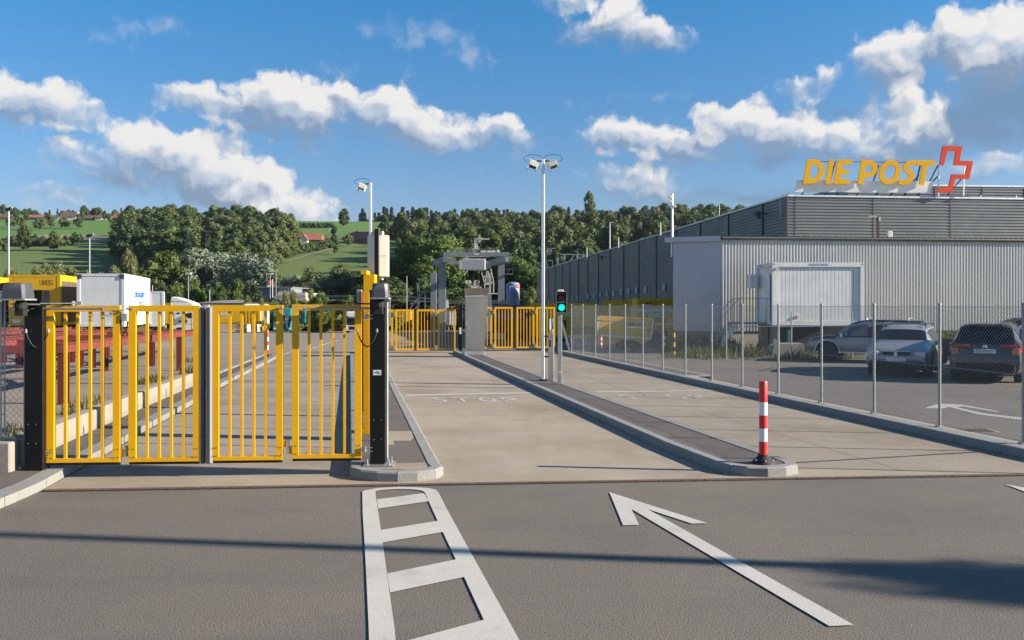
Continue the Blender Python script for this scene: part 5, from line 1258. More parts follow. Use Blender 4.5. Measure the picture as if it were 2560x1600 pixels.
t = MB(); t.cbox(X(1969,37.9),X(1975.5,37.9),37.9,38.0,.3,Z(825,37.9),.01); t.base = Vector((X(1972,37.9),37.9,.3)); mat('green_tank', (.01,.14,.11), .5); o = t.build('green_pipe', M('green_tank')); tag(o, 'upright green pipe under the grey office container', 'pipe')
yk = 36.6; b = MB(); b.add([(X(1929,yk),yk,0),(X(2011,yk),yk,0),(X(2010,yk),yk,Z(859,yk)),(X(1955,yk),yk,Z(859,yk)),(X(1936,yk),yk,Z(865,yk)),(X(1929,yk),yk+.9,0),(X(2011,yk),yk+.9,0),(X(2010,yk),yk+.9,Z(859,yk)),(X(1955,yk),yk+.9,Z(859,yk)),(X(1936,yk),yk+.9,Z(865,yk))],
      [(0,1,2,3,4),(5,9,8,7,6),(0,5,6,1),(1,6,7,2),(2,7,8,3),(3,8,9,4),(4,9,5,0)]); b.base = Vector((X(1970,yk),yk,0)); tag(b.build('concrete_block', M('concrete_wall')), 'broken pale concrete block on the verge under the container', 'concrete block')
# stairs
y = 39.3; t = thing('metal_stairs', (X(1795,y), y, 0), 'galvanised steps with a handrail leading up to the container door', 'stairs')
zl = Z(806,y); b = MB(); b.box(X(1838,y),x0-.03,y,y+1.3,zl-.08,zl); b.build('landing', M('galv_matt'), t)
b = MB()
for dy in (0,1.2): b.beam((X(1790,y),y+dy,.05),(X(1840,y),y+dy,zl-.1), .04, .22)
b.each('stringer', M('seal_alu'), t)
b = MB()
for k in range(6): f_ = (k+.5)/6; xx = X(1790,y)+(X(1840,y)-X(1790,y))*f_; b.box(xx-.12,xx+.12,y+.03,y+1.17,zl*f_-.0,zl*f_+.03)
b.build('treads', M('galv_matt'), t)
b = MB()
for dy in (-.02,1.22):
    yy = y+dy
    b.tube([(X(1791.5,y),yy,.1),(X(1791.5,y),yy,Z(805,y)),(X(1848.5,y),yy,Z(746,y)),(X(1915,y),yy,Z(746,y)),(X(1915,y),yy,zl)], .018, 6); b.tube([(X(1848.5,y),yy,zl),(X(1848.5,y),yy,Z(746,y))], .016, 6); b.tube([(X(1815.5,y),yy,.4),(X(1815.5,y),yy,Z(781,y))], .016, 6)
b.build('handrail', M('galv'), t)
# guard rail in front of the building and pedestrian barrier
t = thing('pipe_railing', (X(1815,34.9), 34.9, 0), 'long horizontal pipe rail on thin posts in front of the annex and container', 'railing')
b = MB(); pr_ = [P(1493,801.5,40.5), P(1646,810,38), P(1815,816,34.9), P(1978,817,34.9), P(2135,814,34.9)]; b.tube(pr_, .024, 8); b.build('rail', M('galv'), t, 60)
for (u, vt, vb, y) in ((1493,801,868,40.5),(1815.7,781,899,34.9),(1978.5,781,899,34.9),(2130.5,781,896,34.9)):
    b = MB(); b.tube([P(u,vb,y), P(u,vt,y)], .026, 8); b.build('post', M('galv_matt'), t, 60)
y = 40.2; t = thing('pedestrian_barrier', (X(1440,y), y, 0), 'grey barred pedestrian barrier behind the far fence posts', 'barrier')
b = MB(); b.tube([P(1414,840.5,y),P(1486,841,y)], .02, 6); b.tube([P(1414,863,y),P(1486,863,y)], .02, 6)
for k in range(20): u = 1415+k*3.7; b.tube([P(u,863,y),P(u,841,y)], .012, 5)
b.build('barred_panel', M('galv'), t)
y = 39.0; t = thing('fence_strut', (X(1410,y), y, 0), 'leaning galvanised strut at the far end of the kerb fence', 'strut'); b = MB(); b.beam(P(1403,800,y), P(1424,877,y), .08, .05, (0,1,0)); b.build('strut', M('galv_matt'), t)
# ---------------------------------------------------------------- containers, lorries and yard things
def cont(name, label, cat, A_, B_, L, zb, zt, m, dirn=(-.19,1), ribs=0, side=None, group=None, legs=True, gnd=None, frame_m=None):
    """box body: near end from A to B (2D), running back along dirn"""
    t = thing(name, (A_[0], A_[1], zb), label, cat, group); d, n = ldir(A_, B_); dv = Vector((dirn[0],dirn[1],0)).normalized()*L
    a = Vector((*A_,0)); c = Vector((*B_,0)); w = c-a; b = MB()
    def bx(p0, wv, lv, z0, z1, bb=None):
        (bb or b).add([(q.x,q.y,zz) for zz in (z0,z1) for q in (p0, p0+wv, p0+wv+lv, p0+lv)], [(0,3,2,1),(4,5,6,7),(0,1,5,4),(1,2,6,5),(2,3,7,6),(3,0,4,7)])
    bx(a, w, dv, zb, zt); body = b.build('body', M(m), t)
    b = MB(); wn, ln = w.normalized(), dv.normalized(); e = .02; f_ = .13
    for p0 in (a, c-wn*f_, a+dv-ln*f_, c+dv-ln*f_-wn*f_): bx(p0-wn*e-ln*e, wn*(f_+2*e), ln*(f_+2*e), zb-.04, zt+.03)
    bx(a-ln*e+wn*f_, w-wn*2*f_, ln*.1, zt-.1, zt+.02); bx(a-ln*e+wn*f_, w-wn*2*f_, ln*.1, zb-.03, zb+.12)
    for p0 in (a-wn*e, c-wn*.08+wn*e): bx(p0+ln*f_, wn*.08, dv-ln*2*f_, zt-.1, zt+.02); bx(p0+ln*f_, wn*.08, dv-ln*2*f_, zb-.03, zb+.12)
    b.build('corner_frame', M(frame_m or m), t)
    if ribs:
        b = MB(); Lw, Ll = w.length, L
        for k in range(int(Ll/ribs)):
            bx(c+ln*(k+.3)*ribs, wn*.035, ln*ribs*.45, zb+.13, zt-.11); bx(a-wn*.035+ln*(k+.3)*ribs, wn*.035, ln*ribs*.45, zb+.13, zt-.11)
        if Lw > 3:
            for k in range(int(Lw/ribs)): bx(a-ln*.035+wn*(k+.3)*ribs, wn*ribs*.45, ln*.035, zb+.13, zt-.11)
        b.build('side_ribs', M(m), body)
    if legs:
        g_ = gz(a.y) if gnd is None else gnd; b = MB()
        for fl in (.18,.82):
            for p0 in (a+wn*.15, c-wn*.15): q = p0+dv*fl; b.tube([(q.x,q.y,g_),(q.x,q.y,zb)], .05, 6); b.beam((q.x,q.y,g_+.3),(q.x+ln.x*.9,q.y+ln.y*.9,zb), .05,.05)
        b.build('support_legs', M(m if m != 'white_paint' else 'galv_matt'), t)
    return t, body
def wheels(par, cs, r, w, axis='x'):
    for c in cs:
        b = MB(); b.lathe((c[0]-w/2 if axis=='x' else c[0], c[1]-(w/2 if axis=='y' else 0), c[2]), [(r*.6,0),(r*.93,0),(r,w*.2),(r,w*.8),(r*.93,w),(r*.6,w)], 20, axis); tw = b.build('wheel', M('tyre'), par, 40)
        b = MB(); b.lathe((c[0]-w*.45 if axis=='x' else c[0], c[1]-(w*.45 if axis=='y' else 0), c[2]), [(r*.2,0),(r*.58,.01),(r*.58,w*.9),(r*.2,w*.92)], 14, axis); b.build('rim', M('rim'), tw, 40)
def chassis(par, A_, B_, dirn, L, zt, gnd, y0=0):
    a = Vector((*A_,0)); c = Vector((*B_,0)); wn = (c-a).normalized(); ln = Vector((dirn[0],dirn[1],0)).normalized(); b = MB(); w = (c-a).length
    for k in (.25,.75): p0 = a+wn*w*k+ln*y0; p1 = p0+ln*L; b.beam((p0.x,p0.y,zt-.12),(p1.x,p1.y,zt-.12), .1, .22)
    p0 = a+ln*(y0+.1); b.beam((p0.x,p0.y,zt-.28),((c+ln*(y0+.1)).x,(c+ln*(y0+.1)).y,zt-.28), .1, .16)
    b.build('chassis', M('under'), par); cs = []
    for fl in (.25,.42):
        for k in (.06,.94): q = a+wn*w*k+ln*(L*fl); cs.append((q.x,q.y,gnd+.45))
    wheels(par, cs, .45, .28)
D0 = (-.19,1)
# left yard
y = 49.0; t, bd = cont('yellow_container', 'yellow swap body numbered 5032 left of the white box trailer', 'container', (X(23,y),y), (X(150,y),y), 7.6, Z(812,y), Z(688,y), 'yellow_side', (-.23,1))
zb_, zt_ = Z(812,y), Z(688,y); b = MB(); a = Vector((X(150,y),y,0)); dv = Vector((-.23,1,0)).normalized()
b.add([(a.x+dv.x*.35+.012,a.y+dv.y*.35,zb_+.05),(a.x+dv.x*7.2+.012,a.y+dv.y*7.2,zb_+.05),(a.x+dv.x*7.2+.012,a.y+dv.y*7.2,zt_-.3),(a.x+dv.x*.35+.012,a.y+dv.y*.35,zt_-.3)], [(0,1,2,3)]); b.build('brown_curtain', M('brown_curtain'), bd)
text(bd, '5032', P(104.5,711.5,y)+Vector((0,-.03,0)), (1,0,0), (0,0,1), .26, 'black_print', .63, .0)
b = MB(); b.box(X(34,y),X(138,y),y-.012,y-.002,zb_+.3,zt_-.12); b.build('rear_doors', M('yellow_side'), bd)
chassis(t, (X(23,y),y), (X(150,y),y), (-.23,1), 7, zb_-.03, 0)
b = MB(); b.box(X(31,y),X(52,y),y-.03,y-.013,Z(807,y),Z(798,y)); b.build('number_plate', M('white_print'), bd)
t, bd = cont('yellow_container', 'yellow swap body with a brown curtain at the left frame edge', 'container', (X(-100,50),50), (X(-12,50),50), 7.6, Z(814,50), Z(694,50), 'yellow_side', (-.02,1), legs=True)
b = MB(); b.box(X(-12,50)-.01,X(-12,50)+.012,50.3,57.2,Z(806,50),Z(707,50)); b.build('brown_curtain', M('brown_curtain'), bd)
y = 46.7; A_, B_ = (X(193,y),y), (X(311,y),y); zb_, zt_ = Z(815,y), Z(685,y)
t, bd = cont('box_trailer', 'white box trailer with blue lettering on its side behind the front gate', 'trailer', A_, B_, 9.0, zb_, zt_, 'white_paint', (-.25,1), legs=False)
chassis(t, A_, B_, (-.25,1), 8.6, zb_-.03, 0)
b = MB()
for (u0,u1) in ((193.5,204.5),(298.5,310.5)): b.box(X(u0,y),X(u1,y),y-.035,y-.021,Z(697,y),Z(685.5,y))
b.each('corner_cap', M('dark_plastic'), bd)
b = MB()
for k in range(5): b.beam((X(200+k*22,y),y+.1,zb_-.45),(X(212+k*22,y),y+.1,zb_-.08), .07, .05)
b.each('underrun_brace', M('cream'), bd)
sd_ = Vector((-.25,1,0)).normalized(); so_ = Vector((X(311,y),y,0))
def on_side(dist, z): q = so_+sd_*dist; return Vector((q.x+.012,q.y,z))
q0 = onl(336.5, so_, so_+sd_); q1 = onl(361.5, so_, so_+sd_); text(bd, 'bisqualm', Vector((q0.x+.012,q0.y,Z(750,q0.y))), sd_, (0,0,1), .60, 'blue_print', (q1-q0).length, .02)
q0 = onl(346.5, so_, so_+sd_); text(bd, 'SPEDITION', Vector((q0.x+.012,q0.y,Z(764,q0.y))), sd_, (0,0,1), .22, 'navy_print', (q1-q0).length, .01)
text(bd, 'WIR', P(273,787.5,y)+Vector((0,-.03,0)), (1,0,0), (0,0,1), .15, 'navy_print', .38, .02)
y = 72; t, bd = cont('white_container', 'weathered white container with an orange front edge behind the trailer', 'container', (X(374,y),y), (X(409,y),y), 5.5, Z(815,y), Z(729,y), 'white_paint', (-.37,1), ribs=.6, legs=False)
b = MB(); b.box(X(371.5,y),X(376,y),y-.04,y,Z(812,y),Z(731,y)); b.build('orange_edge', M('orange'), bd)
chassis(t, (X(374,y),y), (X(409,y),y), (-.37,1), 6, Z(815,y)-.03, gz(y))
y = 98; cont('yellow_container', 'small glimpse of a yellow swap body behind the white cab', 'container', (X(409,y),y), (X(428,y),y), 6, Z(808,y), Z(759,y), 'yellow_side', (-.36,1))
y = 130; A_, B_ = (X(508,y),y), (X(650,y),y)
t, bd = cont('yellow_container', 'long yellow container with white lettering seen through the middle of the front gate', 'container', A_, B_, 2.5, Z(810,y), Z(763,y), 'yellow_side', (0,1), ribs=.45)
b = MB(); b.box(X(512,y),X(604,y),y-.05,y-.037,Z(807,y),Z(765.5,y)); pn = b.build('print_panel', M('yellow_side'), bd)
text(pn, 'fiesta  k', P(546,788.5,y)+Vector((0,-.06,0)), (1,0,0), (0,0,1), .55, 'white_print', 2.15, .03)
text(pn, 'immer dabei', P(546,795,y)+Vector((0,-.06,0)), (1,0,0), (0,0,1), .16, 'white_print', 1.3, .01)
b = MB(); b.box(X(649,y),X(661,y),y+.3,y+2.6,Z(809,y),Z(770,y)); b.build('white_end_wall', M('white_paint'), bd)
y = 170; t, bd = cont('yellow_container', 'yellow container with white lettering behind the far left gate', 'container', (X(955,y),y), (X(1026,y),y), 2.5, Z(808,y), Z(774,y), 'yellow_side', (0,1), ribs=.5)
text(bd, 'beier    g  ri', P(962,795,y)+Vector((0,-.06,0)), (1,0,0), (0,0,1), .62, 'white_print', 3.4, .03)
y = 165; cont('yellow_container', 'yellow container end behind the hinge of the far left gate', 'container', (X(1080,y),y), (X(1113,y),y), 7, Z(814,y), Z(779,y), 'yellow_side', (-.1,1))
y = 160; cont('white_container', 'white container end beside the black far gate post', 'container', (X(1124,y),y), (X(1140,y),y), 7, Z(812,y), Z(779,y), 'white_paint', (-.3,1))
y = 205; t = thing('freight_wagon', (X(1085,y),y,gz(205)+1), 'pale freight wagon standing on the railway behind the far left gate', 'wagon')
b = MB(); b.box(X(1020,y),X(1150,y),y,y+2.5,Z(790,y),Z(777,y)); b.build('body', M('white_paint'), t)
b = MB()
for k in range(14): u = 1026+k*9; b.box(X(u,y),X(u+2,y),y-.05,y,Z(790,y),Z(777,y))
b.box(X(1020,y),X(1150,y),y-.04,y,Z(784,y),Z(782.5,y)); b.box(X(1020,y),X(1150,y),y+.1,y+2.4,Z(800,y),Z(790,y)); b.build('stanchions', M('dark_plastic'), t)
# white articulated tractor seen from its side
y = 108; g_ = gz(y); t = thing('lorry_cab', (X(455,y), y, g_), 'white lorry cab facing right behind the red racks', 'lorry')
pc = [(425,826),(425,776),(427,752),(429,742),(445,746),(470,754.5),(480,759),(486,767),(487.5,790),(488,812),(489,832),(466,832),(463,824),(457,819),(450,818),(442,819),(436,824),(433,830),(430,830)]
b = MB(); b.prism([P(u,v,y) for u,v in pc], (0,2.4,0)); cb_ = b.build('cab', M('white_paint'), t)
b = MB(); b.prism([P(u,v,y)+Vector((0,-.02,0)) for u,v in ((462,784),(478,783),(481,795),(470,794),(464,790))], (0,.02,0)); b.prism([P(u,v,y)+Vector((0,-.02,0)) for u,v in ((442,781),(450,781),(450,785),(442,785))], (0,.02,0)); b.build('side_window', M('glass_dark'), cb_)
b = MB(); b.box(X(447,y),X(453,y),y-.03,y,Z(806,y),Z(801.5,y)); b.box(X(473,y),X(481,y),y-.3,y-.1,Z(796,y),Z(782,y)); b.build('mirror', M('under'), cb_)
b = MB(); b.prism([P(u,v,y)+Vector((0,-.012,0)) for u,v in ((427,752.5),(470,754.3),(470,755.3),(427,753.4))], (0,.012,0)); b.box(X(426,y),X(488,y),y-.012,y,Z(810.8,y),Z(810,y)); b.box(X(478.5,y),X(479.2,y),y-.012,y,Z(830,y),Z(798,y)); b.build('panel_gap', M('dark_plastic'), cb_)
text(cb_, 'VOGELSHOLZ', P(436.2,806,y)+Vector((0,-.02,0)), (0,0,1), (-1,0,0), .22, 'black_print', 1.15, .02)
text(cb_, 'E', P(463,807,y)+Vector((0,-.02,0)), (1,0,0), (0,0,1), .34, 'black_print', .34, .03)
wheels(t, [(X(446,y),y+.2,g_+.50),(X(446,y),y+2.2,g_+.50),(X(400,y),y+.2,g_+.5),(X(392,y),y+.2,g_+.5)], .5, .3, 'y')
b = MB(); b.beam((X(380,y),y+.8,g_+.85),(X(430,y),y+.8,g_+.85), .2, .25); b.box(X(404,y),X(426,y),y,y+.6,Z(834,y),Z(823,y)); b.build('chassis', M('under'), t)
# lorries facing the camera
def lorry(u0, u1, vt, y, label, col, visor, tx, name='lorry', box=None):
    g_ = gz(y); x0, x1 = X(u0,y), X(u1,y); xm = (x0+x1)/2; w = x1-x0; zt = Z(vt,y); t = thing(name, (xm,y,g_), label, 'lorry'); h = zt-g_
    b = MB(); b.cbox(x0,x1,y,y+2.3,g_+.95,g_+h*.80,.07); b.cbox(x0+.05,x1-.05,y+.12,y+2.2,g_+h*.80,zt,.1); c_ = b.build('cab', M(col), t)
    b = MB(); b.cbox(x0,x1,y-.06,y+1.2,g_+.3,g_+.95,.05); b.build('bumper', M(col if name == 'lorry' else 'dark_plastic'), t)
    b = MB(); b.box(x0+w*.2,x1-w*.2,y-.075,y-.06,g_+.42,g_+.9); b.box(x0+w*.1,x1-w*.1,y-.02,y-.003,g_+1.0,g_+1.28); b.build('grille', M('under'), t)
    b = MB(); b.prism([(x0+.1,y-.012,g_+h*.46),(x1-.1,y-.012,g_+h*.46),(x1-.16,y-.012,g_+h*.72),(x0+.16,y-.012,g_+h*.72)], (0,.012,0)); b.build('windscreen', M('glass_dark'), c_)
    b = MB(); b.hbox((xm,y-.10,g_+h*.75), (w*.46,0,0), (0,.1,.03), (0,0,.10)); vs_ = b.build('sun_visor', M(visor), c_)
    b = MB()
    for sx_ in (-1,1): b.box(xm+sx_*w*.42-.14,xm+sx_*w*.42+.14,y-.08,y-.055,g_+.5,g_+.68)
    b.each('headlight', M('white_refl'), t)
    b = MB()
    for sx_ in (-1,1): b.box(xm+sx_*(w/2+.18)-.1,xm+sx_*(w/2+.18)+.1,y-.02,y+.1,g_+h*.5,g_+h*.72); b.beam((xm+sx_*w/2,y+.05,g_+h*.7),(xm+sx_*(w/2+.18),y+.05,g_+h*.7),.04,.04)
    b.build('mirror', M('under'), t)
    if tx: text(vs_, tx[0], (xm-w*tx[1]/2,y-.22,g_+h*.75-.07), (1,0,0), (0,0,1), .17, tx[2], w*tx[1], .03)
    wheels(t, [(x0+.18,y+.9,g_+.48),(x1-.18,y+.9,g_+.48)], .48, .3)
    b = MB(); b.box(x0+.02,x1-.02,y+2.7,y+9,g_+1.1,g_+h*.97); b.build('load_box', M(box or 'white_paint'), t)
    return t
lorry(683,728,771,121,'teal lorry facing the gate with white lettering on its visor','teal','teal',('ser.',.45,'white_print'),box='teal')
lorry(864,906,779,119,'white lorry with a black grille facing the gate near the terminal','white_paint','dark_plastic',('WOLSDORF',.6,'white_print'))
b = MB()
# right yard: lorries at the docks
y = 57.5; t, bd = cont('yellow_trailer', 'dark yellow trailer with pale lettering standing in the shade of the hall', 'trailer', (X(1330,y),y), (X(1496,y),y), 2.5, Z(838,y), Z(759,y), 'yellow_side', (0,1), legs=False)
text(bd, 'Uste  ratzteil', P(1362,791,y)+Vector((0,-.03,0)), (1,0,0), (0,0,1), .42, 'white_print', 2.3, .0)
b = MB(); b.box(X(1432,y),X(1490,y),y-.03,y-.02,Z(836,y),Z(818,y)); b.box(X(1403,y),X(1416,y),y-.03,y-.02,Z(820,y),Z(800,y)); b.build('skirt_panel', M('dark_plastic'), bd)
b = MB(); b.box(X(1408,y),X(1413,y),y-.05,y-.03,Z(817,y),Z(810,y)); b.build('tail_light', M('red_paint'), bd)
chassis(t, (X(1330,y),y), (X(1496,y),y), (0,1), 2.4, Z(838,y)-.02, gz(y))
mat('potato_print', (.10,.05,.035), .5, var=.85, scale=9); mat('sky_print', (.02,.10,.30), .5); mat('maroon_print', (.07,.02,.02), .5); mat('rail_blue', (.02,.07,.30), .4)
y = 62; t, bd = cont('curtain_lorry', 'lorry with brown potatoes and blue sky printed on its side behind the far right gate', 'lorry', (X(1229,y),y), (X(1313,y),y), 2.5, Z(829,y), Z(763,y), 'grey_pale', (0,1), legs=False, frame_m='rail_blue')
b = MB(); b.box(X(1231,y),X(1311,y),y-.03,y-.021,Z(827,y),Z(798,y))
b.build('potato_picture', M('potato_print'), bd); b = MB(); b.box(X(1231,y),X(1311,y),y-.03,y-.021,Z(798,y),Z(782,y)); b.build('sky_picture', M('sky_print'), bd)
b = MB(); b.box(X(1231,y),X(1311,y),y-.03,y-.021,Z(782,y),Z(767,y)); b.build('maroon_picture', M('maroon_print'), bd)
b = MB(); b.box(X(1214,y),X(1262,y),y-.02,y+.1,Z(848,y),Z(833,y)); b.build('side_skirt', M('grey_pale'), t)
chassis(t, (X(1229,y),y), (X(1320,y),y), (0,1), 2.4, Z(829,y)-.02, gz(y))
wheels(t, [(X(1271,y),y+.2,gz(y)+.5),(X(1299,y),y+.2,gz(y)+.5)], .5, .3, 'y')
b = MB(); b.box(X(1316,y),X(1328,y),y+1,y+2,Z(850,y),Z(775,y)); b.build('cab_back', M('dark_plastic'), t)
for i, (u0,u1,vt,y,lb) in enumerate([(1507,1528,754,68,'narrow yellow container end first in the dock row beside the dark gap'),(1529,1551,751,64,'narrow yellow container end second in the dock row'),(1553,1574,751,61,'narrow yellow container end third in the dock row'),(1575,1593,749.5,58,'narrow yellow container end last in the dock row')]):
    cont('dock_container', lb, 'container', (X(u0,y),y), (X(u1,y),y), 6, gz(y)+1.0, Z(vt,y), 'yellow_side', (.1,1))
y = 52; t, bd = cont('yellow_trailer', 'yellow parcel trailer with the black and red post logo beside the annex', 'trailer', (X(1594,y),y), (X(1700,y),y), 2.5, Z(825,y), Z(747,y), 'yellow_side', (0,1), legs=False)
def post_logo(par, o, r, u_, s_, m='black_print', cross=True):
    o = Vector(o); r = Vector(r).normalized(); u_ = Vector(u_).normalized(); n = r.cross(u_)
    text(par, 'DIE POST', o+u_*.06*s_, r, u_, .26*s_, m, 1.5*s_, .03, .3)
    b = MB(); b.prism([o+r*a*s_+u_*c*s_+n*.001 for a, c in ((-.08,-.10),(-.04,.02),(1.46,.02),(1.42,-.10))], n*.002); b.build('logo_underline', M('white_print'), par)
    pts = [((x-1547)/360*.52+1.55, (567-yy)/467*.62-.2) for x, yy in cr]; b = MB()
    for q in ((0,1,14,15),(0,15,16,17),(1,2,13,14),(2,3,12,13),(3,4,11,12),(4,5,10,11),(5,6,9,10),(6,7,8,9)): b.prism([o+r*pts[i][0]*s_+u_*pts[i][1]*s_+n*.001 for i in q], n*.003)
    b.build('logo_cross', M('red_paint'), par)
post_logo(bd, P(1603,762,y)+Vector((0,-.03,0)), (1,0,0), (0,0,1), .44)
text(bd, 'Pakete für', P(1609,793,y)+Vector((0,-.03,0)), (1,0,0), (0,0,1), .36, 'white_print', 1.95, .02)
b = MB(); b.box(X(1577,y),X(1690,y),y-.03,y-.021,Z(779,y),Z(772,y)); b.build('white_band', M('white_print'), bd)
chassis(t, (X(1594,y),y), (X(1700,y),y), (0,1), 2.4, Z(825,y)-.02, gz(y))
y = 46; t = thing('yellow_post', (X(1678,y),y,0), 'wide yellow post against the left edge of the annex', 'post'); b = MB(); b.cbox(X(1672,y),X(1684,y),y,y+.25,0,Z(788,y),.01); b.build('post', M('yellow_side'), t)
# tilted yellow trailer in the sun
y = 41.6; t = thing('post_trailer', (X(1565,y),y,0), 'sunlit yellow trailer side with the post logo, tilted behind the kerb fence', 'trailer')
q4 = [(1495.5,863),(1499.5,790),(1633.5,797.5),(1627,850),(1601,861),(1597,855),(1583,851),(1566,850),(1550,852),(1538,858),(1533,863)]
b = MB(); b.prism([P(u,v,y) for u,v in q4], (0.1,1.3,0)); bd = b.build('body', M('yellow_side'), t)
rt = (P(1633.5,797.5,y)-P(1499.5,790,y)).normalized(); up_ = Vector((0,-1,0)).cross(rt)*-1; up_ = rt.cross(Vector((0,1,0)))*-1; up_ = up_ if up_.z > 0 else -up_
post_logo(bd, P(1569,816,y)+Vector((0,-.006,0)), rt, up_, .60)
b = MB(); b.prism([P(u,v,y)+Vector((0,-.004,0)) for u,v in ((1502,835.5),(1628,844),(1627.5,847.5),(1502,840))], (0,.003,0)); b.build('white_stripe', M('white_print'), bd)
text(bd, 'Die Post für die Schweiz', P(1504,848.5,y)+Vector((0,-.006,0)), rt, up_, .07, 'black_print', 1.15, .0)
text(bd, 'gelb bewegt', P(1597,826,y)+Vector((0,-.006,0)), rt, up_, .08, 'red_paint', .55, .0)
b = MB(); b.prism([P(u,v,y)+Vector((0,-.02,0)) for u,v in ((1631,797.3),(1634.5,797.6),(1630,843),(1626.5,843))], (0,.02,0)); b.build('edge_profile', M('seal_alu'), bd)
b = MB(); b.prism([P(u,v,y) for u,v in ((1499,790),(1494,791.5),(1491,860),(1495.5,863))], (0,.03,0)); b.build('front_edge', M('cream'), bd)
wheels(t, [(X(1560,y),y+.3,.36),(X(1588,y),y+.3,.36)], .36, .25, 'y')
# ---------------------------------------------------------------- red racks
def rack(x0, y0, x1, y1, w, zt, label, nleg=3):
    t = thing('steel_rack', (x0,y0,0), label, 'rack', 'red steel racks in the yard'); d = Vector((x1-x0,y1-y0,0)); L = d.length; d.normalize(); lft = Vector((-d.y,d.x,0)); b = MB()
    for k in (0,1):
        a = Vector((x0,y0,zt-.09))+lft*w*k; b.beam(a, a+d*L, .12, .18); b.beam(a+Vector((0,0,.10)), a+d*L+Vector((0,0,.10)), .2, .02)
    b.build('long_beam', M('red_rack'), t); b = MB()
    for k in range(nleg+1): a = Vector((x0,y0,zt-.1))+d*(L*k/nleg*.98+.05); b.beam(a, a+lft*w, .12, .16)
    for k in range(nleg): a = Vector((x0,y0,zt-.1))+d*(L*(k+.2)/nleg); b.beam(a, a+lft*w*.5+d*L*.6/nleg, .09, .1)
    b.build('cross_beams', M('red_rack'), t)
    for k in range(nleg):
        for j in (0,1):
            a = Vector((x0,y0,0))+d*(L*k/(nleg-1)*.97+.1)+lft*w*j; g_ = gz(a.y); b = MB(); b.box(a.x-.02,a.x+.02,a.y-.07,a.y+.07,g_,zt-.18); b.box(a.x-.09,a.x+.09,a.y-.085,a.y-.07,g_,zt-.18); b.box(a.x-.09,a.x+.09,a.y+.07,a.y+.085,g_,zt-.18); b.box(a.x-.13,a.x+.13,a.y-.13,a.y+.13,g_,g_+.015); b.build('leg', M('red_rack'), t)
    b = MB()
    for k in range(nleg*2):
        a = Vector((x0,y0,zt+.03))+d*(L*(k+.5)/(nleg*2)); b.lathe(a, [(.04,0),(.05,.03),(.02,.06)], 8)
    b.each('twist_lock', M('rust'), t)
rack(-9.45,19.1,-10.6,29.2,2.3,1.27,'red steel rack whose corner leg stands nearest the front gate')
rack(-12.9,20.5,-14.0,30.5,2.3,1.25,'red steel rack second from the gate, behind the left gate leaf')
rack(-16.6,24.0,-17.8,34.0,2.3,1.2,'red steel rack third from the gate, behind the black post')
rack(-12.3,31.0,-13.9,41.0,2.3,1.0,'red steel rack at the back right, below the white lorry cab')
rack(-16.0,33.0,-17.6,42.5,2.3,1.0,'red steel rack at the back in front of the white box trailer')
rack(-20.0,35.0,-21.6,44.5,2.3,1.0,'red steel rack at the back left in front of the 5032 container')
# ---------------------------------------------------------------- gantry crane
y = 150; g_ = gz(y); zc = lambda x, yy: (1040+x/7.56, 580+yy/7.56)
t = thing('gantry_crane', (X(1180,y), y, g_), 'grey gantry crane numbered 2 straddling the railway', 'crane')
def mem(b, x0, x1, y0, y1, yy, dep): u0,v0 = zc(x0,y0); u1,v1 = zc(x1,y1); b.box(X(u0,yy),X(u1,yy),yy,yy+dep,Z(v1,yy),Z(v0,yy))
b = MB(); mem(b,515,1765,380,458,y,1.4); b.build('cross_beam', M('steel_grey'), t)
b = MB(); mem(b,275,815,545,605,y+15,1.2); b.build('rear_cross_beam', M('steel_grey'), t)
for (x0,x1,yb2,nm) in ((515,630,570,'girder'),(1655,1770,570,'girder')):
    b = MB(); u0,v0 = zc(x0,460); u1,v1 = zc(x1,yb2+ (60)); a = [P(u0,v0,y),P(u1,v0,y),P(u1,v1-8,y),P(u0,v1-8,y)]; b.prism(a, (-3.1,15.5,0)); gr_ = b.build(nm, M('steel_grey'), t)
b = MB()
for (x0,x1,yt,yy) in ((425,560,600,y+1.5),(275,385,770,y+14),(1550,1672,600,y+1.5),(1330,1420,770,y+14)):
    b = MB(); u0,v0 = zc(x0,yt); u1,_ = zc(x1,yt); b.box(X(u0,yy),X(u1,yy),yy,yy+1.0,gz(yy),Z(v0,yy)); b.build('leg', M('steel_grey'), t)
b = MB(); mem(b,885,1312,505,712,y-.3,3); hb = b.build('machine_house', M('white_paint'), t)
b = MB()
for k in range(17): x = 900+k*24; mem(b, x, x+11, 512, 706, y-.4, .1)
b.build('wall_ribs', M('grey_pale'), hb)
b = MB(); u,v = zc(885,505); mem(b,812,885,530,700,y+5,2.2); b.build('side_cabin', M('grey_pale'), hb)
b = MB()
mem(b,620,1520,318,326,y,.1); mem(b,620,1520,345,350,y,.1)
for k in range(10): mem(b, 620+k*100, 626+k*100, 318, 382, y, .1)
mem(b,470,520,372,378,y,.1); mem(b,470,476,372,455,y,.1); b.build('walkway_railing', M('galv'), t)
b = MB(); mem(b,640,1400,455,470,y+.2,.4); mem(b,1225,1330,345,380,y+.5,1); mem(b,1345,1500,345,380,y+.5,1); mem(b,1530,1580,340,380,y+.5,1); b.build('cable_trays', M('cream'), t)
b = MB(); mem(b,1100,1120,130,310,y+.5,.4); mem(b,1095,1385,118,142,y+.5,.4); mem(b,1120,1160,150,310,y+.6,.5); mem(b,1175,1215,150,185,y+.5,.5); mem(b,1060,1180,308,330,y+.5,1); b.build('service_hoist', M('grey_pale'), t)
b = MB(); mm = lambda x0,y0,x1,y1,w=.16,yy=y+5: b.beam(P(*zc(x0,y0),yy), P(*zc(x1,y1),yy), w, w, (0,1,0))
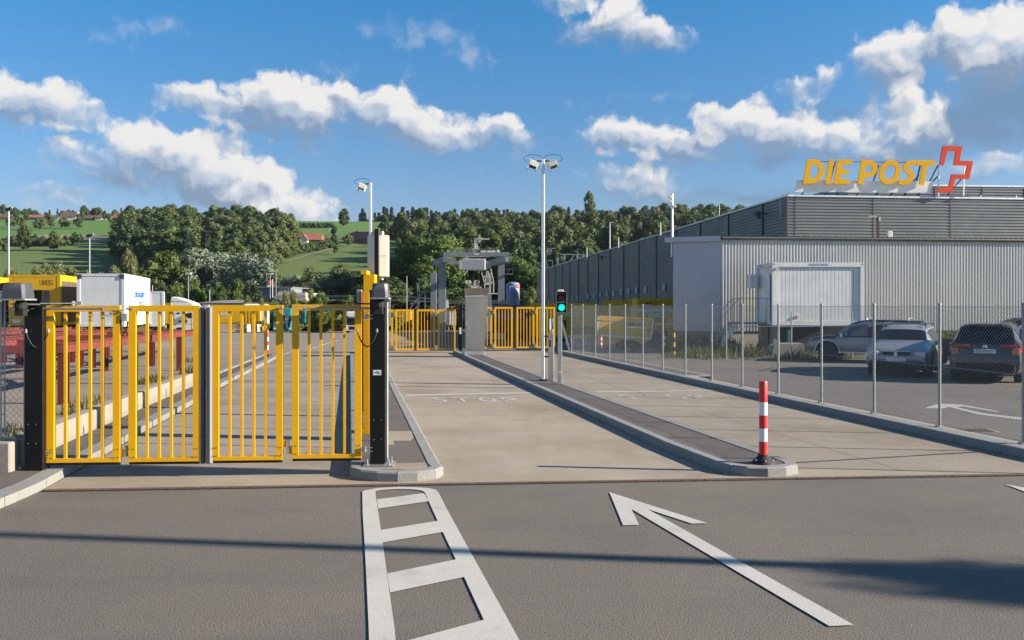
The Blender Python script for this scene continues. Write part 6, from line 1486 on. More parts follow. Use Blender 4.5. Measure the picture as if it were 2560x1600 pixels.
for s_ in ((1235,735,1300,975),(1360,735,1415,960),(1270,845,1380,840),(1300,960,1345,735),(1290,965,1475,962),(1295,965,1300,1060),(1395,965,1400,1165),(1470,965,1465,1165),(1385,560,1470,960),(1330,720,1350,560),(1300,990,1400,990),(1340,1165,1545,1165)): mm(*s_)
b.build('cab_lattice', M('cream'), t)
b = MB(); mem(b,1300,1390,990,1050,y+5,1.5); mem(b,1420,1450,1010,1160,y+5,1.5); b.build('operator_cab', M('glass_dark'), t)
b = MB(); mem(b,1030,1225,1030,1058,y+6,2); mem(b,1085,1120,960,1035,y+6,.6); mem(b,985,1200,1000,1012,y+6,.5)
for x in (1010,1165,965,1130): b.lathe(P(*zc(x,945),y+6), [(.33,0),(.33,.25)], 12, 'y')
b.build('spreader', M('cream'), t)
b = MB()
for x in (1075,1085,1180,1190): b.tube([P(*zc(x,715),y+6),P(*zc(x,1000),y+6)], .02, 4)
b.build('hoist_ropes', M('under'), t)
b = MB(); mem(b,1690,1830,790,800,y+1,1.2); mem(b,1740,1745,700,790,y+1,.05); mem(b,1825,1830,700,800,y+1,.05); mem(b,1690,1830,700,705,y+1,.05); b.build('side_platform', M('galv'), t)
text(t, '2', P(*zc(1700,545),y)+Vector((0,-.06,0)), (1,0,0), (0,0,1), .55, 'white_print', .32, .03)
text(t, 'künz', P(*zc(1100,432),y)+Vector((0,-.06,0)), (1,0,0), (0,0,1), .32, 'white_print', .8, .03)
# silo
y = 140; g_ = gz(y); xc = X(1282.3,y); r = (X(1299,y)-X(1265.5,y))/2; mat('silo_grey', (.17,.22,.28), .5, .1)
t = thing('silo', (xc,y,g_), 'blue grey silo with blue panels and a red flag square beside the crane', 'silo')
b = MB(); b.lathe((xc,y,0), [(r,g_),(r,Z(733,y)),(r*1.02,Z(733,y)),(r*1.02,Z(711,y)),(r*.8,Z(706.5,y)),(.05,Z(704.5,y))], 24); b.build('tank', M('silo_grey'), t, 40)
def cyl_patch(a0, a1, v0, v1, m, rr=1.03):
    b = MB(); n = 6; pts = []
    for i in range(n+1): a = radians(a0+(a1-a0)*i/n); pts.append((xc+r*rr*sin(a), y-r*rr*cos(a)))
    for i in range(n): b.quad((*pts[i],Z(v1,y)),(*pts[i+1],Z(v1,y)),(*pts[i+1],Z(v0,y)),(*pts[i],Z(v0,y)))
    return b.build('painted_panel', M(m), t)
cyl_patch(-50,-4,712,731,'blue_print'); cyl_patch(0,20,712,731,'blue_print'); cyl_patch(24,70,711,721,'red_paint'); cyl_patch(-85,-55,711,720,'red_paint')
b = MB()
for sx_, x0_ in ((1,-.42),(-1,-.08)):
    for k in range(3): b.hbox((xc-.42+.0+ (0 if sx_ > 0 else .5), y-r*1.0, Z(728-k*5,y)), (.16,.02,.16*sx_), (0,.06,0), (-.03*sx_,0,.03))
b.hbox((xc+r*.75,y-r*.80,Z(716,y)), (.13,.08,0), (0,.03,0), (0,0,.04)); b.hbox((xc+r*.75,y-r*.80,Z(716,y)), (.04,.02,0), (0,.03,0), (0,0,.13)); b.build('painted_marks', M('white_print'), t)
# ---------------------------------------------------------------- background buildings
mat('pale_wall', (.50,.44,.38), .8, var=.06, scale=1); mat('slate', (.16,.19,.23), .6); mat('roof_red', (.27,.10,.06), .85, var=.3, scale=.5, dirt=((.16,.07,.05), .25, .7)); mat('roof_brown', (.12,.065,.05), .85, var=.3, scale=.5)
mat('timber', (.17,.10,.07), .85, var=.3, scale=1); mat('house_white', (.62,.6,.55), .8); mat('house_orange', (.5,.22,.12), .8); mat('roof_grey', (.20,.19,.18), .8, var=.15, scale=.6)
y = 172; t = thing('office_block', (X(720,y),y,gz(y)), 'flat roofed pale office block with a blue side below the Swiss flag', 'building')
b = MB(); b.box(X(693,y),X(764,y),y,y+12,gz(y)-.2,Z(731.5,y)); b.build('pale_wing', M('pale_wall'), t)
b = MB()
for k in range(5): b.box(X(693,y)-.0,X(764,y),y-.015,y-.004,Z(738+k*6,y)-.03,Z(738+k*6,y))
b.build('panel_joints', M('roof_grey'), t)
b = MB(); b.box(X(647,y),X(692.6,y),y+.8,y+14,gz(y)-.2,Z(719,y)); b.box(X(693,y),X(728,y),y+.5,y+9,Z(731.4,y),Z(719,y)); b.build('blue_block', M('slate'), t)
b = MB(); b.box(X(645,y),X(730,y),y+.2,y+14.2,Z(719,y),Z(717,y)); b.build('roof', M('roof_grey'), t)
for u0,u1 in ((695,710),(713,727)):
    b = MB(); b.box(X(u0,y),X(u1,y),y+.40,y+.5,Z(730.5,y),Z(720,y)); w_ = b.build('window', M('house_white'), t)
    b = MB(); b.box(X(u0+1,y),X((u0+u1)/2-1,y),y+.38,y+.40,Z(729,y),Z(721.5,y)); b.box(X((u0+u1)/2+1,y),X(u1-1,y),y+.38,y+.40,Z(729,y),Z(721.5,y)); b.build('pane', M('glass_pane'), w_)
b = MB(); b.box(X(662,y),X(667,y),y+1,y+2,Z(718,y),Z(711,y)); b.build('roof_vent', M('galv_matt'), t)
y = 165; t = thing('flagpole', (X(681,y),y,gz(y)), 'flagpole flying a red flag with a white cross', 'flag'); b = MB(); b.tube([(X(681.5,y),y,gz(y)),(X(681.5,y),y,Z(698,y))], .06, 6); b.build('pole', M('white_paint'), t)
b = MB(); n = 6; pts = []
for i in range(n+1): u = 669+ (681-669)*i/n; pts.append((u, .12*sin(i*1.3)))
for i in range(n): b.quad(P(pts[i][0],712.5+(.6 if i%2 else 0),y)+Vector((0,pts[i][1],0)),P(pts[i+1][0],712.3,y)+Vector((0,pts[i+1][1],0)),P(pts[i+1][0],700,y)+Vector((0,pts[i+1][1],0)),P(pts[i][0],701,y)+Vector((0,pts[i][1],0)))
fl = b.build('flag', M('red_paint'), t); b = MB(); c = P(674.5,706.5,y); b.box(c.x-.25,c.x+.25,y-.18,y-.16,c.z-.08,c.z+.08); b.box(c.x-.08,c.x+.08,y-.18,y-.16,c.z-.25,c.z+.25); b.build('white_cross', M('white_print'), fl)
y = 135; t = thing('warehouse', (X(550,y),y,gz(y)), 'low warehouse with a shallow grey roof behind the yellow container', 'building')
b = MB(); b.box(X(488,y),X(612,y),y,y+14,gz(y)-.2,Z(757,y)); b.build('wall', M('pale_wall'), t)
b = MB(); b.prism([P(480,758,y-.3),P(616,757.5,y-.3),P(616,757,y-.3),P(480,757,y-.3)], (0,15,0)); b.add([P(480,757.5,y-.4),P(604,757,y-.4),P(614,749.5,y+9)+Vector((-.2,0,0)),P(497,757,y+1)], [(0,1,2,3)]); b.add([P(484,757.5,y-.4),P(608,757.2,y-.4),P(612,749.5,y+2),P(560,750.5,y+2)],[(0,1,2,3)]); b.build('roof', M('roof_grey'), t)
def house(u0, u1, vr, ve, vb, label, roof, wall, hip=.08, gable=None, dep=10, name='farmhouse', y=None):
    if y is None: p = on_hill((u0+u1)/2, vb); y = p.y
    x0, x1 = X(u0,y), X(u1,y); zb_, ze, zr = Z(vb,y)-2, Z(ve,y), Z(vr,y); t = thing(name, ((x0+x1)/2,y,zb_), label, 'house')
    b = MB(); e = .6; b.box(x0+e,x1-e,y,y+dep,zb_,ze+.1); b.add([(x0+e,y,ze),(x0+e,y+dep,ze),(x0+e+ (x1-x0)*hip*.3,y+dep/2,zr-.3)], [(0,1,2)]); b.add([(x1-e,y,ze),(x1-e,y+dep,ze),(x1-e,y+dep/2,zr-.2)], [(0,1,2)]); w_ = b.build('wall', M(wall), t)
    b = MB(); hp = (x1-x0)*hip; A0 = (x0,y-.7,ze-.2); A1 = (x1,y-.7,ze-.2); B0 = (x0,y+dep+.7,ze-.2); B1 = (x1,y+dep+.7,ze-.2); R0 = (x0+hp,y+dep/2,zr); R1 = (x1-hp*.6,y+dep/2,zr)
    b.add([A0,A1,R1,R0,B0,B1], [(0,1,2,3),(4,3,2,5),(0,3,4),(1,5,2)]); rf = b.build('roof', M(roof), t)
    b = MB(); b.box(x0+(x1-x0)*.3,x0+(x1-x0)*.3+.8,y+dep/2-.4,y+dep/2+.4,zr-1,zr+.9); b.build('chimney', M('timber'), rf)
    b = MB(); k = x0+1.5
    while k < x1-2: b.box(k,k+1.0,y-.06,y,ze-1.9,ze-.8); k += 2.6
    b.each('window', M('glass_pane'), w_)
    if gable:
        g0, g1, gv, gb, gm = gable; b = MB(); xm = (X(g0,y)+X(g1,y))/2; b.prism([(X(g0,y),y-3,zb_),(X(g1,y),y-3,zb_),(X(g1,y),y-3,Z(gb,y)),(xm,y-3,Z(gv,y)),(X(g0,y),y-3,Z(gb,y))], (0,6,0)); b.build('gable_wing', M(gm), t)
        b = MB(); 
        for s_ in (0,1): xg = X((g0,g1)[s_],y); b.add([(xg+(-.5,.5)[s_],y-3.5,Z(gb,y)-.4),(xm,y-3.5,Z(gv,y)+.25),(xm,y+4,Z(gv,y)+.25),(xg+(-.5,.5)[s_],y+4,Z(gb,y)-.4)], [(0,1,2,3)])
        b.build('gable_roof', M(roof), t)
    return t
house(725,805,580.5,599,606,'left red roofed farmhouse with a grey central gable on the meadow','roof_red','timber',gable=(752,772,587,600,'house_white'))
house(866,936,577.5,598,608,'right red roofed farmhouse partly hidden by the white cabinet','roof_red','timber')
house(-6,30,535,543,550,'orange walled house at the left edge of the hilltop','roof_brown','house_orange')
house(60,112,536,543,550,'long low brown roofed barn on the hilltop behind the orchard','roof_red','timber')
house(130,149,536,543,551,'small white hilltop house left of the big barn','roof_brown','house_white')
house(147,191,528,540,551,'big hilltop barn with a pale gable end','roof_brown','house_white',hip=.12)
house(208,234,537,545,551,'dark hilltop barn half hidden among trees','roof_brown','timber')
house(236,258,536,543,551,'small brown roofed house right of the dark hilltop barn','roof_brown','house_white')
house(279,317,531,544,551,'red roofed barn at the right end of the hilltop village','roof_red','timber',hip=.1)
p = on_hill(828,576); t = thing('parked_van', (p.x,p.y,p.z), 'tiny white van parked at the top of the middle meadow', 'van'); y = p.y
b = MB(); b.prism([P(821.5,576,y),P(835,576,y),P(835,571,y),P(825,571,y),P(822,573.5,y)], (0,2,0)); b.build('body', M('house_white'), t)
for (u, v, lb, k) in ((118,553,'tree',1),(66,552,'tree',2),(196,552,'tree',3),(206,551,'tree',4),(262,551,'tree',5),(272,552,'tree',6),(40,552,'tree',7)):
    tree('w%d'%(k%3), on_hill(u, v+1), 7+k%3, ['','dark tall tree between the long barn and the white hilltop house','bush tree at the left end of the long hilltop barn','light tree right of the pale barn gable','tree left of the dark hilltop barn','round tree right of the small brown roofed house','bush left of the red roofed hilltop barn','tree right of the orange walled house'][k], 'tree', 'garden_tree')
# ---------------------------------------------------------------- masts and wires in the yard
simple_mast('tall_lamp_mast', 21.5, 522, 815, 110, .14, 'tall floodlight mast behind the yellow container at the left', 'galv', 'flood', 'light mast')
simple_mast('tall_lamp_mast', 224, 588, 815, 150, .13, 'floodlight mast rising behind the white box trailer', 'galv', 'flood', 'light mast')
simple_mast('street_lamp', 471, 684, 815, 120, .06, 'flat headed lamp post above the white lorry cab', 'galv', 'flat', 'street lamp')
simple_mast('street_lamp', 675.5, 684.5, 815, 160, .07, 'flat headed lamp post in front of the office block flag', 'galv', 'flat', 'street lamp')
simple_mast('street_lamp', 1048, 698, 815, 165, .08, 'flat headed lamp post left of the crane', 'galv', 'flat', 'street lamp')
simple_mast('overhead_line_mast', 974.5, 735, 815, 95, .06, 'pale round railway mast just right of the black gate post', 'galv')
simple_mast('overhead_line_mast', 1017, 690, 815, 170, .09, 'railway mast with a small white box above the far left gate', 'galv')
simple_mast('overhead_line_mast', 690, 683, 760, 168, .07, 'thin pale pole right of the Swiss flag', 'galv')
simple_mast('overhead_line_mast', 524, 725, 800, 140, .09, 'railway mast above the middle of the front gate', 'galv')
simple_mast('overhead_line_mast', 381, 713, 780, 90, .06, 'short grey pole above the weathered white container', 'galv')
y = 172; t = thing('overhead_wires', (X(1050,y),y,4), 'thin railway wires crossing behind the front gate and crane', 'wires'); b = MB()
for (va, vb) in ((739,752),(741.5,755),(748,760),(752,757)): b.tube([P(420,va-2,y),P(700,va+1,y),P(1000,va,y),P(1150,vb,y),P(1360,vb-3,y)], .03, 4)
b.build('wires', M('galv'), t)
y = 160; t = thing('rail_signal', (X(1058,y),y,gz(y)), 'blue grey railway signal frame between the lamp post and the crane leg', 'signal'); b = MB()
zf = lambda x, yy: (960+x/12.1, 740+yy/12.1)
for s_ in ((1015,-380,1015,400),(1240,-600,1240,400),(1015,-120,1240,-150),(1015,60,1240,-150),(1060,180,1240,150),(780,240,1060,180),(930,400,1080,200),(780,400,980,90)): b.beam(P(*zf(s_[0],s_[1]),y), P(*zf(s_[2],s_[3]),y), .16, .16, (0,1,0))
b.build('frame', M('steel_grey'), t)
y = 140; t = thing('beach_flag', (X(1118,y),y,gz(y)), 'white banner flag beside the right leg of the crane', 'flag'); b = MB(); b.prism([P(*zf(*q),y) for q in ((1865,130),(1950,125),(1965,360),(1890,375))], (0,.03,0)); b.build('banner', M('white_print'), t)
b = MB(); b.tube([P(1117,790,y),P(1115,750,y)], .03, 5); b.build('pole', M('galv'), t)
y = 120; t = thing('orange_sign', (X(1131,y),y,gz(y)), 'small orange sign above the far gate beside its black post', 'sign'); b = MB(); b.prism([P(*zf(*q),y) for q in ((2020,300),(2125,300),(2115,385),(2030,385))], (0,.08,0)); b.build('panel', M('orange'), t); b = MB(); b.tube([P(1137,800,y),P(1137,763,y)], .04, 5); b.build('post', M('galv'), t)
y = 148; t = thing('wooden_fence', (X(845,y),y,gz(y)), 'brown board fence behind the white lorry', 'fence'); b = MB()
for k in range(26): u = 822+k*2.0; b.box(X(u,y),X(u+1.85,y),y,y+.05,gz(y),Z(796,y))
b.build('boards', M('timber'), t)
# weeds
def weeds(name, label, spots, seed, lm='leaf_weed'):
    r_ = random.Random(seed); V=[]; Fc=[]; o=0
    for (x, y, rad, h, n) in spots:
        for _ in range(n):
            a = r_.uniform(0,6.28); d = rad*r_.random()**.6; px, py = x+d*cos(a), y+d*sin(a)*.6; hh = h*r_.uniform(.35,1); lx_, ly_ = r_.gauss(0,.25)*hh, r_.gauss(0,.25)*hh; w = hh*.06+.006; b_ = r_.uniform(0,3.14); z0 = gz(py)+.0
            V += [(px-w*cos(b_),py-w*sin(b_),z0),(px+w*cos(b_),py+w*sin(b_),z0),(px+lx_*.5+w*.7*cos(b_),py+ly_*.5,z0+hh*.6),(px+lx_,py+ly_,z0+hh),(px+lx_*.5-w*.7*cos(b_),py+ly_*.5,z0+hh*.6)]; Fc.append((o,o+1,o+2,o+3,o+4)); o += 5
    me = fmesh(name, V, Fc, [M(lm)]); ob = bpy.data.objects.new(name, me); COL.objects.link(ob); tag(ob, label, 'weeds', kind='stuff'); return ob
sp = []; r_ = random.Random(3)
for k in range(150): u = r_.uniform(1660,2150); v = r_.uniform(876,900); g0 = G(u, v); sp.append((g0.x,g0.y,.4,.22 if r_.random()<.75 else .55,26))
for k in range(40): g0 = G(r_.uniform(1660,1850), r_.uniform(872,884)); sp.append((g0.x,g0.y,.4,.8,24))
weeds('verge_weeds', 'dry grass and weeds on the verge in front of the annex', sp, 4)
sp = []
for (u,v,h,n) in ((150,1035,.3,14),(185,1030,.35,30),(210,1010,.22,20),(240,1003,.25,16),(355,955,.25,60),(385,950,.3,60),(400,945,.2,40),(470,930,.35,60),(25,1080,.25,24),(40,1085,.25,20),(480,900,.3,40),(450,890,.2,40)):
    g0 = G(u, v+6); sp.append((g0.x,g0.y,.28,h,n))
weeds('yard_weeds', 'sparse dry weeds in the concrete joints behind the low wall', sp, 5)
sp = []
for k in range(60): g0 = G(r_.uniform(2340,2400), r_.uniform(872,886)); sp.append((g0.x,g0.y,.5,.95,40))
weeds('tall_grass', 'bright green tall grass behind the dark car', sp, 6, 'leaf_light')
sp = []; V = []; Fc = []; r_ = random.Random(12)
for k in range(420):
    y = r_.uniform(4.8, 10.2) if k < 330 else r_.uniform(10.2, 10.9); x = r_.uniform(-6, 8); y = min(y, chan(x)-.06) if k < 400 else chan(x)-.12+r_.random()*.05; s_ = r_.uniform(.003,.007); a = r_.uniform(0,3.1); o = len(V)
    V += [(x+s_*cos(a),y+s_*sin(a),.001),(x-s_*sin(a)*.7,y+s_*cos(a)*.7,.001),(x-s_*cos(a),y-s_*sin(a),.001),(x+s_*sin(a)*.7,y-s_*cos(a)*.7,.001),(x,y,.001+s_*.7)]; Fc += [(o,o+1,o+4),(o+1,o+2,o+4),(o+2,o+3,o+4),(o+3,o,o+4)]
me = fmesh('grit', V, Fc, [mat('grit_stone', (.20,.18,.15), .8, var=.4, scale=30)]); ob = bpy.data.objects.new('grit', me); COL.objects.link(ob); tag(ob, 'loose grit scattered over the asphalt in front of the gates', 'grit', kind='stuff')
# pole and tree standing to the right of the frame; their shadows fall over the road
t = thing('lamp_post', (15.2, 5.55, 0), 'street lamp post to the right of the view, casting the long thin shadow', 'lamp post')
b = MB(); b.tube([(15.2,5.55,0),(15.2,5.55,9.6)], .12, 12, r2=.085); b.build('pole', M('galv_matt'), t, 60); b = MB(); b.box(14.0,15.3,5.45,5.65,9.5,9.62); b.build('lamp_head', M('grey_pale'), t)
# ---------------------------------------------------------------- cars
mat('car_silver', (.30,.30,.31), .33, .35, var=.03, coat=.4); mat('car_dark', (.06,.055,.056), .3, .3, var=.03, coat=.7); mat('car_green', (.008,.018,.02), .35, 0, var=.05, coat=.15)
mat('car_white', (.6,.62,.64), .28, .2, var=.02, coat=.6); mat('lamp_clear', (.5,.55,.6), .08, .3, spec=.9); mat('lamp_red', (.42,.012,.015), .12, spec=.8); mat('lamp_amber', (.45,.16,.09), .15, spec=.8); mat('teal_trim', (.01,.11,.10), .4)
def car(loc, rz, st, wh, label, col, zb=.22, wr=.33, name='parked_car', low=None, cat='car'):
    """st: stations (y from the tail, half width, belt height, roof height, roof half width); wh: wheel positions"""
    t = thing(name, loc, label, cat, rz=rz); A_ = np.array(st); L = A_[-1,0]
    ysn = set(np.round(np.arange(0, L, .1), 3)) | {L} | set(A_[:,0])
    for w in wh:
        for d in (-.44,-.43,-.34,-.22,-.1,0,.1,.22,.34,.43,.44): ysn.add(round(w+d,3))
    ysn = sorted(v for v in ysn if 0 <= v <= L)
    def sec(y):
        w, be, ro, rw = (np.interp(y, A_[:,0], A_[:,k]) for k in (1,2,3,4)); z0 = zb + (.10*max(0, 1-y/.5) + .06*max(0, (y-L+.5)/.5)); arch = 0
        for c in wh:
            d = abs(y-c)
            if d < wr+.10: arch = max(arch, wr + sqrt(max(0,(wr+.10)**2-d*d)))
        z0s = max(z0, arch); z1 = max(z0+.14, arch+.0)
        m_ = (z0+be)/2; fl = ro-be; wb = w*.985
        return [(w*.93,z0s),(w*.99,z1),(w*(1.0 if arch < .5 else 1.012),max(m_,z1+.02)),(wb,be),(rw+(wb-rw)*.12 if fl > .12 else rw, be+fl*.86),(rw*.82,be+fl*.985),(0,ro)]
    def Sx(y, k):            # point on the body at ring position k (0 sill .. 6 roof centre)
        r_ = sec(y); i = min(5, int(k)); f_ = k-i; return (r_[i][0]*(1-f_)+r_[i+1][0]*f_, y, r_[i][1]*(1-f_)+r_[i+1][1]*f_)
    b = MB(); vs = []
    for y in ysn:
        r_ = sec(y); vs += [(x,y,z) for x,z in r_] + [(-x,y,z) for x,z in r_[-2::-1]]
    n = 13; fs = []
    for i in range(len(ysn)-1):
        for k in range(n-1): fs.append((i*n+k,(i+1)*n+k,(i+1)*n+k+1,i*n+k+1))
    fs += [tuple(range(n)), tuple((len(ysn)-1)*n+k for k in range(n-1,-1,-1))]
    b.add(vs, fs); b.m = 1
    b.box(-st[len(st)//2][1]*.8, st[len(st)//2][1]*.8, .25, L-.25, zb+.02, zb+.34); body = b.build('body', [M(col), M('under')], t, 35, local=True)
    def patch(y0, y1, k0, k1, m, nm, par=body, both=True, e=.008, ny=6, nk=3, mid=False):
        b = MB()
        for sgn in ((1,-1) if both else (1,)):
            if k1 <= 5: b = MB()
            g_ = []
            for i in range(ny+1):
                for j in range(nk+1):
                    x, y, z = Sx(y0+(y1-y0)*i/ny, k0+(k1-k0)*j/nk)
                    g_.append((sgn*(x+e*(1 if k1 <= 4.2 else .3)), y+(-e if y < L/2 else e)*(k1 > 4 or y0 < .3 or y1 > L-.3), z+e*(k1 > 4)))
            b.add(g_, [(i*(nk+1)+j,(i+1)*(nk+1)+j,(i+1)*(nk+1)+j+1,i*(nk+1)+j+1) for i in range(ny) for j in range(nk)])
            if k1 <= 5: b.build(nm, M(m), par, local=True)
        if k1 > 5: b.build(nm, M(m), par, local=True)
    for w in wh:
        for sgn in (1,-1):
            hw = float(np.interp(w, A_[:,0], A_[:,1])); b = MB(); b.lathe((sgn*(hw-.12)-.11,w,wr), [(wr*.62,0),(wr*.92,0),(wr,.04),(wr,.18),(wr*.92,.22),(wr*.62,.22)], 22, 'x'); o = b.build('wheel', M('tyre'), t, 40, local=True)
            b = MB(); b.lathe((sgn*(hw-.12)-.09,w,wr), [(wr*.15,0),(wr*.6,.01),(wr*.6,.17),(wr*.15,.18)], 16, 'x')
            b.build('rim', M('rim'), o, 40, local=True)
    return t, body, patch, Sx, L
def lb(par, c, hx, hy, hz_, m, nm, bev=.01):
    b = MB(); b.cbox(c[0]-hx,c[0]+hx,c[1]-hy,c[1]+hy,c[2]-hz_,c[2]+hz_,min(bev,hz_*.4,hy*.4)); return b.build(nm, M(m), par, 40, local=True)
def ltext(par, s_, org, h, w, m, flip=False):
    text.local = True; o = text(par, s_, org, (-1,0,0) if flip else (1,0,0), (0,0,1), h, m, w, .02); text.local = False; return o
# estate car, front towards the camera (tail away, so turned round)
est = [(0,.72,.86,.9,.62),(.08,.82,.93,1.0,.68),(.35,.86,.95,1.36,.60),(.7,.87,.95,1.45,.62),(1.6,.88,.94,1.48,.63),(2.4,.885,.93,1.46,.62),(2.95,.885,.93,1.37,.60),(3.45,.88,.92,1.07,.70),(3.62,.87,.87,.985,.74),(4.1,.865,.80,.90,.70),(4.38,.83,.74,.80,.64),(4.5,.78,.68,.72,.60),(4.57,.66,.60,.63,.52)]
t, body, patch, Sx, L = car((X(2240,26.2)+2.28, 26.2+3.96, 0), radians(150), est, (.78,3.6), 'silver grey estate car facing the camera beside the kerb fence', 'car_silver')
patch(2.98,3.46,4.05,6,'glass_dark','windscreen'); patch(.45,2.9,3.08,3.92,'glass_dark','side_window'); patch(.12,.5,3.3,4.5,'glass_dark','rear_window')
for s_ in (-1,1): lb(body, (s_*.63,L-.10,.685), .16, .07, .075, 'lamp_clear', 'headlight', .03)
lb(body, (0,L-.06,.66), .36, .05, .085, 'under', 'grille'); lb(body, (0,L-.03,.765), .38, .05, .012, 'seal_alu', 'grille_trim'); lb(body, (0,L-.01,.68), .05, .05, .06, 'seal_alu', 'badge')
pl = lb(body, (0,L+.01,.53), .26, .012, .055, 'white_print', 'number_plate'); lb(body, (0,L-.09,.36), .74, .10, .12, 'under', 'air_intake')
for s_ in (-1,1): lb(body, (s_*.60,L-.12,.37), .1, .06, .05, 'lamp_clear', 'fog_lamp'); lb(body, (s_*1.0,3.2,.98), .10, .05, .07, 'car_silver', 'mirror', .02); 
b = MB()
for s_ in (-1,1): b.tube([(s_*.60,.6,1.46),(s_*.60,.75,1.53),(s_*.60,2.5,1.53),(s_*.60,2.7,1.43)], .02, 6)
b.each('roof_rail', M('under'), body, local=True)
lb(body, (0,L-.07,.5), .78, .07, .045, 'car_silver', 'bumper_band', .02)
# small dark suv, tail towards the camera
suv = [(0,.70,.62,.66,.5),(.05,.82,.90,.93,.62),(.12,.86,1.0,1.05,.70),(.30,.88,1.03,1.26,.66),(.52,.885,1.03,1.50,.60),(.62,.885,1.03,1.565,.60),(1.2,.885,1.01,1.60,.63),(2.2,.885,.99,1.60,.64),(2.8,.885,.98,1.50,.62),(3.3,.88,.96,1.14,.70),(3.5,.87,.9,1.03,.74),(4.0,.85,.82,.9,.66),(4.22,.80,.72,.78,.6),(4.32,.68,.58,.62,.5)]
t, body, patch, Sx, L = car((X(2462,24.3), 24.3, 0), radians(-31), suv, (.82,3.45), 'dark grey compact car seen from behind with a white number plate', 'car_dark', wr=.34)
patch(.14,.53,4.0,6,'glass_dark','rear_window'); patch(.8,2.9,3.08,3.92,'glass_dark','side_window')
patch(.05,.22,2.62,3.35,'lamp_red','tail_light',ny=3); 
for s_ in (-1,1):
    lb(body, (s_*.55,.035,1.0), .20, .03, .028, 'lamp_red', 'tail_light'); lb(body, (s_*.72,.045,.86), .085, .035, .09, 'lamp_amber', 'indicator'); lb(body, (s_*.60,-.005,.42), .12, .02, .025, 'lamp_red', 'reflector'); lb(body, (s_*1.0,2.75,1.0), .10, .06, .07, 'car_dark', 'mirror', .02)
pl = lb(body, (0,-.015,.86), .26, .012, .055, 'white_print', 'number_plate'); ltext(pl, 'TG 171511', (-.21,-.030,.825), .07, .42, 'black_print')
lb(body, (0,-.01,.40), .70, .05, .14, 'under', 'bumper'); lb(body, (0,.50,1.555), .42, .12, .022, 'car_dark', 'roof_spoiler', .01); lb(body, (0,.39,1.53), .14, .01, .012, 'lamp_red', 'brake_light', .003); lb(body, (0,-.005,.99), .05, .02, .035, 'seal_alu', 'badge')
lb(body, (0,.9,1.63), .01, .05, .04, 'under', 'antenna', .003)
# pickup with hard top, facing left
pk_ = [(0,.74,.92,.95,.66),(.06,.84,1.0,1.06,.70),(.15,.86,1.02,1.5,.62),(.35,.865,1.02,1.72,.63),(1.5,.865,1.02,1.76,.64),(2.6,.87,1.02,1.76,.64),(3.1,.87,1.02,1.64,.62),(3.7,.87,1.02,1.20,.66),(3.85,.87,1.0,1.12,.72),(4.4,.87,.96,1.06,.70),(4.8,.85,.88,.97,.64),(4.95,.80,.72,.78,.6),(5.02,.7,.62,.66,.5)]
t, body, patch, Sx, L = car((15.15, 32.6, 0), radians(58), pk_, (1.0,4.05), 'dark green and silver pickup with a hard top, parked side on by the container', 'car_silver', zb=.42, wr=.39)
for m_, k0, k1, y0_, y1_, nm in (('car_green',3.0,4.9,.12,3.75,'hardtop'),('car_green',2.75,3.3,3.7,4.9,'bonnet_side')): patch(y0_, y1_, k0, k1, m_, nm, e=.006, ny=20)
patch(.12,3.6,4.9,6,'car_green','roof_panel',e=.008,ny=14); patch(3.75,4.95,3.3,6,'car_green','bonnet',e=.008,ny=10)
patch(2.45,3.2,3.12,3.85,'glass_pane','side_window',e=.016); patch(.35,2.3,3.12,3.85,'glass_dark','side_window',e=.016); patch(.10,.34,3.3,6,'glass_pane','rear_window',e=.02)
for s_ in (-1,1): lb(body, (s_*.99,3.45,1.12), .10,.06,.08,'seal_alu','mirror',.02)
b = MB()
for s_ in (-1,1): b.beam((s_*.9,1.5,.40),(s_*.9,3.6,.40),.1,.05)
b.each('side_step', M('seal_alu'), body, local=True)
b = MB()
for s_ in (-1,1):
    for w in (1.0,4.05):
        pts = [(s_*.90, w+.52*cos(radians(a)), .39+.52*sin(radians(a))) for a in range(-5,186,19)]
        b.tube(pts, .035, 6)
b.each('wheel_arch', M('seal_alu'), body, 60, local=True)
b = MB()
for yy in (.9,2.5): b.tube([(-.66,yy,1.76),(-.62,yy,1.83),(.62,yy,1.83),(.66,yy,1.76)], .018, 6)
b.each('roof_bar', M('galv'), body, local=True); lb(body, (0,-.03,.62), .7,.08,.08,'seal_alu','rear_bumper'); lb(body, (0,-.0,.95), .5,.02,.1,'teal_trim','tailgate_trim')
t.scale = (.88,.88,.88)
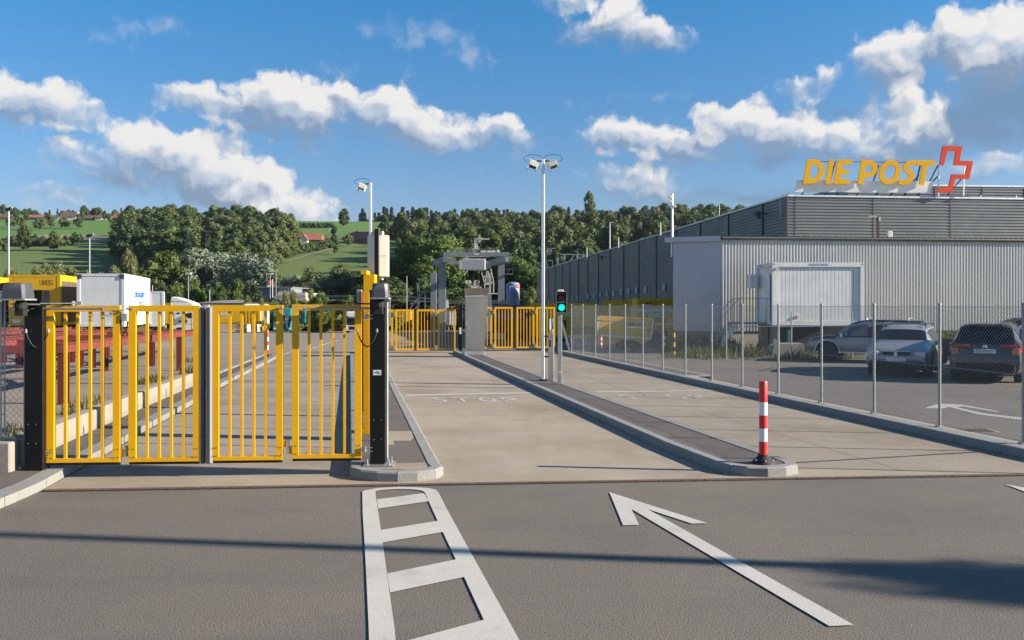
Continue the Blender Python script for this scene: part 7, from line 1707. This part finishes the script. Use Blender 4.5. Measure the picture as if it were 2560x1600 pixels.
# cars at the right edge
t, body, patch, Sx, L = car((X(2610,27.4)+2.2, 27.4+3.9, 0), radians(150), est, (.78,3.6), 'pale car cut by the right frame edge, nose towards the camera', 'car_white')
patch(2.98,3.46,4.05,6,'glass_dark','windscreen'); patch(.45,2.9,3.08,3.92,'glass_dark','side_window'); patch(4.12,4.5,2.45,3.1,'lamp_clear','headlight'); lb(body, (0,L-.06,.66), .36,.05,.085,'under','grille')
for s_ in (-1,1): lb(body, (s_*1.0,3.2,.98), .10,.05,.07,'car_white','mirror',.02)
t, body, patch, Sx, L = car((X(2640,34), 33.5, 0), radians(4), suv, (.82,3.45), 'dark green car behind the others at the right frame edge', 'car_green', wr=.34)
patch(.14,.53,4.0,6,'glass_dark','rear_window'); patch(.8,2.9,3.08,3.92,'glass_dark','side_window')
# dark motorcycle behind the compact car
y = 31.5; t = thing('motorcycle', (X(2386,y), y, 0), 'dark motorcycle standing left of the compact car', 'motorcycle'); x = X(2386,y)
wheels(t, [(x-.05,y-.6,.32),(x-.05,y+.75,.32)], .32, .13)
b = MB(); b.cbox(x-.16,x+.12,y-.5,y+.55,.35,.85,.06); b.cbox(x-.13,x+.1,y+.1,y+.9,.78,.92,.04); b.build('body', M('under'), t)
b = MB(); b.tube([(x-.4,y-.35,1.08),(x,y-.45,1.0),(x+.36,y-.35,1.08)], .02, 6); b.tube([(x,y-.42,1.0),(x,y-.62,.35)], .03, 6); b.cbox(x-.15,x+.13,y-.65,y-.5,.85,1.12,.03); b.build('handlebar', M('under'), t)
# unseen trees outside the frame to the right: they throw the soft shadows
tree('n1', (22.3, 4.15, 0), 8.0, 'leafy tree to the right of the view, casting the soft shadow over the road', 'tree', w=.55)
tree('n0', (25.5, 1.9, 0), 8.6, 'second leafy tree to the right of the view, nearer the camera', 'tree', w=.6)
tree('n0', (36.0, 13.0, 0), 8.2, 'unseen leafy tree right of the car park, added for its shadow', 'tree', w=.35)  # this tree and the next are added to shade the car park edge
tree('n1', (34.5, 17.3, 0), 9.2, 'tall unseen leafy tree right of the car park, added for its shadow', 'tree', w=.35)
# ---------------------------------------------------------------- haze
hb_ = MB(); hb_.box(-1300, 1300, -90, 1620, -9, 128); hm = bpy.data.materials.new('haze'); hm.use_nodes = True; ht = hm.node_tree; ht.nodes.clear()
ho = ht.nodes.new('ShaderNodeOutputMaterial'); hv_ = ht.nodes.new('ShaderNodeVolumePrincipled'); hv_.inputs['Density'].default_value = .00005; hv_.inputs['Color'].default_value = (.80,.88,1,1); hv_.inputs['Anisotropy'].default_value = .3
ht.links.new(hv_.outputs[0], ho.inputs['Volume']); o = hb_.build('haze', hm); o['kind'] = 'stuff'
